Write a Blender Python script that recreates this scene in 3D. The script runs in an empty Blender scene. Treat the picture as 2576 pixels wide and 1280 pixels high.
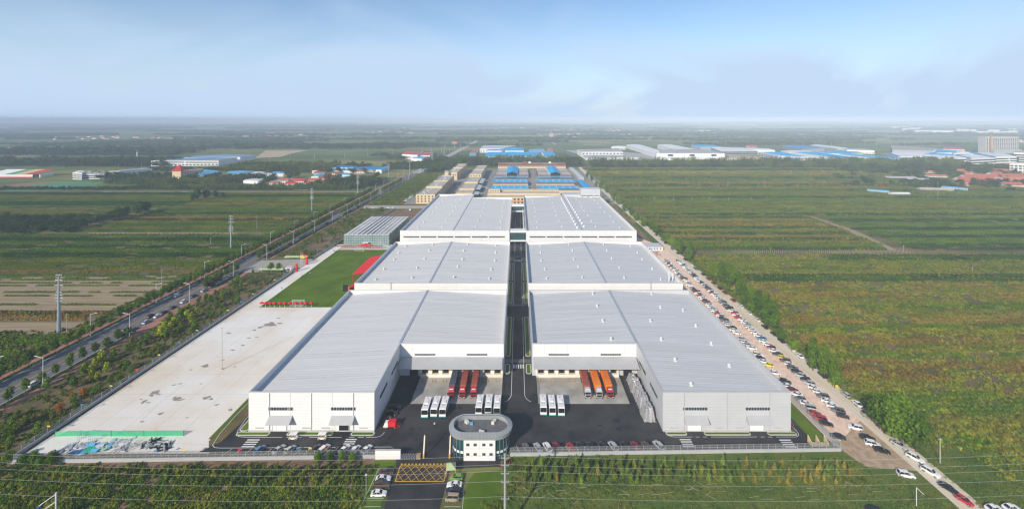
import bpy, math, random
import numpy as np
from mathutils import Vector, Matrix

rnd = random.Random(7)
S = bpy.context.scene
COL = S.collection
R = math.radians

# ---------------------------------------------------------------- camera
# Survey frame: X to the east, Y along the factory axis, metres. The drone hovers at 112 m, level, with a shifted lens.
CAM_H = 112.0
FPX, VX, VY = 1100.0, 1303.0, 299.0      # lens in survey units of a 2576 x 1280 frame
cam_d = bpy.data.cameras.new('camera')
cam_d.sensor_width = 36.0
cam_d.lens = 36.0 * FPX / 2576
cam_d.shift_x = (1288 - VX) / 2576
cam_d.shift_y = (VY - 640) / 2576
cam_d.clip_start = 1.0
cam_d.clip_end = 200000
cam = bpy.data.objects.new('camera', cam_d)
cam.location = (0, 0, CAM_H)
cam.rotation_euler = (R(90), 0, 0)
COL.objects.link(cam)
S.camera = cam

# ---------------------------------------------------------------- world, sun, exposure
SUN_EL, SUN_FROM = 29.0, (-0.50, -0.866)   # the sun stands behind the camera, to its left
W = bpy.data.worlds.new('World')
S.world = W
W.use_nodes = True
wn, wl = W.node_tree.nodes, W.node_tree.links
wn.clear()
sky = wn.new('ShaderNodeTexSky')
sky.sky_type = 'NISHITA'
sky.sun_disc = False
sky.sun_elevation = R(SUN_EL)
sky.sun_rotation = math.atan2(SUN_FROM[0], SUN_FROM[1])
sky.altitude = 100
sky.air_density = 1.0
sky.dust_density = 0.4
sky.ozone_density = 3.0
# thin high cloud: a veil of stretched noise on the sky directions, the same all round
tc = wn.new('ShaderNodeTexCoord')
mp = wn.new('ShaderNodeMapping'); mp.inputs['Scale'].default_value = (1.0, 0.8, 2.4); mp.inputs['Rotation'].default_value = (0, R(8), R(20)); mp.inputs['Location'].default_value = (0.35, 0.1, 0.0)
nz = wn.new('ShaderNodeTexNoise'); nz.inputs['Scale'].default_value = 2.3; nz.inputs['Detail'].default_value = 9; nz.inputs['Roughness'].default_value = 0.50; nz.inputs['Distortion'].default_value = 0.8
cr = wn.new('ShaderNodeValToRGB'); cr.color_ramp.elements[0].position = 0.40; cr.color_ramp.elements[1].position = 0.74
cr.color_ramp.elements[0].color = (0.0, 0.0, 0.0, 1); cr.color_ramp.elements[1].color = (1, 1, 1, 1)
mx = wn.new('ShaderNodeMixRGB'); mx.inputs['Color2'].default_value = (4.0, 5.1, 6.6, 1)
bg = wn.new('ShaderNodeBackground'); bg.inputs['Strength'].default_value = 0.124
wo = wn.new('ShaderNodeOutputWorld')
wl.new(tc.outputs['Generated'], mp.inputs['Vector']); wl.new(mp.outputs['Vector'], nz.inputs['Vector'])
# the veil thickens towards the horizon, where one looks through more of it
sx = wn.new('ShaderNodeSeparateXYZ'); wl.new(tc.outputs['Generated'], sx.inputs[0])
vr = wn.new('ShaderNodeMapRange'); vr.interpolation_type = 'SMOOTHSTEP'
vr.inputs['From Min'].default_value = 0.0; vr.inputs['From Max'].default_value = 0.34; vr.inputs['To Min'].default_value = 1.0; vr.inputs['To Max'].default_value = 0.16
wl.new(sx.outputs['Z'], vr.inputs['Value'])
vm = wn.new('ShaderNodeMath'); vm.operation = 'MULTIPLY'; wl.new(vr.outputs['Result'], vm.inputs[1])
wl.new(nz.outputs['Fac'], cr.inputs['Fac']); wl.new(cr.outputs['Color'], vm.inputs[0])
hz_ = wn.new('ShaderNodeMapRange'); hz_.interpolation_type = 'SMOOTHSTEP'
hz_.inputs['From Min'].default_value = -0.02; hz_.inputs['From Max'].default_value = 0.25; hz_.inputs['To Min'].default_value = 0.9; hz_.inputs['To Max'].default_value = 0.0
wl.new(sx.outputs['Z'], hz_.inputs['Value'])
vx = wn.new('ShaderNodeMath'); vx.operation = 'ADD'; vx.use_clamp = True; wl.new(vm.outputs[0], vx.inputs[0]); wl.new(hz_.outputs['Result'], vx.inputs[1]); wl.new(vx.outputs[0], mx.inputs['Fac'])
wl.new(sky.outputs['Color'], mx.inputs['Color1']); wl.new(mx.outputs['Color'], bg.inputs['Color'])
wl.new(bg.outputs['Background'], wo.inputs['Surface'])

sun_d = bpy.data.lights.new('sun', 'SUN')
sun_d.energy = 4.5
sun_d.angle = R(0.53)
sun_d.color = (1.0, 0.90, 0.75)
sun = bpy.data.objects.new('sun', sun_d)
_d = Vector((-SUN_FROM[0] * math.cos(R(SUN_EL)), -SUN_FROM[1] * math.cos(R(SUN_EL)), -math.sin(R(SUN_EL))))
sun.rotation_euler = _d.to_track_quat('-Z', 'Y').to_euler()
sun.location = (-200, -300, 300)
COL.objects.link(sun)

S.view_settings.view_transform = 'Standard'
S.view_settings.look = 'None'
S.view_settings.exposure = 0.2
S.view_settings.gamma = 1.0
S.view_settings.use_curve_mapping = False
S.render.engine = 'CYCLES'
S.cycles.max_bounces = 5
S.cycles.diffuse_bounces = 2
S.cycles.glossy_bounces = 2
S.cycles.transmission_bounces = 3
S.cycles.transparent_max_bounces = 12
S.cycles.volume_bounces = 0
S.cycles.caustics_reflective = False
S.cycles.caustics_refractive = False
S.cycles.use_denoising = True
S.cycles.pixel_filter_type = 'BLACKMAN_HARRIS'
S.cycles.filter_width = 1.3

# ---------------------------------------------------------------- survey helpers
def gp(x, y, z=0.0):
    """survey sighting (2576-frame) of a point at height z -> world X, Y"""
    Y = FPX * (CAM_H - z) / (y - VY)
    return ((x - VX) * Y / FPX, Y)

def gY(y, z=0.0):
    return FPX * (CAM_H - z) / (y - VY)

def gX(x, Y):
    return (x - VX) * Y / FPX

def ordw(n):
    w = ['first', 'second', 'third', 'fourth', 'fifth', 'sixth', 'seventh', 'eighth', 'ninth', 'tenth', 'eleventh', 'twelfth']
    if 1 <= n <= 12:
        return w[n - 1]
    s = 'th' if 10 <= n % 100 <= 20 else {1: 'st', 2: 'nd', 3: 'rd'}.get(n % 10, 'th')
    return '%d%s' % (n, s)

# ---------------------------------------------------------------- materials
MATS = {}
def mat(name, col, rough=0.8, metal=0.0, var=0.12, scale=0.3, col2=None, stretch=(1, 1, 1), bump=0.0, bscale=3.0, spec=0.3, inst=0.0, detail=4.0, lo=0.35, hi=0.65, transl=0.0, fine=0.0):
    """procedural surface: two tones mixed by world-space noise, optional per-instance variation and bump"""
    if name in MATS:
        return MATS[name]
    m = bpy.data.materials.new(name)
    m.use_nodes = True
    n, l = m.node_tree.nodes, m.node_tree.links
    p = n['Principled BSDF']
    p.inputs['Roughness'].default_value = rough
    p.inputs['Metallic'].default_value = metal
    p.inputs['Specular IOR Level'].default_value = spec
    if col2 is None:
        a = tuple(c * (1 - var) for c in col); b = tuple(min(1, c * (1 + var)) for c in col)
    else:
        a, b = col, col2
    g = n.new('ShaderNodeNewGeometry')
    mpn = n.new('ShaderNodeMapping'); mpn.inputs['Scale'].default_value = stretch
    l.new(g.outputs['Position'], mpn.inputs['Vector'])
    t = n.new('ShaderNodeTexNoise'); t.inputs['Scale'].default_value = scale; t.inputs['Detail'].default_value = detail; t.inputs['Roughness'].default_value = 0.6
    l.new(mpn.outputs['Vector'], t.inputs['Vector'])
    r = n.new('ShaderNodeMapRange'); r.inputs['From Min'].default_value = lo; r.inputs['From Max'].default_value = hi
    l.new(t.outputs['Fac'], r.inputs['Value'])
    fac = r.outputs['Result']
    if inst > 0:
        oi = n.new('ShaderNodeObjectInfo')
        ad = n.new('ShaderNodeMath'); ad.operation = 'MULTIPLY_ADD'; ad.inputs[1].default_value = inst * 2
        sb = n.new('ShaderNodeMath'); sb.operation = 'SUBTRACT'; sb.inputs[1].default_value = 0.5
        l.new(oi.outputs['Random'], sb.inputs[0]); l.new(sb.outputs[0], ad.inputs[0]); l.new(fac, ad.inputs[2])
        cl = n.new('ShaderNodeClamp'); l.new(ad.outputs[0], cl.inputs['Value'])
        fac = cl.outputs['Result']
    mixn = n.new('ShaderNodeMixRGB')
    mixn.inputs['Color1'].default_value = (*a, 1); mixn.inputs['Color2'].default_value = (*b, 1)
    l.new(fac, mixn.inputs['Fac'])
    out = mixn.outputs['Color']
    if fine > 0:
        t3 = n.new('ShaderNodeTexNoise'); t3.inputs['Scale'].default_value = bscale; t3.inputs['Detail'].default_value = 3
        l.new(g.outputs['Position'], t3.inputs['Vector'])
        r3 = n.new('ShaderNodeMapRange'); r3.inputs['From Min'].default_value = 0.3; r3.inputs['From Max'].default_value = 0.7
        r3.inputs['To Min'].default_value = 1 - fine; r3.inputs['To Max'].default_value = 1 + fine
        l.new(t3.outputs['Fac'], r3.inputs['Value'])
        mm = n.new('ShaderNodeMixRGB'); mm.blend_type = 'MULTIPLY'; mm.inputs['Fac'].default_value = 1
        l.new(out, mm.inputs['Color1']); l.new(r3.outputs['Result'], mm.inputs['Color2'])
        out = mm.outputs['Color']
    l.new(out, p.inputs['Base Color'])
    if bump > 0:
        t2 = n.new('ShaderNodeTexNoise'); t2.inputs['Scale'].default_value = bscale; t2.inputs['Detail'].default_value = 4
        l.new(g.outputs['Position'], t2.inputs['Vector'])
        bn = n.new('ShaderNodeBump'); bn.inputs['Strength'].default_value = bump; bn.inputs['Distance'].default_value = 0.2
        l.new(t2.outputs['Fac'], bn.inputs['Height']); l.new(bn.outputs['Normal'], p.inputs['Normal'])
    if transl > 0:
        tr = n.new('ShaderNodeBsdfTranslucent'); l.new(out, tr.inputs['Color'])
        ms = n.new('ShaderNodeMixShader'); ms.inputs['Fac'].default_value = transl
        l.new(p.outputs['BSDF'], ms.inputs[1]); l.new(tr.outputs['BSDF'], ms.inputs[2])
        l.new(ms.outputs['Shader'], n['Material Output'].inputs['Surface'])
    MATS[name] = m
    return m

def mat_see(name, col, alpha, rough=0.6, metal=0.0):
    """a net or thin glass that lets part of what lies behind show"""
    m = bpy.data.materials.new(name); m.use_nodes = True
    n, l = m.node_tree.nodes, m.node_tree.links
    p = n['Principled BSDF']; p.inputs['Base Color'].default_value = (*col, 1); p.inputs['Roughness'].default_value = rough; p.inputs['Metallic'].default_value = metal
    tr = n.new('ShaderNodeBsdfTransparent'); ms = n.new('ShaderNodeMixShader'); ms.inputs['Fac'].default_value = alpha
    l.new(tr.outputs['BSDF'], ms.inputs[1]); l.new(p.outputs['BSDF'], ms.inputs[2])
    l.new(ms.outputs['Shader'], n['Material Output'].inputs['Surface'])
    MATS[name] = m
    return m

def leafmat(name, c1, c2, inst=0.35, scale=0.12, stretch=(1, 1, 1), lo=0.35, hi=0.65, transl=0.18):
    c1 = (c1[0] * 1.22, c1[1] * 1.5, c1[2] * 0.4); c2 = (c2[0] * 1.22, c2[1] * 1.5, c2[2] * 0.4)
    return mat(name, c1, rough=0.75, col2=c2, inst=inst, scale=scale, stretch=stretch, spec=0.0, lo=lo, hi=hi, transl=transl, fine=0.38, bscale=0.9)

# ---------------------------------------------------------------- mesh building
class MB:
    def __init__(self):
        self.v, self.f, self.m = [], [], []
    def quad(self, a, b, c, d, m=0):
        i = len(self.v); self.v += [a, b, c, d]; self.f.append((i, i + 1, i + 2, i + 3)); self.m.append(m)
    def poly(self, pts, m=0):
        i = len(self.v); self.v += list(pts); self.f.append(tuple(range(i, i + len(pts)))); self.m.append(m)
    def box(self, x0, x1, y0, y1, z0, z1, m=0, bottom=True):
        i = len(self.v)
        self.v += [(x0, y0, z0), (x1, y0, z0), (x1, y1, z0), (x0, y1, z0), (x0, y0, z1), (x1, y0, z1), (x1, y1, z1), (x0, y1, z1)]
        fs = [(4, 5, 6, 7), (0, 1, 5, 4), (1, 2, 6, 5), (2, 3, 7, 6), (3, 0, 4, 7)]
        if bottom: fs.append((0, 3, 2, 1))
        for q in fs:
            self.f.append(tuple(i + k for k in q)); self.m.append(m)
        return self
    def hexa(self, p, m=0):
        """8 points: bottom 0-3 counter-clockwise, top 4-7"""
        i = len(self.v); self.v += list(p)
        for q in [(4, 5, 6, 7), (0, 1, 5, 4), (1, 2, 6, 5), (2, 3, 7, 6), (3, 0, 4, 7), (0, 3, 2, 1)]:
            self.f.append(tuple(i + k for k in q)); self.m.append(m)
    def cyl(self, a, b, r0, r1=None, n=8, m=0, cap=True):
        r1 = r0 if r1 is None else r1
        a, b = Vector(a), Vector(b)
        d = (b - a).normalized()
        u = d.orthogonal().normalized(); w = d.cross(u)
        i = len(self.v)
        for k in range(n):
            t = 2 * math.pi * k / n; e = u * math.cos(t) + w * math.sin(t)
            self.v.append(tuple(a + e * r0)); self.v.append(tuple(b + e * r1))
        for k in range(n):
            j = (k + 1) % n
            self.f.append((i + 2 * k, i + 2 * j, i + 2 * j + 1, i + 2 * k + 1)); self.m.append(m)
        if cap:
            self.f.append(tuple(i + 2 * k + 1 for k in range(n))); self.m.append(m)
            self.f.append(tuple(i + 2 * k for k in reversed(range(n)))); self.m.append(m)
        return self
    def prism(self, pts, z0, z1, m=0, mt=None, bottom=False):
        """vertical prism over a counter-clockwise outline"""
        n = len(pts); i = len(self.v)
        self.v += [(x, y, z0) for x, y in pts] + [(x, y, z1) for x, y in pts]
        for k in range(n):
            j = (k + 1) % n
            self.f.append((i + k, i + j, i + n + j, i + n + k)); self.m.append(m)
        self.f.append(tuple(i + n + k for k in range(n))); self.m.append(m if mt is None else mt)
        if bottom:
            self.f.append(tuple(i + k for k in reversed(range(n)))); self.m.append(m)
        return self
    def mesh(self, name, mats, smooth=False):
        me = bpy.data.meshes.new(name)
        me.from_pydata([tuple(p) for p in self.v], [], self.f)
        if not isinstance(mats, (list, tuple)): mats = [mats]
        for k in mats: me.materials.append(k)
        if len(mats) > 1: me.polygons.foreach_set('material_index', self.m)
        if smooth: me.polygons.foreach_set('use_smooth', [True] * len(self.f))
        me.update()
        return me
    def build(self, name, mats, parent=None, loc=(0, 0, 0), rz=0.0, smooth=False):
        return link(name, self.mesh(name, mats, smooth), parent, loc, rz)

def link(name, me, parent=None, loc=(0, 0, 0), rz=0.0):
    o = bpy.data.objects.new(name, me)
    o.location = loc
    if rz: o.rotation_euler = (0, 0, rz)
    if parent is not None: o.parent = parent
    COL.objects.link(o)
    return o

def tag(o, label, cat, group=None):
    o['label'] = label; o['category'] = cat
    if group: o['group'] = group
    return o

def thing(name, label, cat, loc=(0, 0, 0), rz=0.0, group=None):
    o = bpy.data.objects.new(name, None)
    o.empty_display_size = 0.5
    o.location = loc; o.rotation_euler = (0, 0, rz)
    COL.objects.link(o)
    return tag(o, label, cat, group)

def setting(o, kind='structure', label=None, cat=None):
    o['kind'] = kind
    if label: o['label'] = label
    if cat: o['category'] = cat
    return o

def sheet(name, pts, z, m, label=None, cat=None, kind='structure'):
    """a flat piece of ground over an outline"""
    b = MB(); b.poly([(x, y, z) for x, y in pts])
    return setting(b.build(name, m), kind, label, cat)

def rect(x0, x1, y0, y1):
    return [(x0, y0), (x1, y0), (x1, y1), (x0, y1)]

def copy_thing(src, loc, rz=0.0, label=None, scale=None):
    c = src.copy(); c.location = loc; c.rotation_euler = (0, 0, rz)
    if scale: c.scale = scale
    COL.objects.link(c)
    if label: c['label'] = label
    for ch in src.children:
        k = ch.copy(); k.parent = c; COL.objects.link(k)
        for g in ch.children:
            q = g.copy(); q.parent = k; COL.objects.link(q)
    return c

# ---------------------------------------------------------------- scattered growth (uncountable stuff)
def leaf_mesh(name, m, n, shape, size, seed=0, up=0.25, mats2=None):
    """n small leaf faces spread through a volume; shape(rng) -> (point, outward)"""
    rg = np.random.default_rng(seed)
    V = np.zeros((n * 4, 3)); k = 0
    mi = []
    for i in range(n):
        p, o = shape(rg)
        nr = np.array(o) + rg.normal(0, 0.55, 3) + np.array([0, 0, up]); nr /= np.linalg.norm(nr) + 1e-6
        a = np.cross(nr, rg.normal(0, 1, 3)); a /= np.linalg.norm(a) + 1e-6
        b = np.cross(nr, a)
        s = size * rg.uniform(0.6, 1.4); t = s * rg.uniform(0.45, 0.9)
        p = np.array(p)
        V[k] = p - a * s - b * t * 0.3; V[k + 1] = p + b * t * -0.9; V[k + 2] = p + a * s + b * t * 0.2; V[k + 3] = p + b * t
        k += 4
        mi.append(1 if (mats2 and rg.uniform() < mats2[1]) else 0)
    me = bpy.data.meshes.new(name)
    me.from_pydata(V.tolist(), [], [(4 * i, 4 * i + 1, 4 * i + 2, 4 * i + 3) for i in range(n)])
    me.materials.append(m)
    if mats2:
        me.materials.append(mats2[0]); me.polygons.foreach_set('material_index', mi)
    me.update()
    return me

def sh_row(L, w, h, z0=0.0):
    """a hedge-like row along X, rounded top"""
    def f(rg):
        x = rg.uniform(-L / 2, L / 2); t = rg.uniform(0, math.pi); q = rg.uniform(0.55, 1.0) ** 0.5
        lump = 0.75 + 0.25 * math.sin(x * 2.1 + 1.3) + rg.uniform(-0.1, 0.1)
        return (x, math.cos(t) * w / 2 * q, z0 + math.sin(t) * h * q * lump), (0, math.cos(t), math.sin(t))
    return f

def sh_patch(L, w, h, clumps, seed):
    """loose weeds over a rectangle"""
    rr = random.Random(seed)
    cs = [(rr.uniform(-L / 2, L / 2), rr.uniform(-w / 2, w / 2), rr.uniform(0.35, 1.0) * h, rr.uniform(0.5, 1.3)) for _ in range(clumps)]
    def f(rg):
        cx, cy, ch, r = cs[int(rg.integers(len(cs)))]
        d = rg.normal(0, 1, 3); d[2] = abs(d[2]); d /= np.linalg.norm(d)
        q = rg.uniform(0.4, 1.0)
        return (cx + d[0] * r * q, cy + d[1] * r * q, d[2] * ch * q + 0.05), tuple(d)
    return f

def sh_crown(blobs):
    """crown made of overlapping lobes (x, y, z, r, rz)"""
    wts = np.array([b[3] ** 2 for b in blobs]); wts = wts / wts.sum()
    def f(rg):
        b = blobs[int(rg.choice(len(blobs), p=wts))]
        d = rg.normal(0, 1, 3); d /= np.linalg.norm(d)
        q = rg.uniform(0.35, 1.0) ** 0.45
        return (b[0] + d[0] * b[3] * q, b[1] + d[1] * b[3] * q, b[2] + d[2] * b[4] * q), tuple(d)
    return f

TEMPL = {}
def template(name, meshes):
    c = bpy.data.collections.new(name)          # kept out of the scene: only instanced as stuff
    for i, me in enumerate(meshes):
        c.objects.link(bpy.data.objects.new('%s_%d' % (name, i), me))
    TEMPL[name] = c
    return c

def scatter(name, pts, coll, label, cat, scl=None, rot=None, seed=0, ground=None):
    """one stuff object: template pieces set on points"""
    n = len(pts)
    rg = np.random.default_rng(seed + 11)
    me = bpy.data.meshes.new(name)
    me.from_pydata([tuple(p) for p in pts], [], [])
    sc = np.ones((n, 3)) if scl is None else np.asarray(scl, dtype=float)
    ro = np.zeros((n, 3))
    ro[:, 2] = rg.uniform(0, 6.283, n) if rot is None else rot
    a = me.attributes.new('scl', 'FLOAT_VECTOR', 'POINT'); a.data.foreach_set('vector', sc.ravel())
    a = me.attributes.new('rot', 'FLOAT_VECTOR', 'POINT'); a.data.foreach_set('vector', ro.ravel())
    o = link(name, me)
    ng = bpy.data.node_groups.new(name, 'GeometryNodeTree')
    ng.interface.new_socket('Geometry', in_out='INPUT', socket_type='NodeSocketGeometry')
    ng.interface.new_socket('Geometry', in_out='OUTPUT', socket_type='NodeSocketGeometry')
    N, L = ng.nodes, ng.links
    gi, go = N.new('NodeGroupInput'), N.new('NodeGroupOutput')
    ci = N.new('GeometryNodeCollectionInfo'); ci.inputs['Collection'].default_value = coll; ci.inputs['Separate Children'].default_value = True; ci.inputs['Reset Children'].default_value = True
    ip = N.new('GeometryNodeInstanceOnPoints'); ip.inputs['Pick Instance'].default_value = True
    rv = N.new('FunctionNodeRandomValue'); rv.data_type = 'INT'
    for s in rv.inputs:
        if s.enabled and s.name == 'Max': s.default_value = len(coll.objects) - 1
        if s.enabled and s.name == 'Min': s.default_value = 0
    na = N.new('GeometryNodeInputNamedAttribute'); na.data_type = 'FLOAT_VECTOR'; na.inputs['Name'].default_value = 'scl'
    nb = N.new('GeometryNodeInputNamedAttribute'); nb.data_type = 'FLOAT_VECTOR'; nb.inputs['Name'].default_value = 'rot'
    e2r = N.new('FunctionNodeEulerToRotation')
    L.new(gi.outputs[0], ip.inputs['Points']); L.new(ci.outputs[0], ip.inputs['Instance'])
    ro_ = [s for s in rv.outputs if s.enabled][0]
    L.new(ro_, ip.inputs['Instance Index'])
    L.new([s for s in na.outputs if s.enabled][0], ip.inputs['Scale'])
    L.new([s for s in nb.outputs if s.enabled][0], e2r.inputs[0]); L.new(e2r.outputs[0], ip.inputs['Rotation'])
    L.new(ip.outputs['Instances'], go.inputs[0])
    md = o.modifiers.new('growth', 'NODES'); md.node_group = ng
    o['kind'] = 'stuff'; o['label'] = label; o['category'] = cat
    return o
# ================================================================ materials
M = {}
M['white'] = mat('white_sheet_metal', (0.74, 0.74, 0.735), rough=0.45, var=0.03, scale=0.15)
M['silver'] = mat('silver_grey_sheet_metal', (0.50, 0.51, 0.53), rough=0.45, var=0.03, scale=0.15)
M['cream_panel'] = mat('pearl_sheet_metal', (0.74, 0.735, 0.71), rough=0.4, var=0.04, scale=0.1)
M['roof_l'] = mat('light_standing_seam_roof', (0.60, 0.595, 0.585), rough=0.55, var=0.06, scale=0.5, stretch=(0.02, 1, 1), spec=0.4, detail=5)
M['roof_r'] = mat('grey_standing_seam_roof', (0.53, 0.535, 0.54), rough=0.5, var=0.07, scale=0.5, stretch=(0.02, 1, 1), spec=0.5, detail=5)
M['ridge'] = mat('ridge_cap_metal', (0.33, 0.36, 0.42), rough=0.5, var=0.05)
M['trim'] = mat('grey_trim_metal', (0.42, 0.43, 0.45), rough=0.5, var=0.04)
M['canopy'] = mat('canopy_sheet', (0.40, 0.405, 0.415), rough=0.5, var=0.04)
M['dark'] = mat('painted_dark_opening', (0.012, 0.012, 0.014), rough=0.9, var=0.2)  # near-black painted in for the shade inside open doorways and recesses
M['glass'] = mat('window_glass', (0.02, 0.03, 0.035), rough=0.08, var=0.3, scale=0.4, spec=0.6)
M['tealglass'] = mat('teal_curtain_glass', (0.015, 0.06, 0.065), rough=0.08, var=0.35, scale=0.3, spec=0.6)
M['pale'] = mat('pale_plaster', (0.62, 0.60, 0.55), rough=0.9, var=0.06)
M['asphalt'] = mat('new_black_asphalt', (0.020, 0.0205, 0.022), rough=0.8, col2=(0.055, 0.053, 0.052), scale=0.07, bump=0.12, bscale=3, spec=0.2, fine=0.22, detail=6)
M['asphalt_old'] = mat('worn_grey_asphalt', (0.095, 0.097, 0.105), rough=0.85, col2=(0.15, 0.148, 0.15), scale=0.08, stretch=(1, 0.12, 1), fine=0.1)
M['concrete'] = mat('pale_concrete', (0.68, 0.59, 0.47), rough=0.9, col2=(0.76, 0.74, 0.70), scale=0.022, lo=0.36, hi=0.56, bump=0.05, bscale=2, fine=0.05, detail=6)
M['apron'] = mat('dusty_apron_concrete', (0.28, 0.27, 0.245), rough=0.9, col2=(0.46, 0.44, 0.40), scale=0.12, fine=0.06, detail=6)
M['damp'] = mat('damp_concrete', (0.30, 0.265, 0.22), rough=0.6, var=0.15)
M['kerb'] = mat('kerb_stone', (0.48, 0.47, 0.45), rough=0.9, var=0.06)
M['paint'] = mat('white_road_paint', (0.62, 0.62, 0.60), rough=0.8, col2=(0.74, 0.74, 0.72), scale=1.5)
M['ypaint'] = mat('yellow_road_paint', (0.62, 0.36, 0.03), rough=0.8, var=0.12, scale=1.5)
M['lawn'] = mat('mown_lawn', (0.066, 0.122, 0.006), rough=0.95, col2=(0.115, 0.175, 0.012), scale=0.06, bump=0.25, bscale=5, spec=0.1, fine=0.14, detail=6)
M['grass'] = mat('verge_grass', (0.05, 0.085, 0.018), rough=0.95, col2=(0.085, 0.12, 0.03), scale=0.3, bump=0.4, bscale=4, spec=0.1, fine=0.2)
M['roughgrass'] = mat('rough_green_grass', (0.070, 0.125, 0.018), rough=0.95, col2=(0.17, 0.175, 0.035), scale=0.07, bump=0.5, bscale=2.5, spec=0.08, fine=0.25, lo=0.4, hi=0.72)
M['soil'] = mat('bare_brown_soil', (0.15, 0.10, 0.062), rough=1, col2=(0.25, 0.175, 0.11), scale=0.2, bump=0.5, bscale=2, spec=0.05, fine=0.2)
M['weedsoil'] = mat('weedy_soil', (0.085, 0.080, 0.030), rough=1, col2=(0.20, 0.145, 0.075), scale=0.05, stretch=(0.35, 1, 1), bump=0.4, bscale=1.5, spec=0.05, fine=0.2, detail=6)
M['straw'] = mat('stubble_straw', (0.26, 0.20, 0.125), rough=1, col2=(0.36, 0.285, 0.185), scale=0.5, stretch=(0.08, 1, 1), bump=0.4, bscale=2, spec=0.05, fine=0.15)
M['sand'] = mat('yellow_sand', (0.36, 0.28, 0.17), rough=1, col2=(0.50, 0.41, 0.27), scale=0.02, spec=0.05)
M['brick_dust'] = mat('brick_rubble_ground', (0.68, 0.46, 0.34), rough=1, col2=(0.82, 0.64, 0.51), scale=0.35, bump=0.6, bscale=2.5, spec=0.05, fine=0.18, detail=6)
M['dirt_road'] = mat('dusty_track', (0.56, 0.485, 0.36), rough=1, col2=(0.68, 0.60, 0.47), scale=0.2, stretch=(1, 0.15, 1), bump=0.2, bscale=2, spec=0.05, fine=0.08)
M['pink_path'] = mat('red_paver_path', (0.29, 0.125, 0.095), rough=0.95, col2=(0.38, 0.18, 0.14), scale=0.3, stretch=(1, 0.3, 1), fine=0.12)
M['plaza'] = mat('plaza_paving', (0.36, 0.335, 0.29), rough=0.9, var=0.08, scale=0.2)
M['metal'] = mat('galvanised_steel', (0.42, 0.43, 0.44), rough=0.5, metal=0.3, var=0.05)
M['lamp_metal'] = mat('white_painted_steel', (0.62, 0.63, 0.64), rough=0.5, var=0.04)
M['bluegrey'] = mat('blue_grey_steel', (0.26, 0.31, 0.36), rough=0.55, var=0.08, scale=0.5)
M['pole_concrete'] = mat('spun_concrete', (0.42, 0.40, 0.37), rough=0.9, var=0.08)
M['wall_grey'] = mat('rendered_grey_wall', (0.40, 0.41, 0.42), rough=0.9, var=0.05, scale=0.3)
M['mesh'] = mat_see('wire_mesh', (0.30, 0.31, 0.32), 0.28)
M['blue_roof'] = mat('bright_blue_sheet_roof', (0.0, 0.35, 0.68), rough=0.65, var=0.08, scale=0.06, spec=0.15)
M['blue_roof2'] = mat('faded_blue_sheet_roof', (0.10, 0.40, 0.64), rough=0.6, var=0.15, scale=0.08, spec=0.4)
M['blue_dark'] = mat('deep_blue_sheet_roof', (0.0, 0.21, 0.52), rough=0.6, var=0.12, scale=0.06)
M['red_roof'] = mat('red_tile_roof', (0.33, 0.085, 0.055), rough=0.85, col2=(0.42, 0.14, 0.09), scale=0.4, fine=0.1)
M['brown_roof'] = mat('brown_tile_roof', (0.23, 0.09, 0.065), rough=0.9, var=0.15, scale=0.4)
M['crimson_roof'] = mat('crimson_sheet_roof', (0.50, 0.02, 0.03), rough=0.5, var=0.1, scale=0.2)
M['pink_roof'] = mat('salmon_tile_roof', (0.45, 0.15, 0.10), rough=0.85, var=0.14, scale=0.3)
M['cream'] = mat('cream_render', (0.62, 0.49, 0.30), rough=0.9, var=0.05, scale=0.2)
M['flatroof'] = mat('pale_flat_roof', (0.43, 0.40, 0.355), rough=0.95, var=0.10, scale=0.15, stretch=(1, 0.4, 1))
M['house_white'] = mat('white_render', (0.68, 0.67, 0.64), rough=0.9, var=0.06, scale=0.3)
M['house_grey'] = mat('grey_render', (0.36, 0.36, 0.36), rough=0.9, var=0.1, scale=0.3)
M['brickwall'] = mat('dark_red_brickwork', (0.20, 0.085, 0.075), rough=0.9, var=0.12, scale=0.6)
M['red'] = mat('red_fabric', (0.62, 0.015, 0.02), rough=0.7, var=0.08, scale=0.5)
M['yellow'] = mat('yellow_fabric', (0.70, 0.55, 0.03), rough=0.7, var=0.06)
M['limegreen'] = mat('lime_canopy_fabric', (0.40, 0.50, 0.24), rough=0.7, var=0.08)
M['bluef'] = mat('blue_fabric', (0.05, 0.22, 0.55), rough=0.7, var=0.08)
M['greennet'] = mat_see('green_safety_net', (0.02, 0.48, 0.20), 0.72)
M['black'] = mat('black_rubber', (0.012, 0.012, 0.013), rough=0.7, var=0.2)
M['orange'] = mat('orange_container_paint', (0.72, 0.19, 0.015), rough=0.5, var=0.06, scale=0.4)
M['rust'] = mat('rust_red_container_paint', (0.30, 0.075, 0.05), rough=0.55, var=0.10, scale=0.4)
M['navy'] = mat('navy_container_paint', (0.075, 0.085, 0.11), rough=0.5, var=0.08, scale=0.4)
M['skin'] = mat('skin', (0.45, 0.27, 0.19), rough=0.7, var=0.05)
M['trunk'] = mat('bark', (0.09, 0.07, 0.05), rough=1, var=0.2, scale=2)
M['tarp'] = mat('silver_tarpaulin', (0.36, 0.36, 0.37), rough=0.32, metal=0.25, var=0.10, scale=0.8, bump=0.6, bscale=1.4, spec=0.5)

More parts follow.
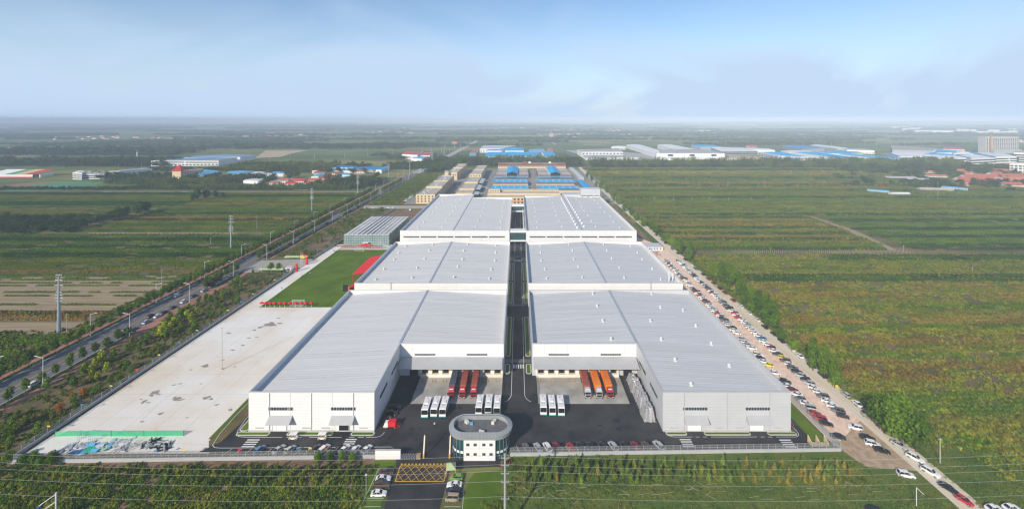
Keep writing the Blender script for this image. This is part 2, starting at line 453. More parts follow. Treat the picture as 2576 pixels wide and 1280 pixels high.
# foliage
M['lf_street'] = leafmat('plane_tree_leaves', (0.040, 0.068, 0.014), (0.105, 0.130, 0.030))
M['lf_dark'] = leafmat('dark_leaves', (0.020, 0.042, 0.016), (0.048, 0.078, 0.026))
M['lf_mid'] = leafmat('mid_green_leaves', (0.045, 0.080, 0.020), (0.100, 0.140, 0.036))
M['lf_willow'] = leafmat('willow_leaves', (0.085, 0.115, 0.028), (0.16, 0.185, 0.050))
M['lf_poplar'] = leafmat('poplar_leaves', (0.045, 0.068, 0.028), (0.095, 0.115, 0.052))
M['lf_olive'] = leafmat('olive_leaves', (0.075, 0.085, 0.024), (0.15, 0.14, 0.045))
M['lf_yellow'] = leafmat('yellow_blossom', (0.34, 0.27, 0.02), (0.50, 0.42, 0.05))
M['lf_red'] = leafmat('red_autumn_leaves', (0.22, 0.045, 0.03), (0.26, 0.085, 0.05))
M['lf_conifer'] = leafmat('cedar_needles', (0.06, 0.088, 0.040), (0.13, 0.155, 0.075))
M['lf_brown'] = leafmat('withered_needles', (0.17, 0.11, 0.05), (0.25, 0.18, 0.09))
M['lf_vine'] = leafmat('bright_vine_leaves', (0.060, 0.075, 0.022), (0.17, 0.155, 0.040), 0.6)
M['lf_far'] = leafmat('belt_tree_leaves', (0.018, 0.033, 0.014), (0.055, 0.074, 0.030), scale=0.02)
M['lf_far2'] = leafmat('poplar_belt_leaves', (0.040, 0.050, 0.024), (0.115, 0.122, 0.060), scale=0.02)
M['cr_dark'] = leafmat('dark_crop', (0.019, 0.042, 0.014), (0.045, 0.078, 0.024), scale=0.06, stretch=(0.4, 1, 1))
M['cr_green'] = leafmat('green_crop', (0.055, 0.090, 0.018), (0.105, 0.140, 0.030), scale=0.06, stretch=(0.4, 1, 1))
M['cr_olive'] = leafmat('olive_crop', (0.090, 0.090, 0.028), (0.17, 0.145, 0.048), scale=0.06, stretch=(0.4, 1, 1))
M['cr_brown'] = leafmat('brown_weeds', (0.14, 0.075, 0.050), (0.25, 0.140, 0.095), scale=0.06, stretch=(0.4, 1, 1))
M['cr_yellow'] = leafmat('yellow_green_crop', (0.12, 0.125, 0.02), (0.25, 0.22, 0.03), scale=0.08)
M['cr_purple'] = leafmat('purple_shrub', (0.045, 0.028, 0.036), (0.085, 0.050, 0.055), scale=0.1)
def overgrown(name, cols, st=(0.022, 0.085, 1)):
    """a field gone wild: bands of green, olive and brown by large noise stretched along the rows"""
    m = leafmat(name, cols[0], cols[1], inst=0.0, transl=0.0)
    n, l = m.node_tree.nodes, m.node_tree.links
    p = n['Principled BSDF']
    g = n.new('ShaderNodeNewGeometry'); mpn = n.new('ShaderNodeMapping'); mpn.inputs['Scale'].default_value = st
    l.new(g.outputs['Position'], mpn.inputs['Vector'])
    t = n.new('ShaderNodeTexNoise'); t.inputs['Scale'].default_value = 1; t.inputs['Detail'].default_value = 5; t.inputs['Roughness'].default_value = 0.62
    l.new(mpn.outputs['Vector'], t.inputs['Vector'])
    oi = n.new('ShaderNodeObjectInfo'); ad = n.new('ShaderNodeMath'); ad.operation = 'MULTIPLY_ADD'; ad.inputs[1].default_value = 0.16
    l.new(oi.outputs['Random'], ad.inputs[0]); l.new(t.outputs['Fac'], ad.inputs[2])
    cr_ = n.new('ShaderNodeValToRGB'); e = cr_.color_ramp.elements
    k = len(cols)
    cols = [(c[0] * 1.3, c[1] * 1.4, c[2] * 0.45) for c in cols]
    e[0].position = 0.40; e[0].color = (*cols[0], 1); e[1].position = 0.78; e[1].color = (*cols[-1], 1)
    for i in range(1, k - 1):
        q = e.new(0.40 + 0.38 * i / (k - 1)); q.color = (*cols[i], 1)
    l.new(ad.outputs[0], cr_.inputs['Fac'])
    tf = n.new('ShaderNodeTexNoise'); tf.inputs['Scale'].default_value = 0.55; tf.inputs['Detail'].default_value = 4; l.new(g.outputs['Position'], tf.inputs['Vector'])
    rf_ = n.new('ShaderNodeMapRange'); rf_.inputs['From Min'].default_value = 0.3; rf_.inputs['From Max'].default_value = 0.7; rf_.inputs['To Min'].default_value = 0.4; rf_.inputs['To Max'].default_value = 1.75
    l.new(tf.outputs['Fac'], rf_.inputs['Value'])
    mu = n.new('ShaderNodeMixRGB'); mu.blend_type = 'MULTIPLY'; mu.inputs['Fac'].default_value = 1; l.new(cr_.outputs['Color'], mu.inputs['Color1']); l.new(rf_.outputs['Result'], mu.inputs['Color2'])
    l.new(mu.outputs['Color'], p.inputs['Base Color'])
    return m
M['over'] = overgrown('overgrown_nursery', [(0.034, 0.082, 0.016), (0.070, 0.125, 0.022), (0.15, 0.155, 0.030), (0.175, 0.120, 0.058), (0.080, 0.130, 0.024), (0.15, 0.115, 0.045)], (0.030, 0.085, 1))
M['over2'] = overgrown('overgrown_rows', [(0.032, 0.070, 0.018), (0.060, 0.100, 0.024), (0.105, 0.105, 0.034), (0.15, 0.110, 0.052), (0.05, 0.092, 0.024)], (0.010, 0.05, 1))
M['verge_mix'] = overgrown('verge_shrubs', [(0.030, 0.055, 0.014), (0.060, 0.090, 0.018), (0.095, 0.100, 0.022), (0.045, 0.075, 0.02)], (0.12, 0.08, 1))

# ================================================================ terrain
def terrain_material():
    m = bpy.data.materials.new('patchwork_farmland'); m.use_nodes = True
    n, l = m.node_tree.nodes, m.node_tree.links
    p = n['Principled BSDF']; p.inputs['Roughness'].default_value = 1; p.inputs['Specular IOR Level'].default_value = 0.05
    g = n.new('ShaderNodeNewGeometry')
    mpn = n.new('ShaderNodeMapping'); mpn.inputs['Scale'].default_value = (1 / 420, 1 / 170, 1); mpn.inputs['Rotation'].default_value = (0, 0, R(4))
    nzw = n.new('ShaderNodeTexNoise'); nzw.inputs['Scale'].default_value = 0.004
    l.new(g.outputs['Position'], mpn.inputs['Vector'])
    vo = n.new('ShaderNodeTexVoronoi'); vo.distance = 'CHEBYCHEV'; vo.inputs['Scale'].default_value = 1; vo.inputs['Randomness'].default_value = 0.85
    l.new(mpn.outputs['Vector'], vo.inputs['Vector'])
    sp = n.new('ShaderNodeSeparateColor'); l.new(vo.outputs['Color'], sp.inputs['Color'])
    c = n.new('ShaderNodeValToRGB'); c.color_ramp.interpolation = 'CONSTANT'
    cols = [(c[0] * 1.7, c[1] * 1.8, c[2] * 1.1) for c in [(0.038, 0.058, 0.024), (0.060, 0.080, 0.034), (0.046, 0.066, 0.030), (0.092, 0.092, 0.048), (0.050, 0.072, 0.026), (0.12, 0.108, 0.062), (0.042, 0.064, 0.028), (0.070, 0.084, 0.036)]]
    e = c.color_ramp.elements; e[0].color = (*cols[0], 1); e[1].position = 1 / 8; e[1].color = (*cols[1], 1)
    for i in range(2, 8):
        q = e.new(i / 8); q.color = (*cols[i], 1)
    l.new(sp.outputs[0], c.inputs['Fac'])
    t = n.new('ShaderNodeTexNoise'); t.inputs['Scale'].default_value = 0.03; t.inputs['Detail'].default_value = 8
    mp2 = n.new('ShaderNodeMapping'); mp2.inputs['Scale'].default_value = (0.3, 1.5, 1)
    l.new(g.outputs['Position'], mp2.inputs['Vector']); l.new(mp2.outputs['Vector'], t.inputs['Vector'])
    r = n.new('ShaderNodeMapRange'); r.inputs['To Min'].default_value = 0.55; r.inputs['To Max'].default_value = 1.45; r.inputs['From Min'].default_value = 0.25; r.inputs['From Max'].default_value = 0.75
    l.new(t.outputs['Fac'], r.inputs['Value'])
    mm = n.new('ShaderNodeMixRGB'); mm.blend_type = 'MULTIPLY'; mm.inputs['Fac'].default_value = 1
    l.new(c.outputs['Color'], mm.inputs['Color1']); l.new(r.outputs['Result'], mm.inputs['Color2'])
    l.new(mm.outputs['Color'], p.inputs['Base Color'])
    return m
b = MB(); E = 60000
b.quad((-E, -3000, 0), (E, -3000, 0), (E, E, 0), (-E, E, 0))
setting(b.build('ground', terrain_material()), 'structure', 'flat farmland reaching to the horizon', 'ground')

# low hills far off on the right
hb = MB(); N_ = 60
for i in range(N_):
    x0 = 3200 + i * 190; x1 = x0 + 190
    hh = lambda x: 14 + 55 * max(0, math.sin((x - 3200) / 11400 * math.pi)) ** 0.8 * (0.75 + 0.25 * math.sin(x / 700.0)) + 8 * math.sin(x / 330.0)
    hb.quad((x0, 9000, 0), (x1, 9000, 0), (x1, 9500, hh(x1)), (x0, 9500, hh(x0)))
    hb.quad((x0, 9500, hh(x0)), (x1, 9500, hh(x1)), (x1, 10600, 0), (x0, 10600, 0))
setting(hb.build('hills', mat('far_hill_scrub', (0.05, 0.065, 0.035), rough=1, var=0.4, scale=0.005)), 'structure', 'low hills on the horizon', 'hills')

# ================================================================ site sheets
sheet('ground_site', rect(-168, 110, 143, 600), 0.010, M['weedsoil'])
sheet('ground_dirt_lot', [(108.6, 150), (128.5, 150), (128.5, 380), (106, 430), (105, 360)], 0.02, M['brick_dust'], 'brick rubble parking ground beside the grey warehouse', 'ground')
sheet('ground_dirt_verge', [(103.5, 425), (122, 400), (128, 640), (108, 640)], 0.016, M['soil'])
sheet('ground_front_bare', [(112, 141), (128, 139), (131, 165), (109, 150)], 0.024, mat('trampled_earth', (0.40, 0.29, 0.19), rough=1, var=0.2, scale=0.5, fine=0.15))
# dirt road along the east side
dr = [(127, 118), (134.5, 118), (134.2, 300), (137, 700), (147, 1010), (139, 1010), (130.5, 700), (127.2, 300)]
sheet('road_dirt', dr, 0.028, M['dirt_road'], 'dusty track beside the parking ground', 'road')
# concrete yard and lawn on the west
sheet('ground_concrete_yard', [(-165, 146.5), (-103.5, 146.5), (-107.5, 152), (-107.5, 258), (-103, 390), (-114, 390), (-162, 390)], 0.03, M['concrete'], 'wide pale concrete yard beside the white warehouse', 'pavement')
sheet('lawn', rect(-154, -101, 260, 374), 0.05, M['lawn'], 'mown green football lawn', 'lawn')
sheet('path_terrace', rect(-154.5, -104, 374, 386), 0.05, mat('terrace_paving', (0.55, 0.52, 0.48), var=0.05, scale=0.4), 'pale terrace in front of the glass hall', 'pavement')
sheet('ground_bare_plot', [(-156, 460), (-105, 460), (-105, 536), (-150, 536)], 0.03, M['soil'])
sheet('road_cross', [(-200, 545), (-108, 545), (-108, 565), (-196, 565)], 0.034, M['plaza'], 'grey cross road behind the glass hall', 'road')
# black asphalt round the front
sheet('road_yard', [(-107.5, 147), (-60, 147.2), (60, 147.8), (106.5, 148), (106.5, 345), (100.5, 345), (100.5, 157), (52, 157), (52, 191.5), (-51, 191.5), (-51, 157), (-98.5, 157), (-98.5, 166), (-104.5, 250), (-105, 252), (-105.5, 252), (-102, 163), (-103, 152)], 0.034, M['asphalt'], 'new black asphalt yard in front of the warehouses', 'road')
sheet('road_axis', rect(-6.2, 6.2, 191.5, 575), 0.034, M['asphalt'], 'black service road between the two rows of warehouses', 'road')
sheet('road_side_gap_west', rect(-97, -6.2, 250.8, 261), 0.032, M['asphalt'])
sheet('road_side_gap_east', rect(6.2, 98, 250.8, 261), 0.032, M['asphalt'])
sheet('road_gap_north', rect(-103, 103, 349, 384), 0.030, M['asphalt'])
sheet('road_gate', [(-38, 118), (-23.0, 118), (-21.6, 140), (-6, 141), (-5, 148), (-41, 148), (-39.5, 141)], 0.036, M['asphalt'], 'entrance drive through the gate', 'road')
sheet('ground_apron_west', rect(-42.4, -6.6, 172, 190.9), 0.044, M['apron'], 'dusty concrete loading apron', 'pavement')
sheet('ground_apron_east', rect(8, 44, 172, 190.9), 0.044, M['apron'], 'dusty concrete loading apron', 'pavement')

# highway on the west
sheet('road_highway', [(-220.2, 120), (-202.4, 120), (-202.0, 900), (-220.6, 900)], 0.03, M['asphalt_old'], 'grey dual lane highway', 'road')
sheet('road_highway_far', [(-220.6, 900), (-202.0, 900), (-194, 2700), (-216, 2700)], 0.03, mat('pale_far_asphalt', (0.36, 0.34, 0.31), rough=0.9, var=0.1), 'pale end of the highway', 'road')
sheet('path_west_sidewalk', [(-225.4, 120), (-222.3, 120), (-222.6, 900), (-226.4, 900)], 0.04, M['pink_path'], 'red paved sidewalk along the highway', 'sidewalk')
sheet('path_east_sidewalk', [(-200.0, 120), (-196.8, 120), (-196.2, 318), (-199.6, 318)], 0.04, M['pink_path'], 'red paved sidewalk along the highway', 'sidewalk')
sheet('path_east_sidewalk', [(-199.6, 350), (-197.4, 350), (-197.4, 900), (-199.2, 900)], 0.04, M['pink_path'], 'red paved sidewalk along the highway', 'sidewalk')
sheet('path_widened_sidewalk', [(-202.2, 232), (-199.9, 228), (-199.9, 292), (-202.2, 288)], 0.045, M['pink_path'], 'red paved lay-by strip', 'sidewalk')
for x0, x1, y0, y1 in ((-222.2, -220.3, 120, 900), (-202.3, -200.1, 120, 226), (-202.3, -200.1, 294, 318), (-202.1, -199.7, 352, 900), (-207.2, -204.8, 287, 322), (-207.2, -204.8, 346, 478), (-207.2, -204.8, 506, 640), (-207.2, -204.8, 664, 800)):
    bb = MB(); bb.box(x0, x1, y0, y1, 0, 0.14, 0, False)
    setting(bb.build('kerb_verge', M['grass']), 'structure')
lm = MB()
for x in (-211.0, -210.4): lm.quad((x, 120, 0), (x + 0.18, 120, 0), (x + 0.18, 900, 0), (x, 900, 0))
setting(lm.build('road_marking_centre', M['ypaint'], loc=(0, 0, 0.042)), 'structure')
lm = MB()
for x in (-219.6, -203.0): lm.quad((x, 120, 0), (x + 0.18, 120, 0), (x + 0.18, 900, 0), (x, 900, 0))
for k in range(120):
    for x in (-215.2, -207.6):
        y = 122 + k * 6.4
        if x > -210 and y > 280: continue
        lm.quad((x, y, 0), (x + 0.15, y, 0), (x + 0.15, y + 3, 0), (x, y + 3, 0))
setting(lm.build('road_marking_lane', M['paint'], loc=(0, 0, 0.042)), 'structure')
# entrance plaza between highway and lawn
sheet('pavement_plaza', [(-202.4, 318), (-163, 322), (-163, 350), (-202.2, 346)], 0.046, M['plaza'], 'pale plaza from the highway to the lawn gate', 'pavement')
sheet('road_plaza_mouth', [(-207.4, 322), (-202.3, 318), (-202.2, 346), (-207.4, 346)], 0.032, M['asphalt_old'])
# strip between highway and fence
sheet('ground_verge_strip', [(-197, 120), (-166.5, 143), (-164.5, 318), (-197, 318)], 0.02, mat('scrubby_verge_soil', (0.07, 0.075, 0.025), rough=1, col2=(0.19, 0.125, 0.07), scale=0.09, bump=0.4, bscale=2, fine=0.2, detail=6))
sheet('ground_verge_strip', [(-197, 350), (-164.5, 352), (-160, 545), (-197, 545)], 0.02, mat('scrubby_verge_soil_b', (0.08, 0.08, 0.03), rough=1, col2=(0.21, 0.13, 0.08), scale=0.07, bump=0.4, bscale=2, fine=0.2, detail=6))
sheet('ground_front_field', [(-190, 100), (-41, 100), (-41, 146.2), (-167, 143)], 0.016, mat('bank_soil', (0.15, 0.095, 0.055), rough=1, col2=(0.24, 0.155, 0.095), scale=0.25, bump=0.5, bscale=1.5, fine=0.2))
sheet('ground_front_field', [(-5, 100), (127, 100), (127, 147.6), (-5, 146.2)], 0.016, M['roughgrass'])
sheet('ground_front_east', [(134.3, 100), (210, 100), (240, 175), (134.3, 175)], 0.014, M['roughgrass'])
sheet('lawn_gate_west', [(-46.5, 118), (-40.2, 118), (-39.6, 143.5), (-47, 143.5)], 0.022, M['lawn'])
sheet('lawn_gate_east', [(-16.2, 118), (-5, 118), (-5, 139.6), (-13.8, 138.5), (-15.5, 135)], 0.024, M['lawn'])
# distant ground sheets
sheet('ground_sand', [gp(640, 398), gp(668, 379), gp(775, 378), gp(735, 386), gp(705, 395)], 0.03, M['sand'], 'bright sandy building plot', 'ground')
sheet('ground_sand', [gp(1838, 408), gp(1832, 391), gp(1905, 393), gp(1960, 414)], 0.03, M['sand'], 'sandy building plot between the factories', 'ground')
sheet('road_far_east', [(156, 1040), (172, 1040), (169, 1900), (160, 1900)], 0.03, mat('far_dark_road', (0.10, 0.095, 0.095), rough=0.9, var=0.1), 'dark road beside the far factories', 'road')
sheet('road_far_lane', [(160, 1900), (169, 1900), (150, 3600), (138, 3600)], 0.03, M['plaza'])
sheet('pavement_far_yard', [gp(1420, 378), gp(1505, 378), gp(1830, 402), gp(1500, 402)], 0.025, mat('far_concrete_yard', (0.34, 0.33, 0.31), rough=0.9, var=0.12, scale=0.02))
sheet('ground_market', [(-150, 575), (140, 575), (150, 960), (-150, 960)], 0.02, mat('market_asphalt', (0.20, 0.195, 0.19), rough=0.9, col2=(0.27, 0.26, 0.245), scale=0.02, fine=0.05), 'grey yard around the market halls', 'pavement')
sheet('field_sports', [gp(0, 482), gp(205, 478), gp(262, 458), gp(130, 456), gp(30, 470)], 0.03, mat('worn_turf', (0.07, 0.19, 0.09), rough=1, col2=(0.10, 0.24, 0.12), scale=0.05, stretch=(0.1, 1, 1)), 'green school sports field', 'field')
sheet('path_school_track', [gp(0, 480), gp(30, 472), gp(150, 457), gp(95, 457), gp(0, 468)], 0.034, mat('running_track', (0.25, 0.15, 0.09), rough=1, var=0.1))
sheet('field_bright', [gp(690, 477), gp(880, 477), gp(880, 469), gp(720, 469)], 0.03, mat('bright_turf', (0.10, 0.22, 0.04), rough=1, var=0.1, scale=0.05), 'bright green strip among tree rows', 'field')
sheet('road_lane_west', [(-640, 672), (-228, 670), (-228, 673), (-640, 676)], 0.03, M['plaza'], 'pale lane along the tree rows', 'road')
for a, c_ in (([(-520, 735), (-502, 735), (-330, 690), (-332, 683)], 'straw'), ):
    sheet('path_field', a, 0.03, M[c_])
sheet('path_field_track', [gp(300, 556), gp(316, 556), gp(450, 505), gp(446, 504)], 0.03, M['dirt_road'], 'pale track between fields', 'path')
sheet('path_field_track', [gp(2038, 545), gp(2044, 545), gp(2148, 578), gp(2255, 628), gp(2240, 630), gp(2130, 580), gp(2085, 562)], 0.03, M['straw'], 'pale track between fields', 'path')
sheet('path_field_track', [gp(2225, 645), gp(2600, 649), gp(2600, 644), gp(2270, 640)], 0.03, M['straw'], 'pale track between fields', 'path')
# ================================================================ the six warehouses
def inset(poly, t):
    n = len(poly); out = []
    for i in range(n):
        p, q, r_ = poly[i - 1], poly[i], poly[(i + 1) % n]
        def nrm(a, c):
            dx, dy = c[0] - a[0], c[1] - a[1]; L = math.hypot(dx, dy)
            return (-dy / L, dx / L)
        n1, n2 = nrm(p, q), nrm(q, r_)
        out.append((q[0] + (n1[0] + n2[0]) * t, q[1] + (n1[1] + n2[1]) * t))
    return out

def ring_walls(poly, H, t, roof_z):
    b = MB(); inn = inset(poly, t); n = len(poly)
    for i in range(n):
        j = (i + 1) % n
        a, c, ia, ic = poly[i], poly[j], inn[i], inn[j]
        b.quad((*a, 0), (*c, 0), (*c, H), (*a, H))
        b.quad((*a, H), (*c, H), (*ic, H), (*ia, H))
        b.quad((*ic, roof_z), (*ia, roof_z), (*ia, H), (*ic, H))
    return b

vent_me = None
def vent_mesh():
    global vent_me
    if vent_me is None:
        b = MB()
        b.box(-0.5, 0.5, -0.5, 0.5, -0.5, 0.25)
        b.cyl((0, 0, 0.25), (0, 0, 0.75), 0.36, 0.42, 10)
        b.cyl((0, 0, 0.75), (0, 0, 0.9), 0.68, 0.64, 12)
        b.cyl((0, 0, 0.9), (0, 0, 1.15), 0.64, 0.18, 12)
        vent_me = b.mesh('roof_ventilator', M['lamp_metal'])
    return vent_me

def roof_slope(x_eave, x_ridge, y0, y1, z_eave, z_ridge, rib=1.6):
    """one slope with standing seams running down from the ridge"""
    b = MB()
    pts = [(x_eave, y0, z_eave), (x_ridge, y0, z_ridge), (x_ridge, y1, z_ridge), (x_eave, y1, z_eave)]
    if x_eave > x_ridge: pts = pts[::-1]
    b.poly(pts)
    n = int((y1 - y0) / rib)
    for k in range(1, n):
        y = y0 + (y1 - y0) * k / n; w, h = 0.10, 0.045
        a0, a1 = (x_eave, y - w, z_eave + 0.004), (x_ridge, y - w, z_ridge + 0.004)
        c0, c1 = (x_eave, y, z_eave + h), (x_ridge, y, z_ridge + h)
        d0, d1 = (x_eave, y + w, z_eave + 0.004), (x_ridge, y + w, z_ridge + 0.004)
        if x_eave < x_ridge: b.quad(a0, a1, c1, c0); b.quad(c0, c1, d1, d0)
        else: b.quad(a1, a0, c0, c1); b.quad(c1, c0, d0, d1)
    return b

_bay = {}
def bay_mesh(w, h, m):
    key = (round(w, 2), round(h, 2), m.name)
    if key not in _bay:
        b = MB(); n = max(1, int(round(h / 1.0)))
        for k in range(n):
            z0, z1 = h * k / n, h * (k + 1) / n
            b.box(0.07, w - 0.07, -0.09, -0.003, z0 + (0.025 if k else 0), z1 - 0.02)
        _bay[key] = b.mesh('wall_panel', m)
    return _bay[key]

def bays(parent, x0, x1, y, n, z0, z1, m):
    w = (x1 - x0) / n
    for k in range(n):
        link('wall_panel', bay_mesh(w, z1 - z0, m), parent, (x0 + k * w, y, z0))

_win = {}
def window_strip(parent, x0, x1, y, z0, z1, n, y_out=0.16):
    w = (x1 - x0)
    b = MB(); t = 0.16
    b.box(0, w, -y_out, -0.02, 0, t); b.box(0, w, -y_out, -0.02, z1 - z0 - t, z1 - z0)
    for k in range(n + 1):
        x = k * (w - t) / n
        b.box(x, x + t, -y_out + 0.003, -0.02, t, z1 - z0 - t)
    fr = b.build('window_strip', M['trim'], parent, (x0, y, z0))
    key = (round(w / n, 2), round(z1 - z0, 2))
    if key not in _win:
        p = MB(); pw = (w - t) / n - t
        p.box(0, pw, -0.11, -0.092, 0, z1 - z0 - 2 * t); _win[key] = p.mesh('pane', M['glass'])
    for k in range(n):
        link('pane', _win[key], fr, (t + k * (w - t) / n, 0, t))
    return fr

def hood(parent, x0, x1, y, z_lo, z_hi, out):
    b = MB(); t = 0.12
    b.hexa([(x0, y - out, z_lo), (x1, y - out, z_lo), (x1, y - 0.1, z_hi), (x0, y - 0.1, z_hi),
            (x0, y - out, z_lo + t), (x1, y - out, z_lo + t), (x1, y - 0.1, z_hi + t), (x0, y - 0.1, z_hi + t)])
    for x in (x0 + 0.02, x1 - 0.08):
        b.poly([(x, y - out + 0.1, z_lo - 0.01), (x, y - 0.1, z_lo - 0.01), (x, y - 0.1, z_hi - 0.01)])
        b.poly([(x + 0.06, y - 0.1, z_hi - 0.01), (x + 0.06, y - 0.1, z_lo - 0.01), (x + 0.06, y - out + 0.1, z_lo - 0.01)])
    return b.build('door_canopy', M['canopy'], parent)

def warehouse(label, poly, ridge, H, slopes, wallm, roofm, vents, ze=2.3):
    """slopes: (x_eave, y0, y1) on either side of the ridge line"""
    t = thing('warehouse', label, 'warehouse', (0, 0, 0))
    ring_walls(poly, H, 0.4, H - 2.9).build('wall', wallm, t)
    ys = []
    for xe, y0, y1 in slopes:
        roof_slope(xe, ridge, y0 + 0.4, y1 - 0.4, H - ze, H - 0.12).build('roof_slope', roofm, t)
        ys += [y0, y1]
    b = MB(); y0, y1 = min(ys) + 0.45, max(ys) - 0.45
    if len(slopes) == 2: y0 = max(slopes[0][1], slopes[1][1]) + 0.45
    b.hexa([(ridge - 0.7, y0, H - 0.14), (ridge + 0.7, y0, H - 0.14), (ridge + 0.7, y1, H - 0.14), (ridge - 0.7, y1, H - 0.14),
            (ridge - 0.5, y0, H + 0.06), (ridge + 0.5, y0, H + 0.06), (ridge + 0.5, y1, H + 0.06), (ridge - 0.5, y1, H + 0.06)])
    b.build('ridge_cap', M['ridge'], t)
    # edge flashing on the parapet
    b = MB(); inn = inset(poly, 0.42); out = inset(poly, -0.05)
    for i in range(len(poly)):
        j = (i + 1) % len(poly)
        b.quad((*out[i], H + 0.07), (*out[j], H + 0.07), (*inn[j], H + 0.07), (*inn[i], H + 0.07))
        b.quad((*out[i], H - 0.25), (*out[j], H - 0.25), (*out[j], H + 0.07), (*out[i], H + 0.07))
    b.build('parapet_flashing', M['trim'] if wallm is M['silver'] else M['silver'], t)
    for x, y in vents:
        xe = [s[0] for s in slopes if (s[0] < ridge) == (x < ridge)]
        xe = xe[0] if xe else slopes[0][0]
        f = abs(x - ridge) / abs(xe - ridge)
        link('roof_ventilator', vent_mesh(), t, (x, y, H - 0.12 - (ze - 0.12) * f + 0.3))
    # thin conductor rails lying across the slopes
    cb = MB()
    for xe, y0, y1 in slopes:
        n = max(3, int((y1 - y0) / 16))
        for k in range(n):
            y = y0 + (k + 0.6) * (y1 - y0) / (n + 0.3)
            for a, c in ((0.08, 0.42), (0.52, 0.90)):
                xa, xc = ridge + (xe - ridge) * a, ridge + (xe - ridge) * c
                za, zc = H - 0.12 - (ze - 0.12) * a, H - 0.12 - (ze - 0.12) * c
                cb.cyl((xa, y, za + 0.28), (xc, y, zc + 0.28), 0.045, n=4)
                for q in range(4):
                    xx = xa + (xc - xa) * q / 3; zz = za + (zc - za) * q / 3
                    cb.cyl((xx, y, zz), (xx, y, zz + 0.28), 0.04, n=4, cap=False)
    cb.build('conductor_rail', M['trim'], t)
    return t

H1 = 14.0
def vg(lst): return [gp(x, y, 13.2) for x, y in lst]
# --- west front warehouse (white, L-shaped round the loading yard)
XL, XR = -96.7, -6.2
P = [(XL, 157), (-51.5, 157), (-51.5, 191), (XR, 191), (XR, 250.5), (XL, 250.5)]
w1 = warehouse('white L-shaped warehouse beside the concrete yard, with an open dark door', P, -51.6, H1,
               [(XL + 0.4, 157, 250.5), (XR - 0.4, 191, 250.5)], M['white'], M['roof_l'], [])
P = [(-XR, 191), (52, 191), (52, 157), (98, 157), (98, 250.5), (-XR, 250.5)]
e1 = warehouse('silver grey L-shaped warehouse next to the rubble car park, nearest the gate', P, 52.1, H1,
               [(97.6, 157, 250.5), (-XR + 0.4, 191, 250.5)], M['silver'], M['roof_r'],
               vg([(1491, 741), (1639, 739), (1502, 772), (1661, 773), (1718, 778), (1516, 810), (1636, 809), (1750, 817), (1537, 856), (1663, 856), (1789, 862), (1698, 908), (1834, 917), (1738, 970)]))
for t, x0, wm in ((w1, XL, M['white']), (e1, 52.0, M['silver'])):
    W_ = 45.2 if t is w1 else 46.0
    bays(t, x0, x0 + W_, 157, 6, 0.45, H1 - 0.3, wm)
    b = MB(); b.box(x0 + 0.02, x0 + W_ - 0.02, 156.72, 156.99, 0.0, 0.42); b.build('plinth', M['kerb'], t)
    for a, c in ((7.1, 16.0), (29.6, 38.5)):
        window_strip(t, x0 + a, x0 + c, 156.9, 7.5, 8.75, 9)
    for a, c in ((7.5, 15.8), (29.8, 38.1)):
        hood(t, x0 + a, x0 + c, 156.9, 3.9, 5.6, 2.6)
    for i, a in enumerate((8.6, 31.0)):
        open_door = (t is w1 and i == 1)
        b = MB(); b.box(x0 + a + 1.6, x0 + a + 5.0, 156.74, 156.88, 0.02, 3.6)
        b.build('door_leaf_or_dark_inside', M['dark'] if open_door else mat('white_door_leaf', (0.84, 0.84, 0.83), rough=0.5, var=0.02), t)  # the open doorway's shaded inside is painted as a black box
        b = MB(); b.box(x0 + a + 0.2, x0 + a + 1.5, 156.76, 156.88, 0.02, 3.6); b.build('side_door', MATS.get('white_door_leaf', M['white']), t)
        b = MB(); b.box(x0 + a + 0.02, x0 + a + 0.18, 156.7, 156.88, 0.02, 3.75); b.box(x0 + a + 5.02, x0 + a + 5.18, 156.7, 156.88, 0.02, 3.75); b.box(x0 + a + 0.19, x0 + a + 5.0, 156.7, 156.88, 3.62, 3.75)
        b.build('door_frame', M['trim'], t)
    for q in (1, 3, 5): b = MB(); xx = x0 + q * W_ / 6; b.box(xx - 0.09, xx + 0.09, 156.66, 156.9, 0.45, H1 - 0.35); b.build('downpipe', M['silver'] if t is w1 else M['trim'], t)
    for a in (2.5, 19.2, 26.2, 39.8):
        b = MB(); b.box(x0 + a, x0 + a + 3.1, 156.84, 156.9, 0.9, 1.4); b.build('wall_louvre', M['trim'], t)
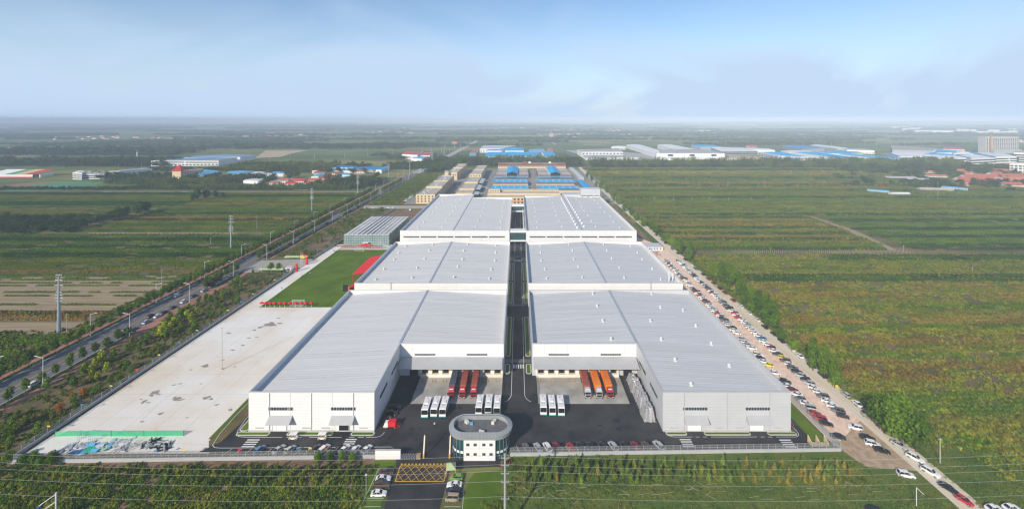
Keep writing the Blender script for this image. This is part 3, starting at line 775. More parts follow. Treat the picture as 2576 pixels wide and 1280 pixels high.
# loading dock fronts
def dock(t, x0, x1, centers, big, wm, wins):
    Y = 191.0
    bays(t, x0 + 0.1, x1 - 0.1, Y, 9, 8.3, H1 - 0.3, wm)
    for a, c in wins: window_strip(t, a, c, Y - 0.1, 8.75, 9.7, 9)
    b = MB()                                                     # long sloping canopy over the doors
    b.hexa([(x0 + 0.3, 184.2, 6.5), (x1 - 0.3, 184.2, 6.5), (x1 - 0.3, 190.9, 7.95), (x0 + 0.3, 190.9, 7.95),
            (x0 + 0.3, 184.2, 6.75), (x1 - 0.3, 184.2, 6.75), (x1 - 0.3, 190.9, 8.15), (x0 + 0.3, 190.9, 8.15)])
    b.build('dock_canopy', M['canopy'], t)
    b = MB(); b.box(min(centers) - 2.2, max(centers) + 2.2, 189.6, 190.95, 0.05, 1.25); b.build('dock_sill', M['concrete'], t)
    dm, fm = MB(), MB()
    dm.box(-1.42, 1.42, 190.7, 190.9, 0, 3.6)
    fm.box(-0.11, 0.11, 190.44, 190.68, 0, 3.3)
    dm, fm = dm.mesh('dock_door', M['dark']), fm.mesh('bumper_post', M['ypaint'])  # shade of the dock recesses is put in as near-black boxes
    edges = []
    for c in centers:
        d = link('dock_door', dm, t, (c, 0, 1.3))
        for s in (-1.3, 1.3): link('bumper_post', fm, d, (s, 0, 0))
        edges += [c - 1.5, c + 1.5]
    pm = {}
    edges = [min(centers) - 2.2] + edges + [max(centers) + 2.2]
    for k in range(0, len(edges), 2):
        w = edges[k + 1] - edges[k]; key = round(w, 2)
        if key not in pm:
            q = MB(); q.box(0, w, 190.1, 190.95, 1.26, 5.2); pm[key] = q.mesh('dock_pier', wm)
        link('dock_pier', pm[key], t, (edges[k], 0, 0))
    b = MB(); b.box(min(centers) - 2.2, max(centers) + 2.2, 190.05, 190.97, 5.22, 6.9); b.build('dock_lintel', wm, t)
    b = MB(); b.box(big[0], big[1], 190.7, 190.93, 0.05, 4.6); b.build('roller_door', M['dark'], t)
WC = [-40.4 + 4.51 * k for k in range(8)]
EC = [10.0 + 4.51 * k for k in range(8)]
dock(w1, -51.1, -6.4, WC, (-47.2, -43.6), M['white'], [(-45.1, -36.1), (-22.4, -13.4)])
dock(e1, 6.4, 51.7, EC, (46.0, 49.6), M['cream_panel'], [(13.3, 22.3), (36.0, 45.0)])
# side wall window bands (seen in raking view)
for t, x, s in ((w1, -51.5, 1), (e1, 52.0, -1)):
    for y0 in (163, 178):
        b = MB(); xa, xb = (x + 0.02, x + 0.12) if s > 0 else (x - 0.12, x - 0.02)
        b.box(xa, xb, y0, y0 + 9, 7.6, 8.7); b.build('side_window', M['glass'], t)

# --- second pair
V2w = [(1030, 618), (1137, 613), (1244, 613), (1350, 618)]
vents2 = []
for yy in (272, 290, 308, 326, 343):
    for xx in (-88, -66, -40, -17): vents2.append((xx + rnd.uniform(-1, 1), yy + rnd.uniform(-1.5, 1.5)))
P = [(-97.6, 261), (XR, 261), (XR, 349), (-97.6, 349)]
w2 = warehouse('white flat-topped warehouse beside the red grandstand, middle of the west row', P, -52.8, H1, [(-97.2, 261, 349), (XR - 0.4, 261, 349)], M['white'], M['roof_l'], vents2)
P = [(-XR, 261), (98.5, 261), (98.5, 349), (-XR, 349)]
e2 = warehouse('pale grey warehouse in the middle of the east row, beside the site cabin', P, 52.8, H1, [(98.1, 261, 349), (-XR + 0.4, 261, 349)], M['cream_panel'], M['roof_r'], [(-x, y) for x, y in vents2])
for t, a, c in ((w2, -97.6, XR), (e2, -XR, 98.5)):
    bays(t, a, c, 261, 9, 6.0, H1 - 0.3, M['cream_panel'])
# cat ladder and tall exhaust pipes
b = MB()
for s in (0, 0.5): b.box(-76 + s, -75.92 + s, 260.6, 260.68, 0, 15.2)
for k in range(40): b.box(-75.92, -75.5, 260.62, 260.66, 0.4 + k * 0.37, 0.44 + k * 0.37)
b.build('cat_ladder', M['metal'], w2)
b = MB()
for s in (0, 0.5): b.box(79 + s, 79.08 + s, 260.6, 260.68, 0, 15.2)
for k in range(40): b.box(79.08, 79.5, 260.62, 260.66, 0.4 + k * 0.37, 0.44 + k * 0.37)
b.build('cat_ladder', M['metal'], e2)
b = MB(); b.cyl((92.6, 268, 12.5), (92.6, 268, 19), 0.45, n=10); b.cyl((92.6, 268, 19), (92.6, 268, 19.5), 0.6, n=10); b.build('exhaust_pipe', M['lamp_metal'], e2)
b = MB(); b.cyl((95.2, 269, 12.5), (95.2, 269, 17.5), 0.35, n=10); b.build('exhaust_pipe', M['lamp_metal'], e2)

# --- third pair, wider, with a long window band
vents3 = []
for k, yy in enumerate(np.linspace(399, 556, 8)):
    for xx in (-91, -70, -38, -16): vents3.append((xx + rnd.uniform(-1, 1), float(yy) + rnd.uniform(-1.5, 1.5)))
P = [(-103.6, 384), (-7.4, 384), (-7.4, 545), (-57, 545), (-57, 568), (-103.6, 568)]
w3 = warehouse('long white warehouse beside the glass hall, farthest west, with a window band', P, -57, H1, [(-103.2, 384, 568), (-7.8, 384, 545)], M['white'], M['roof_l'], [v for v in vents3 if v[0] < -58 or v[1] < 540])
P = [(7.2, 384), (104.2, 384), (104.2, 556), (7.2, 556)]
e3 = warehouse('long grey warehouse with domes along its ridge, farthest of the east row', P, 56.5, H1, [(103.8, 384, 556), (7.6, 384, 556)], M['cream_panel'], M['roof_r'], [(-x + 1.5, y) for x, y in vents3 if y < 552])
for t, a, c in ((w3, -103.6, -7.4), (e3, 7.2, 104.2)):
    bays(t, a, c, 384, 11, 0.4, 7.6, M['white']); bays(t, a, c, 384, 11, 9.2, H1 - 0.3, M['white'])
    n = 6
    for k in range(n):
        q0 = a + 3 + k * (c - a - 6) / n
        window_strip(t, q0, q0 + (c - a - 6) / n - 1.2, 383.95, 7.75, 9.05, 14)
    for q in range(4):
        b = MB(); xx = a + 10 + q * 24; b.box(xx, xx + 2.2, 383.2, 383.86, 1.5, 2.3); b.build('wall_unit', M['black'], t)
dm = MB(); dm.cyl((0, 0, -0.6), (0, 0, 0.7), 0.9, 0.95, 10); dm.cyl((0, 0, 0.7), (0, 0, 1.5), 1.15, 0.55, 10); dm.cyl((0, 0, 1.5), (0, 0, 1.8), 0.55, 0.1, 10)
dm = dm.mesh('ridge_dome', M['lamp_metal'])
for k in range(13):
    for s in (-1, 1): link('ridge_dome', dm, e3, (56.5 + s * 3.4, 392 + k * 12 + (5 if s > 0 else 0), 13.9))
b = MB(); b.box(79.5, 104.0, 553, 566, 15.2, 23.2); b.build('rooftop_plant_room', M['silver'], e3)
b = MB()
for x in (80, 87.5, 95.5, 103): b.box(x, x + 0.8, 553.2, 554.2, 12.4, 15.2)
b.build('plant_room_posts', M['silver'], e3)
b = MB(); b.box(58, 79.3, 556.5, 575, 0, 15.5); b.build('rear_annex', M['silver'], e3)
um = MB(); um.cyl((0, 0, 0), (0, 0, 1.6), 0.8, n=10); um.cyl((0, 0, 1.6), (0, 0, 2.1), 1.0, 0.7, n=10); um = um.mesh('rooftop_fan', M['lamp_metal'])
for k in range(4): link('rooftop_fan', um, e3, (93 + k * 2.6, 548.5, 13.0))

# --- glass bridges between the two rows
def bridge(label, y0, y1, z0, z1):
    t = thing('skybridge', label, 'bridge', (0, y0, 0))
    b = MB(); b.box(-7.1, 7.0, 0, y1 - y0, z1 - 1.6, z1); b.build('roof_slab', M['white'], t)
    b = MB(); b.box(-7.1, 7.0, 0, y1 - y0, z0, z0 + 1.3); b.build('floor_slab', M['white'], t)
    gm = MB(); w = 14.1 / 8
    gm.box(0.06, w - 0.06, 0.25, 0.35, z0 + 1.3, z1 - 1.6); gm = gm.mesh('pane', M['tealglass'])
    for k in range(8): link('pane', gm, t, (-7.1 + k * w, 0, 0))
    b = MB(); b.box(-7.0, 6.9, 0.5, y1 - y0 - 0.1, z0 + 1.32, z1 - 1.62); b.build('glass_body', M['tealglass'], t)
    b = MB()
    for k in range(9): b.box(-7.1 + k * w - 0.05, -7.1 + k * w + 0.05, 0.18, 0.4, z0 + 1.31, z1 - 1.61)
    b.build('mullions', M['trim'], t)
    return t
bridge('teal glass skybridge with white slabs between the two long warehouses, nearer one', 385, 393, 4.0, 13.4)
bridge('teal glass skybridge at the far end of the service road', 492, 502, 7.3, 15.0)
b = MB(); b.cyl((5.4, 405, 11), (5.4, 488, 11), 0.5, n=8)
for k in range(5): b.cyl((5.4, 408 + k * 18, 0), (5.4, 408 + k * 18, 11), 0.22, n=6)
tag(b.build('pipe_rack', M['lamp_metal']), 'white pipe run on posts along the service road', 'pipe rack')

# ================================================================ glass hall (greenhouse restaurant)
gx0, gx1, gy0, gy1, gh = -153.7, -114.0, 386.5, 457.0, 9.6
t = thing('glass_hall', 'large teal glass hall with ribbed glass roof at the end of the lawn', 'greenhouse', (0, 0, 0))
M['hallglass'] = mat('hall_glass', (0.045, 0.115, 0.115), rough=0.12, col2=(0.16, 0.26, 0.255), scale=0.12, spec=0.55, lo=0.3, hi=0.7)
M['roofglass'] = mat('hall_roof_glass', (0.09, 0.11, 0.14), rough=0.3, col2=(0.32, 0.36, 0.40), scale=0.35, stretch=(0.25, 1, 1), spec=0.5, lo=0.4, hi=0.6)
M['shade'] = mat('navy_roof_panel', (0.020, 0.028, 0.060), rough=0.35, var=0.2)
b = MB()
b.quad((gx0, gy0, 0), (gx1, gy0, 0), (gx1, gy0, gh), (gx0, gy0, gh)); b.quad((gx1, gy0, 0), (gx1, gy1, 0), (gx1, gy1, gh), (gx1, gy0, gh))
b.quad((gx1, gy1, 0), (gx0, gy1, 0), (gx0, gy1, gh), (gx1, gy1, gh)); b.quad((gx0, gy1, 0), (gx0, gy0, 0), (gx0, gy0, gh), (gx0, gy1, gh))
b.build('glass_wall', M['hallglass'], t)
b = MB()
for k in range(27): x = gx0 + k * (gx1 - gx0) / 26; b.box(x - 0.06, x + 0.06, gy0 - 0.12, gy0 - 0.01, 0, gh)
b.build('front_mullions', M['lamp_metal'], t)
for k in range(7):
    b = MB(); z = 0.1 + k * 1.55; b.box(gx0 - 0.1, gx1 + 0.1, gy0 - 0.2, gy0 - 0.125, z, z + 0.2); b.build('transom', M['lamp_metal'], t)
b = MB()
for k in range(30): y = gy0 + k * (gy1 - gy0) / 29; b.box(gx1 + 0.01, gx1 + 0.1, y - 0.06, y + 0.06, 0, gh)
for k in range(4): b.box(gx1 + 0.105, gx1 + 0.16, gy0, gy1, 0.1 + k * 3.0, 0.25 + k * 3.0)
b.build('side_mullions', M['trim'], t)
nb = 10; bw = (gx1 - gx0) / nb
for k in range(nb):
    x0 = gx0 + k * bw; dark = k in (3, 4, 5, 6)
    ws = 1.35 if dark else 0.45
    b = MB(); b.hexa([(x0 + ws, gy0, gh + 0.02), (x0 + bw, gy0, gh + 0.02), (x0 + bw, gy1, gh + 0.02), (x0 + ws, gy1, gh + 0.02),
                      (x0 + ws, gy0, gh + 0.12), (x0 + bw, gy0, gh + 0.45), (x0 + bw, gy1, gh + 0.45), (x0 + ws, gy1, gh + 0.12)])
    rb = b.build('roof_bay', M['roofglass'], t)
    b = MB(); b.box(x0, x0 + ws - 0.02, gy0, gy1, gh + 0.02, gh + 0.16); b.build('gutter_strip', M['shade'], t)
    b = MB()
    for q in range(27):
        y = gy0 + 0.6 + q * (gy1 - gy0 - 1.2) / 26
        b.hexa([(x0 + ws, y - 0.13, gh + 0.13), (x0 + bw - 0.05, y - 0.13, gh + 0.46), (x0 + bw - 0.05, y + 0.13, gh + 0.46), (x0 + ws, y + 0.13, gh + 0.13),
                (x0 + ws, y - 0.13, gh + 0.3), (x0 + bw - 0.05, y - 0.13, gh + 0.62), (x0 + bw - 0.05, y + 0.13, gh + 0.62), (x0 + ws, y + 0.13, gh + 0.3)])
    b.build('purlins', M['lamp_metal'], rb)
b = MB(); b.box(gx0 - 0.2, gx1 + 0.2, gy0 - 0.35, gy0 - 0.01, gh + 0.01, gh + 0.35); b.build('eaves_beam', M['lamp_metal'], t)
b = MB(); b.box(-136.5, -131.5, gy0 - 3.2, gy0 - 0.3, 2.9, 3.3)
for x in (-136.3, -131.9): b.box(x, x + 0.25, gy0 - 3.1, gy0 - 2.85, 0, 2.9)
b.build('entrance_porch', M['lamp_metal'], t)

# ================================================================ gatehouse (oval two-storey)
def stadium(cx, cy, half, r, n=14):
    pts = []
    for k in range(n + 1):
        a = -math.pi / 2 + math.pi * k / n; pts.append((cx + half + r * math.cos(a), cy + r * math.sin(a)))
    for k in range(n + 1):
        a = math.pi / 2 + math.pi * k / n; pts.append((cx - half + r * math.cos(a), cy + r * math.sin(a)))
    return pts
gcx, gcy = -12.6, 148.3
t = thing('gatehouse', 'oval two-storey gatehouse with grey parapet roof, white front and dark curved glass', 'gatehouse', (gcx, gcy, 0))
b = MB(); b.prism(stadium(0, 0, 5.2, 4.3), 0, 7.0); b.build('glass_body', M['tealglass'], t)
b = MB(); b.box(-5.2, 5.2, -5.1, -4.0, 0.15, 7.0); b.build('front_block', M['white'], t)
pm_ = MB()
for k in range(7): pm_.box(0.03, 5.17, -0.08, -0.003, k * 0.97 + 0.03, (k + 1) * 0.97)
pm_ = pm_.mesh('wall_panel', M['white'])
for x in (-5.2, 0.0): link('wall_panel', pm_, t, (x, -5.1, 0.16))
wm_ = MB(); wm_.box(0, 1.15, -0.16, -0.085, 0, 0.95); wm_ = wm_.mesh('window', M['trim'])
pn = MB(); pn.box(0.1, 0.55, -0.185, -0.162, 0.1, 0.85); pn.box(0.61, 1.05, -0.185, -0.162, 0.1, 0.85); pn = pn.mesh('pane', M['glass'])
for z in (1.9, 5.0):
    for x in (-4.4, -2.0, 0.85, 3.2):
        f = link('window', wm_, t, (x, -5.1, z)); link('pane', pn, f)
# white belt of low panels on the curved glass
b = MB()
for s in (-1, 1):
    for k in range(10):
        a0 = -math.pi / 2 + s * (k + 0.15) * math.pi / 10; a1 = -math.pi / 2 + s * (k + 0.85) * math.pi / 10
        if s < 0: a0, a1 = a1, a0
        p = lambda a, z, r=4.36: (s * 5.2 + r * math.cos(a), r * math.sin(a), z)
        b.quad(p(a0, 1.9), p(a1, 1.9), p(a1, 2.7), p(a0, 2.7))
b.build('spandrel_panel', M['white'], t)
b = MB()
for s in (-1, 1):
    for k in range(11):
        a = -math.pi / 2 + s * k * math.pi / 10; x, y = s * 5.2 + 4.35 * math.cos(a), 4.35 * math.sin(a)
        b.cyl((x, y, 0), (x, y, 7), 0.06, n=4)
b.build('mullions', M['bluegrey'], t)
# roof: fascia ring sloping inwards, sunk deck
o1, o2, i1, i2 = stadium(0, 0, 5.2, 5.35), stadium(0, 0, 5.2, 5.55), stadium(0, 0, 5.2, 4.0), stadium(0, 0, 5.2, 3.95)
b = MB(); n = len(o1)
for k in range(n):
    j = (k + 1) % n
    b.quad((*o1[k], 7.02), (*o1[j], 7.02), (*o2[j], 8.3), (*o2[k], 8.3))
    b.quad((*o2[k], 8.3), (*o2[j], 8.3), (*i1[j], 8.75), (*i1[k], 8.75))
    b.quad((*i1[k], 8.75), (*i1[j], 8.75), (*i2[j], 7.4), (*i2[k], 7.4))
    b.quad((*o1[j], 7.02), (*o1[k], 7.02), (*i2[k], 7.01), (*i2[j], 7.01))
b.build('parapet_ring', mat('zinc_grey_cladding', (0.27, 0.285, 0.295), rough=0.5, var=0.05, scale=0.5), t)
sm = MB()
for k in range(0, n, 1):
    a, c = o2[k], i1[k]
    d = Vector((c[0] - a[0], c[1] - a[1], 0.45)); 
    sm.cyl((a[0], a[1], 8.31), (c[0], c[1], 8.76), 0.035, n=4)
    sm.cyl((o1[k][0], o1[k][1], 7.05), (a[0], a[1], 8.3), 0.035, n=4)
for x in np.linspace(-4.4, 4.4, 8):
    for s in (-1, 1): sm.cyl((x, s * 5.55, 8.31), (x, s * 4.0, 8.76), 0.035, n=4); sm.cyl((x, s * 5.35, 7.05), (x, s * 5.55, 8.3), 0.035, n=4)
sm.build('parapet_seams', M['trim'], t)
b = MB(); b.poly([(x, y, 7.42) for x, y in i2]); b.build('roof_deck', mat('grey_roof_membrane', (0.13, 0.13, 0.138), rough=0.85, var=0.2, scale=0.4), t)
hr = MB(); hs = stadium(0, 0, 5.2, 4.5)
for k in range(12, len(hs) - 11): hr.cyl((*hs[k], 8.95), (*hs[(k + 1) % n], 8.95), 0.05, n=4)
hr.build('parapet_handrail', M['lamp_metal'], t)
am = MB(); am.box(-0.5, 0.5, -0.35, 0.35, 0.15, 0.95); am.cyl((0, -0.36, 0.55), (0, -0.38, 0.55), 0.3, n=10); am.box(-0.45, 0.45, -0.25, 0.25, 0, 0.15); am = am.mesh('air_conditioner', M['pale'])
for x, y, r_ in ((-5.3, 2.3, 0.1), (-4.7, 1.8, 0.6), (4.0, 1.6, -0.1), (4.6, 2.4, 0.9), (0.9, -2.9, 0.0), (0.0, -2.7, 1.4)): link('air_conditioner', am, t, (x, y, 7.43), r_)
b = MB(); b.box(-3.9, -2.8, 1.2, 2.2, 7.44, 7.9); b.build('roof_hatch', M['blue_roof2'], t)

# ================================================================ gate, barrier, boundary fence
def fenceY(x): return 145.4 + 0.0193 * x
def fence_run(label, a, c, n, wall_h=1.05, top=2.9, skip=()):
    dx, dy = c[0] - a[0], c[1] - a[1]; L = math.hypot(dx, dy); ang = math.atan2(dy, dx)
    t = thing('boundary_fence', label, 'fence', (*a, 0), ang)
    b = MB(); b.box(0, L, -0.12, 0.12, 0, wall_h); b.box(0, L, -0.17, 0.17, wall_h + 0.003, wall_h + 0.1); b.build('base_wall', M['wall_grey'], t)
    w = L / n
    pm = MB(); pm.box(-0.05, 0.05, -0.05, 0.05, wall_h + 0.1, top); pm = pm.mesh('post', M['metal'])
    mm = MB(); mm.quad((0.07, 0, wall_h + 0.12), (w - 0.07, 0, wall_h + 0.12), (w - 0.07, 0, top - 0.05), (0.07, 0, top - 0.05)); mm = mm.mesh('mesh_panel', M['mesh'])
    for k in range(n + 1): link('post', pm, t, (k * w, 0, 0))
    for k in range(n): link('mesh_panel', mm, t, (k * w, 0, 0))
    for z in (top - 0.06, (wall_h + top) / 2):
        b = MB(); b.box(0, L, -0.08, -0.052, z, z + 0.07); b.build('rail', M['metal'], t)
    return t
fence_run('grey mesh fence on a low wall in front of the white warehouse and concrete yard', (-166.5, fenceY(-166.5)), (-47.2, fenceY(-47.2)), 48)
fence_run('grey mesh fence on a low wall in front of the silver warehouse and parked cars', (-2.6, fenceY(-2.6)), (109, fenceY(109)), 45)
fence_run('mesh fence between the concrete yard and the planted highway strip', (-166.5, fenceY(-166.5) + 0.4), (-164.2, 318), 44)
fence_run('mesh fence west of the lawn, between plaza and glass hall', (-163.6, 352), (-158.5, 460), 27)
fence_run('mesh fence beside the bare plot behind the glass hall', (-158.4, 461), (-152, 540), 16)
fence_run('mesh fence between the silver warehouse and the rubble car park', (109, fenceY(109) + 0.4), (105.5, 345), 50)
# white gate wall
t = thing('gate_wall', 'blank white name wall beside the entrance gate', 'wall', (-47.0, fenceY(-44) - 0.3, 0))
b = MB(); b.box(0, 8.3, -0.3, 0.3, 0, 2.9); b.build('wall_body', M['white'], t)
b = MB(); b.box(-0.06, 8.36, -0.36, 0.36, 2.903, 3.0); b.build('coping', M['kerb'], t)
# folding gate
t = thing('folding_gate', 'retracted steel folding gate beside the white name wall', 'gate', (-38.4, 144.2, 0))
for k in range(9):
    b = MB(); x = k * 0.55
    b.cyl((x, -0.5, 0.1), (x, 0.5, 0.1), 0.05, n=6); b.cyl((x, -0.5, 1.5), (x, 0.5, 1.5), 0.05, n=6); b.cyl((x, -0.5, 0.1), (x, -0.5, 1.5), 0.05, n=6); b.cyl((x, 0.5, 0.1), (x, 0.5, 1.5), 0.05, n=6)
    b.cyl((x, -0.5, 0.2), (x + 0.5, -0.5, 1.4), 0.03, n=4); b.cyl((x, 0.5, 1.4), (x + 0.5, 0.5, 0.2), 0.03, n=4)
    b.build('gate_frame', M['metal'], t)
b = MB(); b.box(4.9, 6.3, -0.45, 0.45, 0.15, 1.7); b.build('motor_head', mat('bronze_panel', (0.30, 0.24, 0.16), rough=0.4, var=0.1), t)
for x, lb in ((-31.2, 'raised barrier arm beside the folding gate'), (-22.6, 'raised barrier arm beside the gatehouse')):
    t = thing('barrier', lb, 'barrier', (x, 144.6, 0))
    b = MB(); b.box(-0.25, 0.25, -0.25, 0.25, 0, 1.3); b.build('cabinet', M['ypaint'], t)
    b = MB(); b.hexa([(-0.22, -0.07, 1.3), (0.22, -0.07, 1.3), (0.22, 0.07, 1.3), (-0.22, 0.07, 1.3), (-0.2, 1.5, 6.0), (0.2, 1.5, 6.0), (0.2, 1.64, 6.0), (-0.2, 1.64, 6.0)])
    b.poly([(-0.2, 1.56, 6.0), (0.2, 1.56, 6.0), (0, 1.75, 6.5)])
    b.build('barrier_arm', mat('cream_barrier', (0.66, 0.58, 0.44), rough=0.6, var=0.05), t)

# ================================================================ markings and kerbs of the yard
def strip(b, pts, w):
    for (x0, y0), (x1, y1) in zip(pts[:-1], pts[1:]):
        d = Vector((x1 - x0, y1 - y0)); L = d.length
        if L < 1e-6: continue
        nx, ny = -d.y / L * w / 2, d.x / L * w / 2; z = 0.0006 * (len(b.f) % 12)      # each stroke a hair above the last, never flush
        b.quad((x0 - nx, y0 - ny, z), (x1 - nx, y1 - ny, z), (x1 + nx, y1 + ny, z), (x0 + nx, y0 + ny, z))
def arc(cx, cy, r, a0, a1, n=8):
    return [(cx + r * math.cos(R(a0 + (a1 - a0) * k / n)), cy + r * math.sin(R(a0 + (a1 - a0) * k / n))) for k in range(n + 1)]
b = MB()
for s in (-1, 1):
    strip(b, [(s * 2.65, 190), (s * 2.65, 247)], 0.18); strip(b, [(s * 2.65, 262), (s * 2.65, 352)], 0.18); strip(b, [(s * 2.65, 360), (s * 2.65, 560)], 0.18)
    strip(b, [(s * 2.65, 190), (s * 2.7, 178)] + arc(s * 8.7, 178, 6, 180 if s > 0 else 0, 235 if s > 0 else -55, 6), 0.18)
strip(b, [(-105, 150.3), (-103.6, 149.2), (-101.6, 148.9), (-60, 149.3), (-44, 149.4)] + arc(-44, 147.2, 2.2, 90, 0), 0.16)
strip(b, [(-105, 150.3), (-106.2, 156), (-106.6, 165), (-106.8, 235)], 0.16)
strip(b, [(-101.8, 235), (-101.6, 163), (-100.6, 156.6), (-98.6, 154.3), (-95, 153.9), (-83, 153.9)], 0.16)
for x in (-82, -80, ): pass
for x0, x1 in ((-81.5, -79.5), (-78.2, -76.2), (-73.5, -62), (-59.5, -57.5), (-56.3, -54.3)): strip(b, [(x0, 153.9), (x1, 153.9)], 0.16)
strip(b, [(-53.5, 153.9), (-50.2, 154.0)] + arc(-50.2, 156.4, 2.4, -90, 0), 0.16)
strip(b, [(52.6, 156.8), (53.5, 154.6), (55, 154.1), (61.5, 154.1)], 0.16)
for x0, x1 in ((62.6, 64), (65.2, 66.6), (68, 84.2), (85.5, 87), (88.2, 89.7), (91, 97.5)): strip(b, [(x0, 154.1), (x1, 154.1)], 0.16)
strip(b, arc(97.5, 156.6, 2.5, -90, 0) + [(100.2, 175), (100.0, 345)], 0.16)
for k in range(17):                                             # slanted parking bays inside the west fence
    x = -99 + k * 3.35; strip(b, [(x, 144.2), (x + 1.9, 148.6)], 0.14)
for k in range(14):
    x = -0.5 + k * 3.35; strip(b, [(x, 148.2 + 1.7), (x + 1.6, 145.9)], 0.14)
for y in (139.9, 137.2, 134.5, 131.8, 129.1, 126.4): strip(b, [(-44.6, y), (-39.6, y)], 0.12)
strip(b, [(-44.6, 140), (-45.6, 124)], 0.12)
for y in (134.2, 131.6, 129.0, 126.4, 123.8): strip(b, [(-21.3, y), (-16.6, y)], 0.12)
strip(b, [(-16.5, 134.3), (-15.8, 123)], 0.12)
setting(b.build('road_marking_white', M['paint'], loc=(0, 0, 0.052)), 'structure')
def zebra(x0, x1, y0, n, along='x', step=1.05, w=0.5):
    b = MB()
    for k in range(n):
        if along == 'x': y = y0 + k * step; b.quad((x0, y, 0), (x1, y, 0), (x1, y + w, 0), (x0, y + w, 0))
        else: x = x0 + k * step; b.quad((x, y0, 0), (x + w, y0, 0), (x + w, x1, 0), (x, x1, 0))
    return setting(b.build('road_marking_crossing', M['paint'], loc=(0, 0, 0.054)), 'structure')
zebra(-94.5, -90.2, 149.3, 4); zebra(-60.2, -56.4, 149.5, 4); zebra(56.5, 60.4, 149.4, 4); zebra(91.2, 95.2, 149.2, 4)
zebra(-2.1, 199.5, 196.4, 5, 'y'); zebra(-2.1, 347.5, 343.5, 5, 'y'); zebra(-2.1, 452, 448.5, 5, 'y')
sheet('road_marking_slab', rect(-6.0, 6.0, 201, 204), 0.046, M['asphalt_old']); sheet('road_marking_slab', rect(-6, 6, 355, 357.5), 0.046, M['asphalt_old']); sheet('road_marking_slab', rect(-6, 6, 262, 264.5), 0.046, M['asphalt_old'])
# yellow box junction at the gate
b = MB(); x0, x1, y0, y1 = -38.0, -22.9, 135.2, 141.3
for q in ([(x0, y0), (x1, y0)], [(x0, y1), (x1, y1)], [(x0, y0), (x0, y1)], [(x1, y0), (x1, y1)]): strip(b, q, 0.28)
n = 6; w = (x1 - x0) / n
for k in range(-2, n + 1):
    for s in (1, -1):
        xa = x0 + (k if s > 0 else k + 2) * w; xb = x0 + (k + 2 if s > 0 else k) * w; ya, yb = y0, y1
        def cut(xq, xa=xa, xb=xb): return y0 + (y1 - y0) * (xq - xa) / (xb - xa)
        lo_, hi_ = (xa, xb) if s > 0 else (xb, xa)
        l2, h2 = max(lo_, x0), min(hi_, x1)
        if h2 - l2 > 0.1: strip(b, [(l2, cut(l2)), (h2, cut(h2))], 0.13)
setting(b.build('road_marking_yellow_box', M['ypaint'], loc=(0, 0, 0.055)), 'structure')
b = MB()
for k in range(26):
    if k % 2 == 0: b.box(-38 + k * 0.58, -38 + (k + 1) * 0.58, 141.7, 142.15, 0.04, 0.12)
tag(b.build('speed_bump', M['ypaint']), 'yellow and black speed bump across the gate drive', 'speed bump')
# grass islands with kerbs
def island(name, pts, label=None):
    b = MB(); b.prism(pts, 0.0, 0.16); setting(b.build('kerb_island', M['kerb']), 'structure')
    sheet('lawn_island', inset(pts, 0.22), 0.17, M['lawn'])
def rr(x0, x1, y0, y1, r=1.2):
    return arc(x0 + r, y0 + r, r, 180, 270, 4) + arc(x1 - r, y0 + r, r, 270, 360, 4) + arc(x1 - r, y1 - r, r, 0, 90, 4) + arc(x0 + r, y1 - r, r, 90, 180, 4)
for s in (-1, 1):
    xa, xb = (3.5, 6.0) if s > 0 else (-6.0, -3.5)
    for y0, y1 in ((192, 200), (206, 247.5), (265, 300), (303, 341), (345, 353)): island('i', rr(xa, xb, y0, y1))
for x0, x1 in ((-100.2, -88.3), (-82.2, -65.8), (-59.5, -51.0)): island('i', rr(x0, x1, 154.6, 156.6, 0.9))
island('i', rr(-100.4, -97.0, 156.8, 166, 1.2))
for x0, x1 in ((52.6, 60.2), (66.2, 82.8), (88.8, 99.2)): island('i', rr(x0, x1, 154.8, 156.6, 0.9))
sheet('lawn_strip', [(-108.4, 153), (-107, 153), (-105.2, 250), (-108, 250)], 0.06, M['lawn'])
sheet('lawn_strip', [(102.5, 150.5), (107.6, 149), (105.4, 340), (102.0, 340)], 0.06, M['lawn'])
# patches of damp on the concrete yard
b = MB(); rg = random.Random(3)
def blot(cx, cy, r, el=1.0):
    n = 12; ph = rg.uniform(0, 6); z = 0.0006 * (len(b.f) % 12)
    b.poly([(cx + r * el * (0.7 + 0.3 * math.sin(3 * k * 6.283 / n + ph) + 0.15 * rg.uniform(-1, 1)) * math.cos(k * 6.283 / n), cy + r * (0.7 + 0.3 * math.sin(2 * k * 6.283 / n + ph)) * math.sin(k * 6.283 / n), z) for k in range(n)])
for px, py, r_ in ((387, 988, 1.6), (381, 994, 1.0), (392, 985, 1.2), (397, 992, .8), (445, 1003, 1.4), (452, 1006, .9), (440, 999, .7), (460, 1004, .6), (520, 1000, 1.3), (531, 1003, .8), (514, 1003, .7), (365, 1008, .9), (360, 1012, .8), (372, 1012, .7), (405, 1040, .9), (303, 1088, .9), (358, 1060, .6), (355, 1004, .5), (517, 920, 1.6), (452, 965, .7), (437, 968, .8), (505, 965, .5), (545, 1018, .7), (680, 815, 3.2), (672, 818, 2.0), (655, 823, 1.4), (702, 813, 1.5), (640, 830, 1.0), (560, 905, .8), (585, 880, 1.0), (610, 868, .9), (625, 850, 1.0), (645, 848, .8), (575, 838, 1.2), (700, 800, 1.0), (580, 1030, .8), (480, 930, .5), (590, 922, .6), (470, 1050, .5)):
    x, y = gp(px, py); blot(x, y, r_, 1.5)
setting(b.build('ground_damp_patches', M['damp'], loc=(0, 0, 0.038)), 'structure')
b = MB(); strip(b, [gp(350, 1062), gp(395, 1020), gp(470, 962)], 0.12)
for k in range(1, 5): strip(b, [(-164 + k * 11, 150), (-164 + k * 11, 258)], 0.07)
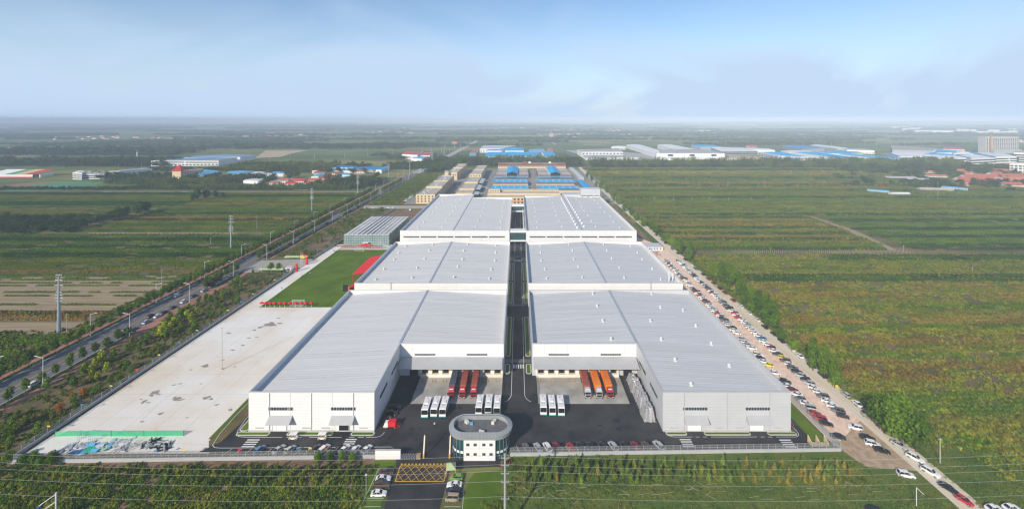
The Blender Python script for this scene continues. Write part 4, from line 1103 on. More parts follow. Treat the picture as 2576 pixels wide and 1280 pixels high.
for k in range(1, 8): strip(b, [(-164, 150 + k * 14), (-108, 150 + k * 14)], 0.06)
setting(b.build('ground_slab_joints', mat('slab_joint', (0.30, 0.275, 0.24), rough=1, var=0.1), loc=(0, 0, 0.0315)), 'structure')
b = MB()
for q in range(46):
    x, y = rg.uniform(-50, 51), rg.uniform(150, 171)
    blot(x, y, rg.uniform(0.3, 1.4), rg.uniform(0.6, 2.2))
for q in range(14): blot(rg.uniform(-37, -24), rg.uniform(120, 150), rg.uniform(0.3, 0.9), 0.4)
setting(b.build('road_oil_patches', mat('oil_patch', (0.012, 0.012, 0.014), rough=0.6, var=0.3), loc=(0, 0, 0.040)), 'structure')
# tyre marks on the black yard
b = MB()
for q in range(3):
    strip(b, arc(19, 172, 20 + q * 0.7, 235, 320, 24), 0.22)
    strip(b, arc(30, 166, 9 + q * 0.6, 270, 380, 16), 0.15)
strip(b, [(-6.6, 171.6), (52, 171.8)], 0.2); strip(b, [(-51, 171.8), (-42.4, 171.8)], 0.2)
setting(b.build('road_tyre_marks', mat('tyre_mark', (0.045, 0.045, 0.047), rough=0.8, var=0.2), loc=(0, 0, 0.043)), 'structure')
# ================================================================ buildings beyond the plant
_wm = {}
def win_mesh(w, h, d=0.08):
    k = (round(w, 2), round(h, 2))
    if k not in _wm:
        b = MB(); b.box(-w / 2, w / 2, -d, -0.005, 0, h); _wm[k] = b.mesh('window', M['glass'])
    return _wm[k]

def windows_front(t, x0, x1, y, zs, n, w, h):
    for z in zs:
        for k in range(n):
            link('window', win_mesh(w, h), t, (x0 + (k + 0.5) * (x1 - x0) / n, y, z))

def flat_block(label, X0, X1, Y0, Y1, h, wall, roof, name='building', cat='building', group=None, front=None, side=None, par=0.5):
    """flat-roofed block with a parapet; front = (rows of z, n, w, h)"""
    t = thing(name, label, cat, (0, 0, 0), 0, group)
    poly = [(X0, Y0), (X1, Y0), (X1, Y1), (X0, Y1)]
    ring_walls(poly, h, 0.35, h - par - 0.2).build('wall', wall, t)
    b = MB(); q = inset(poly, 0.3); b.poly([(*p, h - par) for p in q]); b.build('roof', roof, t)
    if front: windows_front(t, X0 + 0.6, X1 - 0.6, Y0, *front)
    if side:
        zs, n, w, hh, which = side
        for z in zs:
            for k in range(n):
                y = Y0 + (k + 0.5) * (Y1 - Y0) / n
                link('window', win_mesh(w, hh), t, (X1 if which > 0 else X0, y, z), R(90) if which > 0 else R(-90))
    return t

def gable(label, X0, X1, Y0, Y1, h, rise, wall, roof, along='x', name='shed', cat='shed', group=None, ov=0.4, front=None, rz=0.0):
    """gabled building, ridge along x or y"""
    cx, cy = (X0 + X1) / 2, (Y0 + Y1) / 2; a, c = (X1 - X0) / 2, (Y1 - Y0) / 2
    t = thing(name, label, cat, (cx, cy, 0), rz, group)
    b = MB()
    if along == 'x':
        b.box(-a, a, -c, c, 0, h); b.poly([(-a, c, h), (-a, -c, h), (-a, 0, h + rise)]); b.poly([(a, -c, h), (a, c, h), (a, 0, h + rise)])
    else:
        b.box(-a, a, -c, c, 0, h); b.poly([(-a, -c, h), (a, -c, h), (0, -c, h + rise)]); b.poly([(a, c, h), (-a, c, h), (0, c, h + rise)])
    b.build('wall', wall, t)
    b = MB(); th = 0.18
    if along == 'x':
        e = ov * rise / c
        b.hexa([(-a - ov, -c - ov, h - e), (a + ov, -c - ov, h - e), (a + ov, 0, h + rise), (-a - ov, 0, h + rise), (-a - ov, -c - ov, h - e + th), (a + ov, -c - ov, h - e + th), (a + ov, 0, h + rise + th), (-a - ov, 0, h + rise + th)])
        b.hexa([(-a - ov, 0, h + rise), (a + ov, 0, h + rise), (a + ov, c + ov, h - e), (-a - ov, c + ov, h - e), (-a - ov, 0, h + rise + th), (a + ov, 0, h + rise + th), (a + ov, c + ov, h - e + th), (-a - ov, c + ov, h - e + th)])
    else:
        e = ov * rise / a
        b.hexa([(-a - ov, -c - ov, h - e), (0, -c - ov, h + rise), (0, c + ov, h + rise), (-a - ov, c + ov, h - e), (-a - ov, -c - ov, h - e + th), (0, -c - ov, h + rise + th), (0, c + ov, h + rise + th), (-a - ov, c + ov, h - e + th)])
        b.hexa([(0, -c - ov, h + rise), (a + ov, -c - ov, h - e), (a + ov, c + ov, h - e), (0, c + ov, h + rise), (0, -c - ov, h + rise + th), (a + ov, -c - ov, h - e + th), (a + ov, c + ov, h - e + th), (0, c + ov, h + rise + th)])
    b.build('roof', roof, t)
    if front: windows_front(t, -a + 0.5, a - 0.5, -c, *front)
    return t

def quad_shed(label, px, z, wall, roof, name='factory', cat='factory', group=None, stripe=None, wins=None):
    """low-pitched factory over a four-cornered plan sighted at eaves height z: near-left, near-right, far-right, far-left"""
    c = [gp(x, y, z) for x, y in px]
    t = thing(name, label, cat, (*c[0], 0), 0, group)
    o = c[0]; q = [(x - o[0], y - o[1]) for x, y in c]
    b = MB(); b.prism(q, 0, z); b.build('wall', wall, t)
    m0 = ((q[0][0] + q[1][0]) / 2, (q[0][1] + q[1][1]) / 2); m1 = ((q[2][0] + q[3][0]) / 2, (q[2][1] + q[3][1]) / 2)
    b = MB(); r_ = 1.2
    b.quad((*q[0], z + 0.1), (*m0, z + r_), (*m1, z + r_), (*q[3], z + 0.1)); b.quad((*m0, z + r_), (*q[1], z + 0.1), (*q[2], z + 0.1), (*m1, z + r_))
    b.poly([(*q[0], z + 0.1), (*q[1], z + 0.1), (*m0, z + r_)]); b.poly([(*q[2], z + 0.1), (*q[3], z + 0.1), (*m1, z + r_)])
    b.build('roof', roof, t)
    if stripe:
        b = MB(); l = lambda a, d, f: (a[0] + (d[0] - a[0]) * f, a[1] + (d[1] - a[1]) * f)
        for f0, f1 in ((0.0, 0.05), (0.95, 1.0)):
            p = [l(q[0], q[1], f0), l(q[0], q[1], f1), l(q[3], q[2], f1), l(q[3], q[2], f0)]
            b.prism(p, z + 0.05, z + 0.9)
        b.build('parapet', stripe, t)
    if wins:
        for side, zs, n, w, h in wins:
            a, d = (q[0], q[1]) if side == 'n' else (q[3], q[0])
            L = math.hypot(d[0] - a[0], d[1] - a[1]); ang = math.atan2(d[1] - a[1], d[0] - a[0])
            for zz in zs:
                for k in range(n):
                    f = (k + 0.5) / n
                    link('window', win_mesh(w, h, 0.3), t, (a[0] + (d[0] - a[0]) * f, a[1] + (d[1] - a[1]) * f, zz), ang)
    return t

# ---------------- cream workshops north-west of the plant
blocks = [(-134.8, -109.6, 577, 635, 12.4, 'front'), (-133.6, -110.2, 636, 690, 14.0, ''), (-132.5, -110.6, 692, 756, 14.2, ''), (-130, -111.5, 801, 868, 14.1, 'front'), (-129, -110, 869, 940, 15.0, '')]
names = ['nearest the white warehouse, three window rows', 'second from the white warehouse', 'third from the white warehouse', 'beyond the gap beside the two small towers', 'at the far end of the western row']
for (x0, x1, y0, y1, h, f), nm in zip(blocks, names):
    fr = ([2.2, 5.4, 8.6], 5, 1.7, 1.9) if f and y0 < 600 else ([8.5], 4, 1.6, 2.0) if f else None
    t = flat_block('cream flat-roofed workshop in the western row, ' + nm, x0, x1, y0, y1, h, M['cream'], M['flatroof'], 'workshop', 'workshop', 'cream workshops', fr, ([2.5, 6.0, 9.2], 9, 2.2, 1.6, 1), 0.9)
    um2 = MB(); um2.box(-1.2, 1.2, -0.8, 0.8, 0, 1.1); um2 = um2.mesh('rooftop_unit', M['trim'])
    for k in range(6): link('rooftop_unit', um2, t, (x0 + 6 + rnd.uniform(0, 9), y0 + 8 + k * (y1 - y0 - 14) / 6, h - 0.9))
eb = [(-87.6, -63.8, 612, 641, 8.2, 'nearest the white warehouse'), (-87.6, -65, 654, 706, 8.2, 'second from the white warehouse'), (-87.6, -66, 719, 781, 8.4, 'third from the white warehouse'), (-87.5, -66.3, 790, 860, 12.2, 'the tall fourth one'), (-86.5, -66.5, 861, 932, 12.6, 'at the far end')]
for x0, x1, y0, y1, h, nm in eb:
    t = flat_block('cream workshop in the eastern row with pale roof, ' + nm, x0, x1, y0, y1, h, M['cream'], M['flatroof'], 'workshop', 'workshop', 'cream workshops', ([7.5], 4, 1.7, 2.2) if h > 10 else None, None, 0.6)
    if h < 9:
        b = MB(); b.hexa([(x1 + 0.1, y0 + 3, 6.4), (x1 + 8, y0 + 3, 5.2), (x1 + 8, y1 - 3, 5.2), (x1 + 0.1, y1 - 3, 6.4), (x1 + 0.1, y0 + 3, 6.6), (x1 + 8, y0 + 3, 5.4), (x1 + 8, y1 - 3, 5.4), (x1 + 0.1, y1 - 3, 6.6)])
        b.build('side_awning', M['silver'], t)
for x, y, h, nm in ((-138, 760, 9.5, 'nearer'), (-133.5, 796, 15.5, 'farther')):
    t = thing('stair_tower', 'small cream tower with dark blue cap, the %s of two' % nm, 'tower', (x, y, 0))
    b = MB(); b.box(0, 7, 0, 7, 0, h); b.build('wall', M['cream'], t)
    b = MB(); b.box(-0.6, 7.6, -0.6, 7.6, h + 0.003, h + 1.8); b.build('cap', M['bluegrey'], t)

# ---------------- market halls
t = flat_block('long cream shop building with pale roof behind the warehouses, crenellated rear wall', -41.5, 57.5, 570, 620, 10, M['cream'], M['flatroof'], 'shop_building', 'shops', None, ([6.0], 20, 2.6, 2.2), None, 0.5)
windows_front(t, -40.9, 56.9, 570, [1.0], 20, 2.6, 2.6)
b = MB(); b.box(-41, 57, 569.2, 569.94, 4.4, 5.0); b.build('shop_sign_band', mat('salmon_signboard', (0.55, 0.16, 0.08), var=0.2, scale=0.3), t)
b = MB(); b.box(-41, 57, 588, 592, 9.5, 11.6); b.build('roof_upstand', M['cream'], t)
b = MB(); b.box(-40.8, 57, 617, 619.4, 9.52, 12.6); b.build('rear_gallery', M['cream'], t)
windows_front(t, -38, 56, 617, [10.6], 34, 1.5, 1.3)
b = MB(); b.box(-41, -25, 608, 616.8, 9.51, 13.4); b.build('penthouse', M['cream'], t); windows_front(t, -40, -26, 608, [10.6], 4, 1.8, 1.4)
M['pinkroof'] = mat('pink_parapet', (0.50, 0.20, 0.14), rough=0.9, var=0.12, scale=0.3)
def arched_hall(label, x0, x1, y0, y1):
    t = thing('market_hall', label, 'market hall', (0, 0, 0), 0, 'blue arched market halls')
    b = MB(); b.box(x0, x1, y0, y1, 0, 5.0); b.build('wall', M['cream'], t)
    b = MB(); b.box(x0 - 1.2, x1 + 0.6, y0 - 2.0, y1 + 6, 5.003, 5.5); b.build('ledge', M['pinkroof'], t)
    b = MB(); n = 8
    pts = [(y0 - 0.8 + (y1 - y0 + 1.6) * k / n, 5.6 + 3.0 * math.sin(math.pi * (0.08 + 0.84 * k / n))) for k in range(n + 1)]
    for (ya, za), (yb, zb) in zip(pts[:-1], pts[1:]): b.quad((x0, ya, za), (x1, ya, za), (x1, yb, zb), (x0, yb, zb))
    b.poly([(x1, y, z) for y, z in pts]); b.poly([(x0, y, z) for y, z in reversed(pts)])
    b.build('arched_roof', M['blue_roof'], t)
    sm_ = mat('rooflight_sheet', (0.32, 0.42, 0.50), rough=0.4, var=0.05); n = 6
    for q in range(n):
        xx = x0 + (q + 0.55) * (x1 - x0) / n; s = MB()
        for (ya, za), (yb, zb) in list(zip(pts[:-1], pts[1:]))[1:5]: s.quad((xx, ya, za + 0.06), (xx + 2.4, ya, za + 0.06), (xx + 2.4, yb, zb + 0.06), (xx, yb, zb + 0.06))
        s.build('rooflight', sm_, t)
    b = MB(); b.box(x0, x1, y1 + 7, y1 + 12, 4.6, 5.4); b.build('walkway_canopy', M['blue_roof2'], t)
    b = MB(); b.box(x0, x1, y1 + 13, y1 + 24, 0, 5.0); b.build('rear_stalls', M['flatroof'], t)
arched_hall('arched blue market hall, near west one of four', -40.8, 16.6, 660, 684)
arched_hall('arched blue market hall, near east one of four', 31, 93, 660, 684)
arched_hall('arched blue market hall, far west one of four', -41, 16.6, 726, 752)
arched_hall('arched blue market hall, far east one of four', 31.2, 93.5, 726, 752)
for nm, x0, x1, gx_, gx2 in (('west', -43, 20.7, -21.5, -0.5), ('east', 38, 103, 61, 81)):
    t = flat_block('%s brick block with pale roofs and a blue gabled hall through it' % nm, x0, x1, 830, 940, 5.6, M['brickwall'], M['flatroof'], 'market_block', 'market block', None, None, None, 0.4)
    b = MB(); b.box(x0 + 0.4, x1 - 0.4, 882, 884, 5.0, 6.3); b.build('cross_wall', M['brickwall'], t)
    for k in range(4): link('window', win_mesh(3.0, 1.8), t, (x0 + 6 + k * (x1 - x0 - 12) / 3, 830, 2.2))
    for y0, y1 in ((829, 885), (886, 945)):
        b = MB(); xm = (gx_ + gx2) / 2
        b.quad((gx_ - 0.5, y0, 8.0), (xm, y0, 11.5), (xm, y1, 11.5), (gx_ - 0.5, y1, 8.0)); b.quad((xm, y0, 11.5), (gx2 + 0.5, y0, 8.0), (gx2 + 0.5, y1, 8.0), (xm, y1, 11.5))
        b.build('blue_gable_roof', M['blue_roof'], t)
    b = MB(); b.poly([(gx_, 829.3, 0.1), (gx2, 829.3, 0.1), (gx2, 829.3, 7.9), (xm, 829.3, 11.2), (gx_, 829.3, 7.9)]); b.build('open_gable', M['dark'], t)
    b = MB()
    for x in (gx_ - 0.4, gx2 - 0.1): b.box(x, x + 0.5, 828.9, 944, 0, 8.0)
    b.build('gable_posts', M['lamp_metal'], t)
    b = MB(); b.box(x0 - 2, x1 - 2, 808, 814, 4.6, 5.4); b.build('walkway_canopy', M['blue_roof2'], t)
t = flat_block('long dark brick market building with cream base across the back', -45, 108, 990, 1010, 10.5, M['brickwall'], M['flatroof'], 'market_building', 'market building', None, ([6.2], 40, 1.6, 1.3))
b = MB(); b.box(-45.2, 108.2, 989.4, 989.95, 0, 5.0); b.build('cream_base', M['cream'], t); windows_front(t, -44, 107, 989.4, [2.6], 26, 2.4, 1.6)
for x, w, h in ((-45, 18, 12.5), (10, 11, 15), (44, 5, 13.5), (88, 20, 12.8)):
    b = MB(); b.box(x + 0.2, x + w, 990.2, 1000, 10.5, h); b.build('raised_bay', M['brickwall'], t)
for x in (24, 70): b = MB(); b.box(x, x + 5, 993, 998, 10.5, 14.5); b.build('tank_house', M['white'], t)
gable('bright blue slanting canopy roof beside the dirt road', 103, 113, 673, 769, 4.6, 0.8, M['brickwall'], M['blue_roof'], 'y', 'canopy_shed')
gable('long grey shed beside the dirt road behind the market', 112, 121, 800, 962, 4.4, 0.6, M['flatroof'], M['silver'], 'y', 'canopy_shed')

# ---------------- blue factories on the axis
def zf(x, y): return ((1760 + x / 3.5636) / 1.4907, (530 + y / 3.5636) / 1.4907)
quad_shed('long bright blue factory roof behind the market trees', [(1217, 394), (1367, 393.5), (1352, 383), (1226, 383)], 8, M['white'], M['blue_roof'])
quad_shed('bright blue factory at the right end of the long blue roof', [(1372, 393.5), (1405, 393.5), (1390, 382), (1362, 382)], 8.2, M['white'], M['blue_roof'], wins=[('n', [3], 5, 3, 1.6)])
quad_shed('small blue-roofed white factory behind the long blue one, left', [(1224, 379.5), (1262, 379.5), (1261, 373.5), (1228, 374)], 11, M['white'], M['blue_roof'])
quad_shed('small blue-roofed white factory behind the long blue one, right', [(1270, 379.5), (1318, 379.5), (1317, 372.5), (1272, 372.5)], 11, M['white'], M['blue_roof'])
quad_shed('long white factory behind the small blue roofs', [(1207, 374.5), (1260, 374.5), (1297, 366.5), (1216, 366.5)], 13, M['white'], M['silver'], wins=[('n', [3, 7], 8, 4, 2)])
quad_shed('low salmon red shed at the end of the blue factories', [(1377, 381.5), (1393, 381.5), (1390, 373), (1376, 373)], 7, M['pink_roof'], M['pink_roof'])
quad_shed('faded blue scrap yard roof among the blue factories', [(1330, 381.5), (1372, 380), (1366, 375), (1331, 376.5)], 5, M['house_grey'], M['blue_roof2'])
quad_shed('crimson roofed hut by the highway before the blue factories', [(1181, 384.5), (1198, 383), (1203, 377), (1190, 378)], 6, M['house_white'], M['crimson_roof'], 'hut', 'hut')
quad_shed('blue roofed hut by the highway before the blue factories', [(1178, 394), (1196, 393), (1198, 386.5), (1183, 388)], 6, M['house_grey'], M['blue_roof2'], 'hut', 'hut')
# ---------------- red-roofed factory left of the highway
quad_shed('crimson roofed white factory across the highway, larger', [(1011, 388), (1050, 390), (1062, 382.5), (1022, 381)], 13, M['white'], M['crimson_roof'])
quad_shed('crimson roofed white factory across the highway, smaller one on the right', [(1058, 391.5), (1082, 391.5), (1089, 384), (1066, 384)], 10, M['white'], M['crimson_roof'])
quad_shed('blue roofed shed in front of the crimson roofed factory', [(1034, 398), (1062, 400), (1075, 392.5), (1046, 390.5)], 7, M['white'], M['blue_roof2'])
for x, y, nm in ((1012, 398, 'left'), (1050, 403, 'right')):
    X, Y = gp(x, y); gable('low brown house in front of the crimson roofed factory, %s one' % nm, X, X + 26, Y, Y + 10, 3.5, 2.2, M['house_white'], M['brown_roof'], 'x', 'house', 'house')
# ---------------- white and blue factories to the right
def z4(x, y): return ((2100 + x / 3.481) / 1.4907, (500 + y / 3.481) / 1.4907)
def z3(x, y): return ((2840 + x / 5.152) / 1.4907, (500 + y / 5.152) / 1.4907)
def z2(x, y): return ((3340 + x / 4.74) / 1.4907, (450 + y / 4.74) / 1.4907)
Q = lambda f, *a: [f(*p) for p in a]
M['roof_grey'] = mat('far_grey_roof', (0.36, 0.36, 0.36), rough=0.7, var=0.1, scale=0.02)
M['roof_white'] = mat('far_white_roof', (0.66, 0.68, 0.68), rough=0.6, var=0.06, scale=0.02)
quad_shed('grey roofed white factory with a row of square windows behind the poplars', Q(z4, (285, 243), (820, 243), (770, 205), (225, 212)), 15.5, M['white'], M['roof_grey'], wins=[('n', [3.5, 9], 12, 6, 3)])
quad_shed('low grey roofed annexe in front of the windowed factory', Q(z4, (345, 322), (1050, 318), (1000, 285), (295, 290)), 7, M['white'], M['roof_grey'])
quad_shed('long white warehouse with window slits, left of two beyond the poplars', Q(z4, (1262, 262), (1450, 262), (1040, 148), (862, 150)), 13, M['white'], M['roof_white'], wins=[('w', [3.5, 8.5], 18, 9, 1.4)])
quad_shed('long white warehouse, right of two beyond the poplars', Q(z4, (1690, 250), (1990, 250), (1450, 146), (1272, 150)), 14, M['white'], M['roof_white'], wins=[('w', [9], 14, 10, 1.4)])
quad_shed('wide white factory front with grey roof beyond the poplars', Q(z4, (1300, 262), (2150, 262), (1900, 210), (1290, 215)), 16, M['white'], M['roof_grey'], wins=[('n', [8], 3, 14, 5)])
quad_shed('small white office with black windows beside the white warehouses', Q(z4, (668, 180), (858, 182), (850, 168), (690, 168)), 9, M['white'], M['white'], 'office_building', 'building', wins=[('n', [3], 5, 9, 2.5)])
quad_shed('low white perimeter building behind the poplar belt', Q(z4, (1300, 325), (2310, 335), (2310, 326), (1305, 318)), 5, M['white'], M['white'])
quad_shed('blue roofed open hall beyond the white warehouses', Q(z4, (1830, 178), (2120, 178), (2000, 154), (1708, 152)), 12, M['house_grey'], M['blue_roof'])
quad_shed('unfinished white steel hall beyond the sandy plot', Q(z4, (2100, 235), (2576, 232), (2400, 190), (1970, 185)), 12, M['house_grey'], M['roof_white'], wins=[('n', [2, 7], 16, 7, 3), ('w', [3, 7], 6, 8, 2.5)])
quad_shed('red and blue roofed hall far beyond the sandy plot', Q(z4, (2425, 172), (2576, 186), (2576, 160), (2428, 155)), 13, M['house_grey'], mat('orange_red_roof', (0.55, 0.12, 0.07), var=0.1))
quad_shed('grey walled factory with bright blue roof, left of three behind the trees', Q(z3, (405, 432), (1015, 458), (460, 360), (28, 372)), 12, M['silver'], M['blue_roof'], wins=[('w', [3, 7], 8, 8, 2)], stripe=M['roof_white'])
quad_shed('grey walled factory with bright blue roof, middle of three behind the trees', Q(z3, (1590, 490), (1950, 483), (1150, 362), (655, 368)), 13, M['white'], M['blue_roof'], wins=[('n', [3, 8], 5, 6, 2)], stripe=M['roof_white'])
quad_shed('small grey gable front between the blue roofs', Q(z3, (705, 466), (1185, 464), (1100, 452), (690, 455)), 12, M['silver'], M['roof_white'], wins=[('n', [7], 9, 5, 1.6)])
quad_shed('white walled factory with bright blue roof, right of three behind the trees', Q(z3, (2400, 500), (2576, 492), (1850, 400), (1490, 406)), 12, M['white'], M['blue_roof'], stripe=M['roof_white'])
quad_shed('long grey factory with blue ridge beyond the blue roofs', Q(z3, (1545, 292), (1742, 284), (1230, 224), (1020, 228)), 14, M['silver'], M['roof_white'], wins=[('w', [3, 8], 16, 5, 2.5), ('n', [5], 4, 9, 2)])
quad_shed('blue roofed factory with pink patch beyond the blue roofs', Q(z3, (860, 305), (1300, 285), (810, 232), (472, 234)), 12, M['house_grey'], M['blue_dark'], wins=[('w', [3, 7], 10, 6, 2.5)])
quad_shed('low open shed with deep blue roof beyond the blue factories', Q(z3, (1450, 380), (2030, 374), (1900, 348), (1370, 352)), 6, M['house_grey'], M['blue_dark'])
quad_shed('very long dull grey shed behind the white complex', Q(z2, (30, 532), (1260, 566), (880, 512), (0, 455)), 11, M['house_grey'], mat('dull_grey_roof', (0.30, 0.29, 0.27), rough=0.9, var=0.1, scale=0.02))
WL = M['white']
quad_shed('white factory with blue roof strip in the white complex, front left', Q(z2, (140, 655), (990, 632), (690, 575), (-60, 590)), 15, WL, M['roof_white'], stripe=M['blue_dark'], wins=[('n', [3, 9], 22, 7, 3)])
quad_shed('white factory with blue roof strip in the white complex, front middle', Q(z2, (800, 690), (1430, 672), (1090, 618), (480, 630)), 15, WL, M['roof_white'], stripe=M['blue_dark'], wins=[('n', [3, 9], 3, 60, 3)])
quad_shed('white factory with blue roof strip in the white complex, front right', Q(z2, (1425, 690), (1855, 672), (1560, 618), (1130, 632)), 15, WL, M['roof_white'], stripe=M['blue_dark'], wins=[('n', [3, 9], 3, 38, 3)])
quad_shed('white factory with blue roof strip in the white complex, back right', Q(z2, (1860, 655), (2240, 648), (2060, 596), (1440, 586)), 16, WL, M['roof_white'], stripe=M['blue_dark'], wins=[('n', [3, 9], 3, 36, 3), ('w', [8], 2, 60, 3)])
quad_shed('white factory with blue roof strip in the white complex, back left', Q(z2, (740, 590), (1180, 575), (1230, 545), (790, 530)), 15, WL, M['blue_roof'], stripe=M['roof_white'])
quad_shed('white colonnaded office block among the white factories', Q(z2, (1160, 590), (1410, 590), (1400, 570), (1170, 570)), 19, WL, M['roof_white'], 'office_building', 'building', wins=[('n', [2, 8, 13], 10, 3, 3.5)])
quad_shed('white hostel with red hipped roof behind the white complex', Q(z2, (930, 520), (1320, 530), (1250, 490), (960, 488)), 14, M['house_white'], M['crimson_roof'], 'hostel', 'building', wins=[('n', [2, 6, 10], 12, 3, 2)])
quad_shed('white three-storey block at the right edge above the red village', Q(z2, (2115, 775), (2500, 790), (2500, 765), (2120, 765)), 20, M['house_white'], M['house_white'], 'apartment_block', 'building', wins=[('n', [3, 9, 14], 5, 4, 3), ('w', [3, 9], 2, 3, 3)])
quad_shed('grey framed parking block beside the tall tower', Q(z2, (2190, 580), (2500, 590), (2500, 560), (2200, 555)), 22, M['house_white'], M['roof_grey'], 'car_park_building', 'building', wins=[('n', [2, 8, 14], 4, 20, 3.6)])
for nm, q, z, rf in (('white shed beside the sandy plot, nearest the poplars', ((1925, 388), (1985, 390), (1960, 384.5), (1905, 383)), 9, 'roof_white'), ('white roofed hall behind the three blue roofs, left', ((1985, 383.5), (2060, 384), (2035, 379.5), (1965, 379)), 10, 'roof_white'), ('bright blue roofed hall behind the three blue roofs, right', ((2075, 386), (2165, 388), (2120, 382), (2040, 381)), 10, 'blue_roof'),
                     ('white roofed shed between blue factories and white complex', ((2125, 392), (2195, 394), (2160, 388), (2095, 387)), 9, 'roof_white'), ('bright blue roofed shed at the near edge of the white complex', ((2190, 397), (2262, 399.5), (2225, 393.5), (2160, 392)), 8, 'blue_roof'), ('long bright blue roof in the middle of the white complex', ((2330, 391), (2420, 393), (2385, 387.5), (2300, 386)), 15, 'blue_roof'),
                     ('white roofed hall right of the white complex', ((2455, 396), (2540, 398), (2520, 393), (2440, 391)), 12, 'roof_white'), ('bright blue roof below the tall tower', ((2400, 386), (2478, 388), (2455, 383), (2385, 382)), 14, 'blue_roof'), ('white hall far behind the blue roofs', ((1865, 377), (1950, 378), (1935, 374), (1855, 373)), 11, 'roof_white'), ('grey hall far behind the blue roofs', ((2130, 377), (2200, 379), (2180, 375), (2115, 374)), 11, 'roof_grey')):
    quad_shed(nm, q, z, M['white'], M[rf], wins=[('n', [3], 9, 4, 2)])
# tall tower block
X0 = gX(z2(1700, 590)[0], 1426); X1 = gX(z2(2280, 590)[0], 1426)
t = thing('tower_block', 'tall grey concrete tower block with an orange construction hoist', 'tower block', (X0, 1426, 0))
W_ = X1 - X0
b = MB(); b.box(0, W_, 0, 26, 0, 53); b.build('wall', mat('raw_concrete', (0.46, 0.45, 0.43), var=0.06, scale=0.05), t)
for r_ in range(11):
    for k in range(15): link('window', win_mesh(3.6, 2.7, 0.2), t, ((k + 0.5) * W_ / 15, 0, 4 + r_ * 4.2))
b = MB(); b.box(12, 17, -3, -0.3, 0, 56); b.build('construction_hoist', mat('orange_hoist', (0.55, 0.25, 0.09), var=0.15), t)
b = MB(); b.box(10, W_ - 6, -14, -3.2, 0, 13); b.build('podium', M['house_grey'], t)
b = MB(); b.cyl((W_ * 0.45, 14, 53), (W_ * 0.45, 14, 92), 0.7, n=4); b.cyl((W_ * 0.45 - 22, 14, 88), (W_ * 0.45 + 40, 14, 88), 0.5, n=4)
tag(b.build('tower_crane', mat('crane_steel', (0.36, 0.30, 0.26)), None, (X0, 1460, 0)), 'thin tower crane behind the tall concrete tower', 'crane')

# ---------------- left side landmarks
M['blue_far'] = mat('weathered_blue_roof', (0.16, 0.27, 0.42), rough=0.7, var=0.2, scale=0.02, stretch=(1, 0.2, 1))
def z5(x, y): return ((500 + x / 5.152) / 1.4907, (540 + y / 5.152) / 1.4907)
quad_shed('huge white factory with deep blue roof and loading doors, front of two across the fields', Q(z5, (342, 328), (1645, 315), (2010, 262), (790, 278)), 13, M['white'], M['blue_far'], wins=[('n', [6.5, 10], 2, 70, 1.2), ('n', [1.5], 18, 5, 2.6)], stripe=None)
quad_shed('huge white factory with deep blue roof, rear of two across the fields', Q(z5, (860, 268), (2065, 252), (2370, 208), (1240, 220)), 13.5, M['white'], M['blue_far'])
# pagoda hotel
X, Y = gp(433, 453)
t = thing('hotel', 'beige five-storey hotel with a red pagoda tower', 'hotel', (X, Y, 0))
M['hotel'] = mat('beige_hotel_render', (0.40, 0.32, 0.25), var=0.06, scale=0.1)
b = MB(); b.box(0, 16, 0, 14, 0, 17); b.build('tower_wall', M['cream'], t)
b = MB(); b.hexa([(16.1, 0.5, 0), (36, 26, 0), (30, 38, 0), (10, 14.1, 0), (16.1, 0.5, 17), (36, 26, 17), (30, 38, 17), (10, 14.1, 17)]); b.build('wing_wall', M['hotel'], t)
for z0, s, h in ((17.0, 2.0, 3.0), (20.6, -1.5, 2.6), (23.8, -4.2, 4.2)):
    b = MB(); p = [(-s, -s), (16 + s, -s), (16 + s, 14 + s), (-s, 14 + s)]; k = 3.5 if z0 < 23 else 99
    q = [(min(8, -s + k), min(7, -s + k)), (max(8, 16 + s - k), min(7, -s + k)), (max(8, 16 + s - k), max(7, 14 + s - k)), (min(8, -s + k), max(7, 14 + s - k))]
    b.hexa([(*v, z0) for v in p] + [(*v, z0 + h) for v in q]); b.build('pagoda_roof', M['crimson_roof'], t)
for z in (2, 5.3, 8.6, 11.9):
    for k in range(8):
        f = (k + 0.6) / 8.4; link('window', win_mesh(1.5, 1.7, 0.15), t, (16.1 + (36 - 16.1) * f + 0.05, 0.5 + 25.5 * f, z + 0.6), math.atan2(25.5, 19.9))
quad_shed('white gabled shed with sky blue roof beside the hotel', [(479, 441.5), (506, 441.5), (552, 430.5), (522, 429.5)], 9, M['white'], M['blue_roof2'])
quad_shed('sky blue lean-to roof below the white gabled shed', [(503, 453), (556, 455), (560, 441), (545, 440)], 4, M['white'], M['blue_roof2'])
quad_shed('sky blue hall behind the hotel', [(482, 434), (512, 434), (532, 428), (500, 428)], 8, M['house_white'], M['blue_roof2'])
quad_shed('blue roofed hall behind the village trees', [(570, 437), (612, 437), (640, 430.5), (575, 431)], 6, M['house_grey'], M['blue_roof2'])
quad_shed('white roofed workshop behind the village trees, left', [(600, 444), (632, 447), (672, 434), (640, 432)], 6, M['white'], M['roof_white'])
quad_shed('white roofed workshop behind the village trees, right', [(612, 454), (650, 456), (690, 437), (655, 436)], 5, M['white'], M['roof_white'])
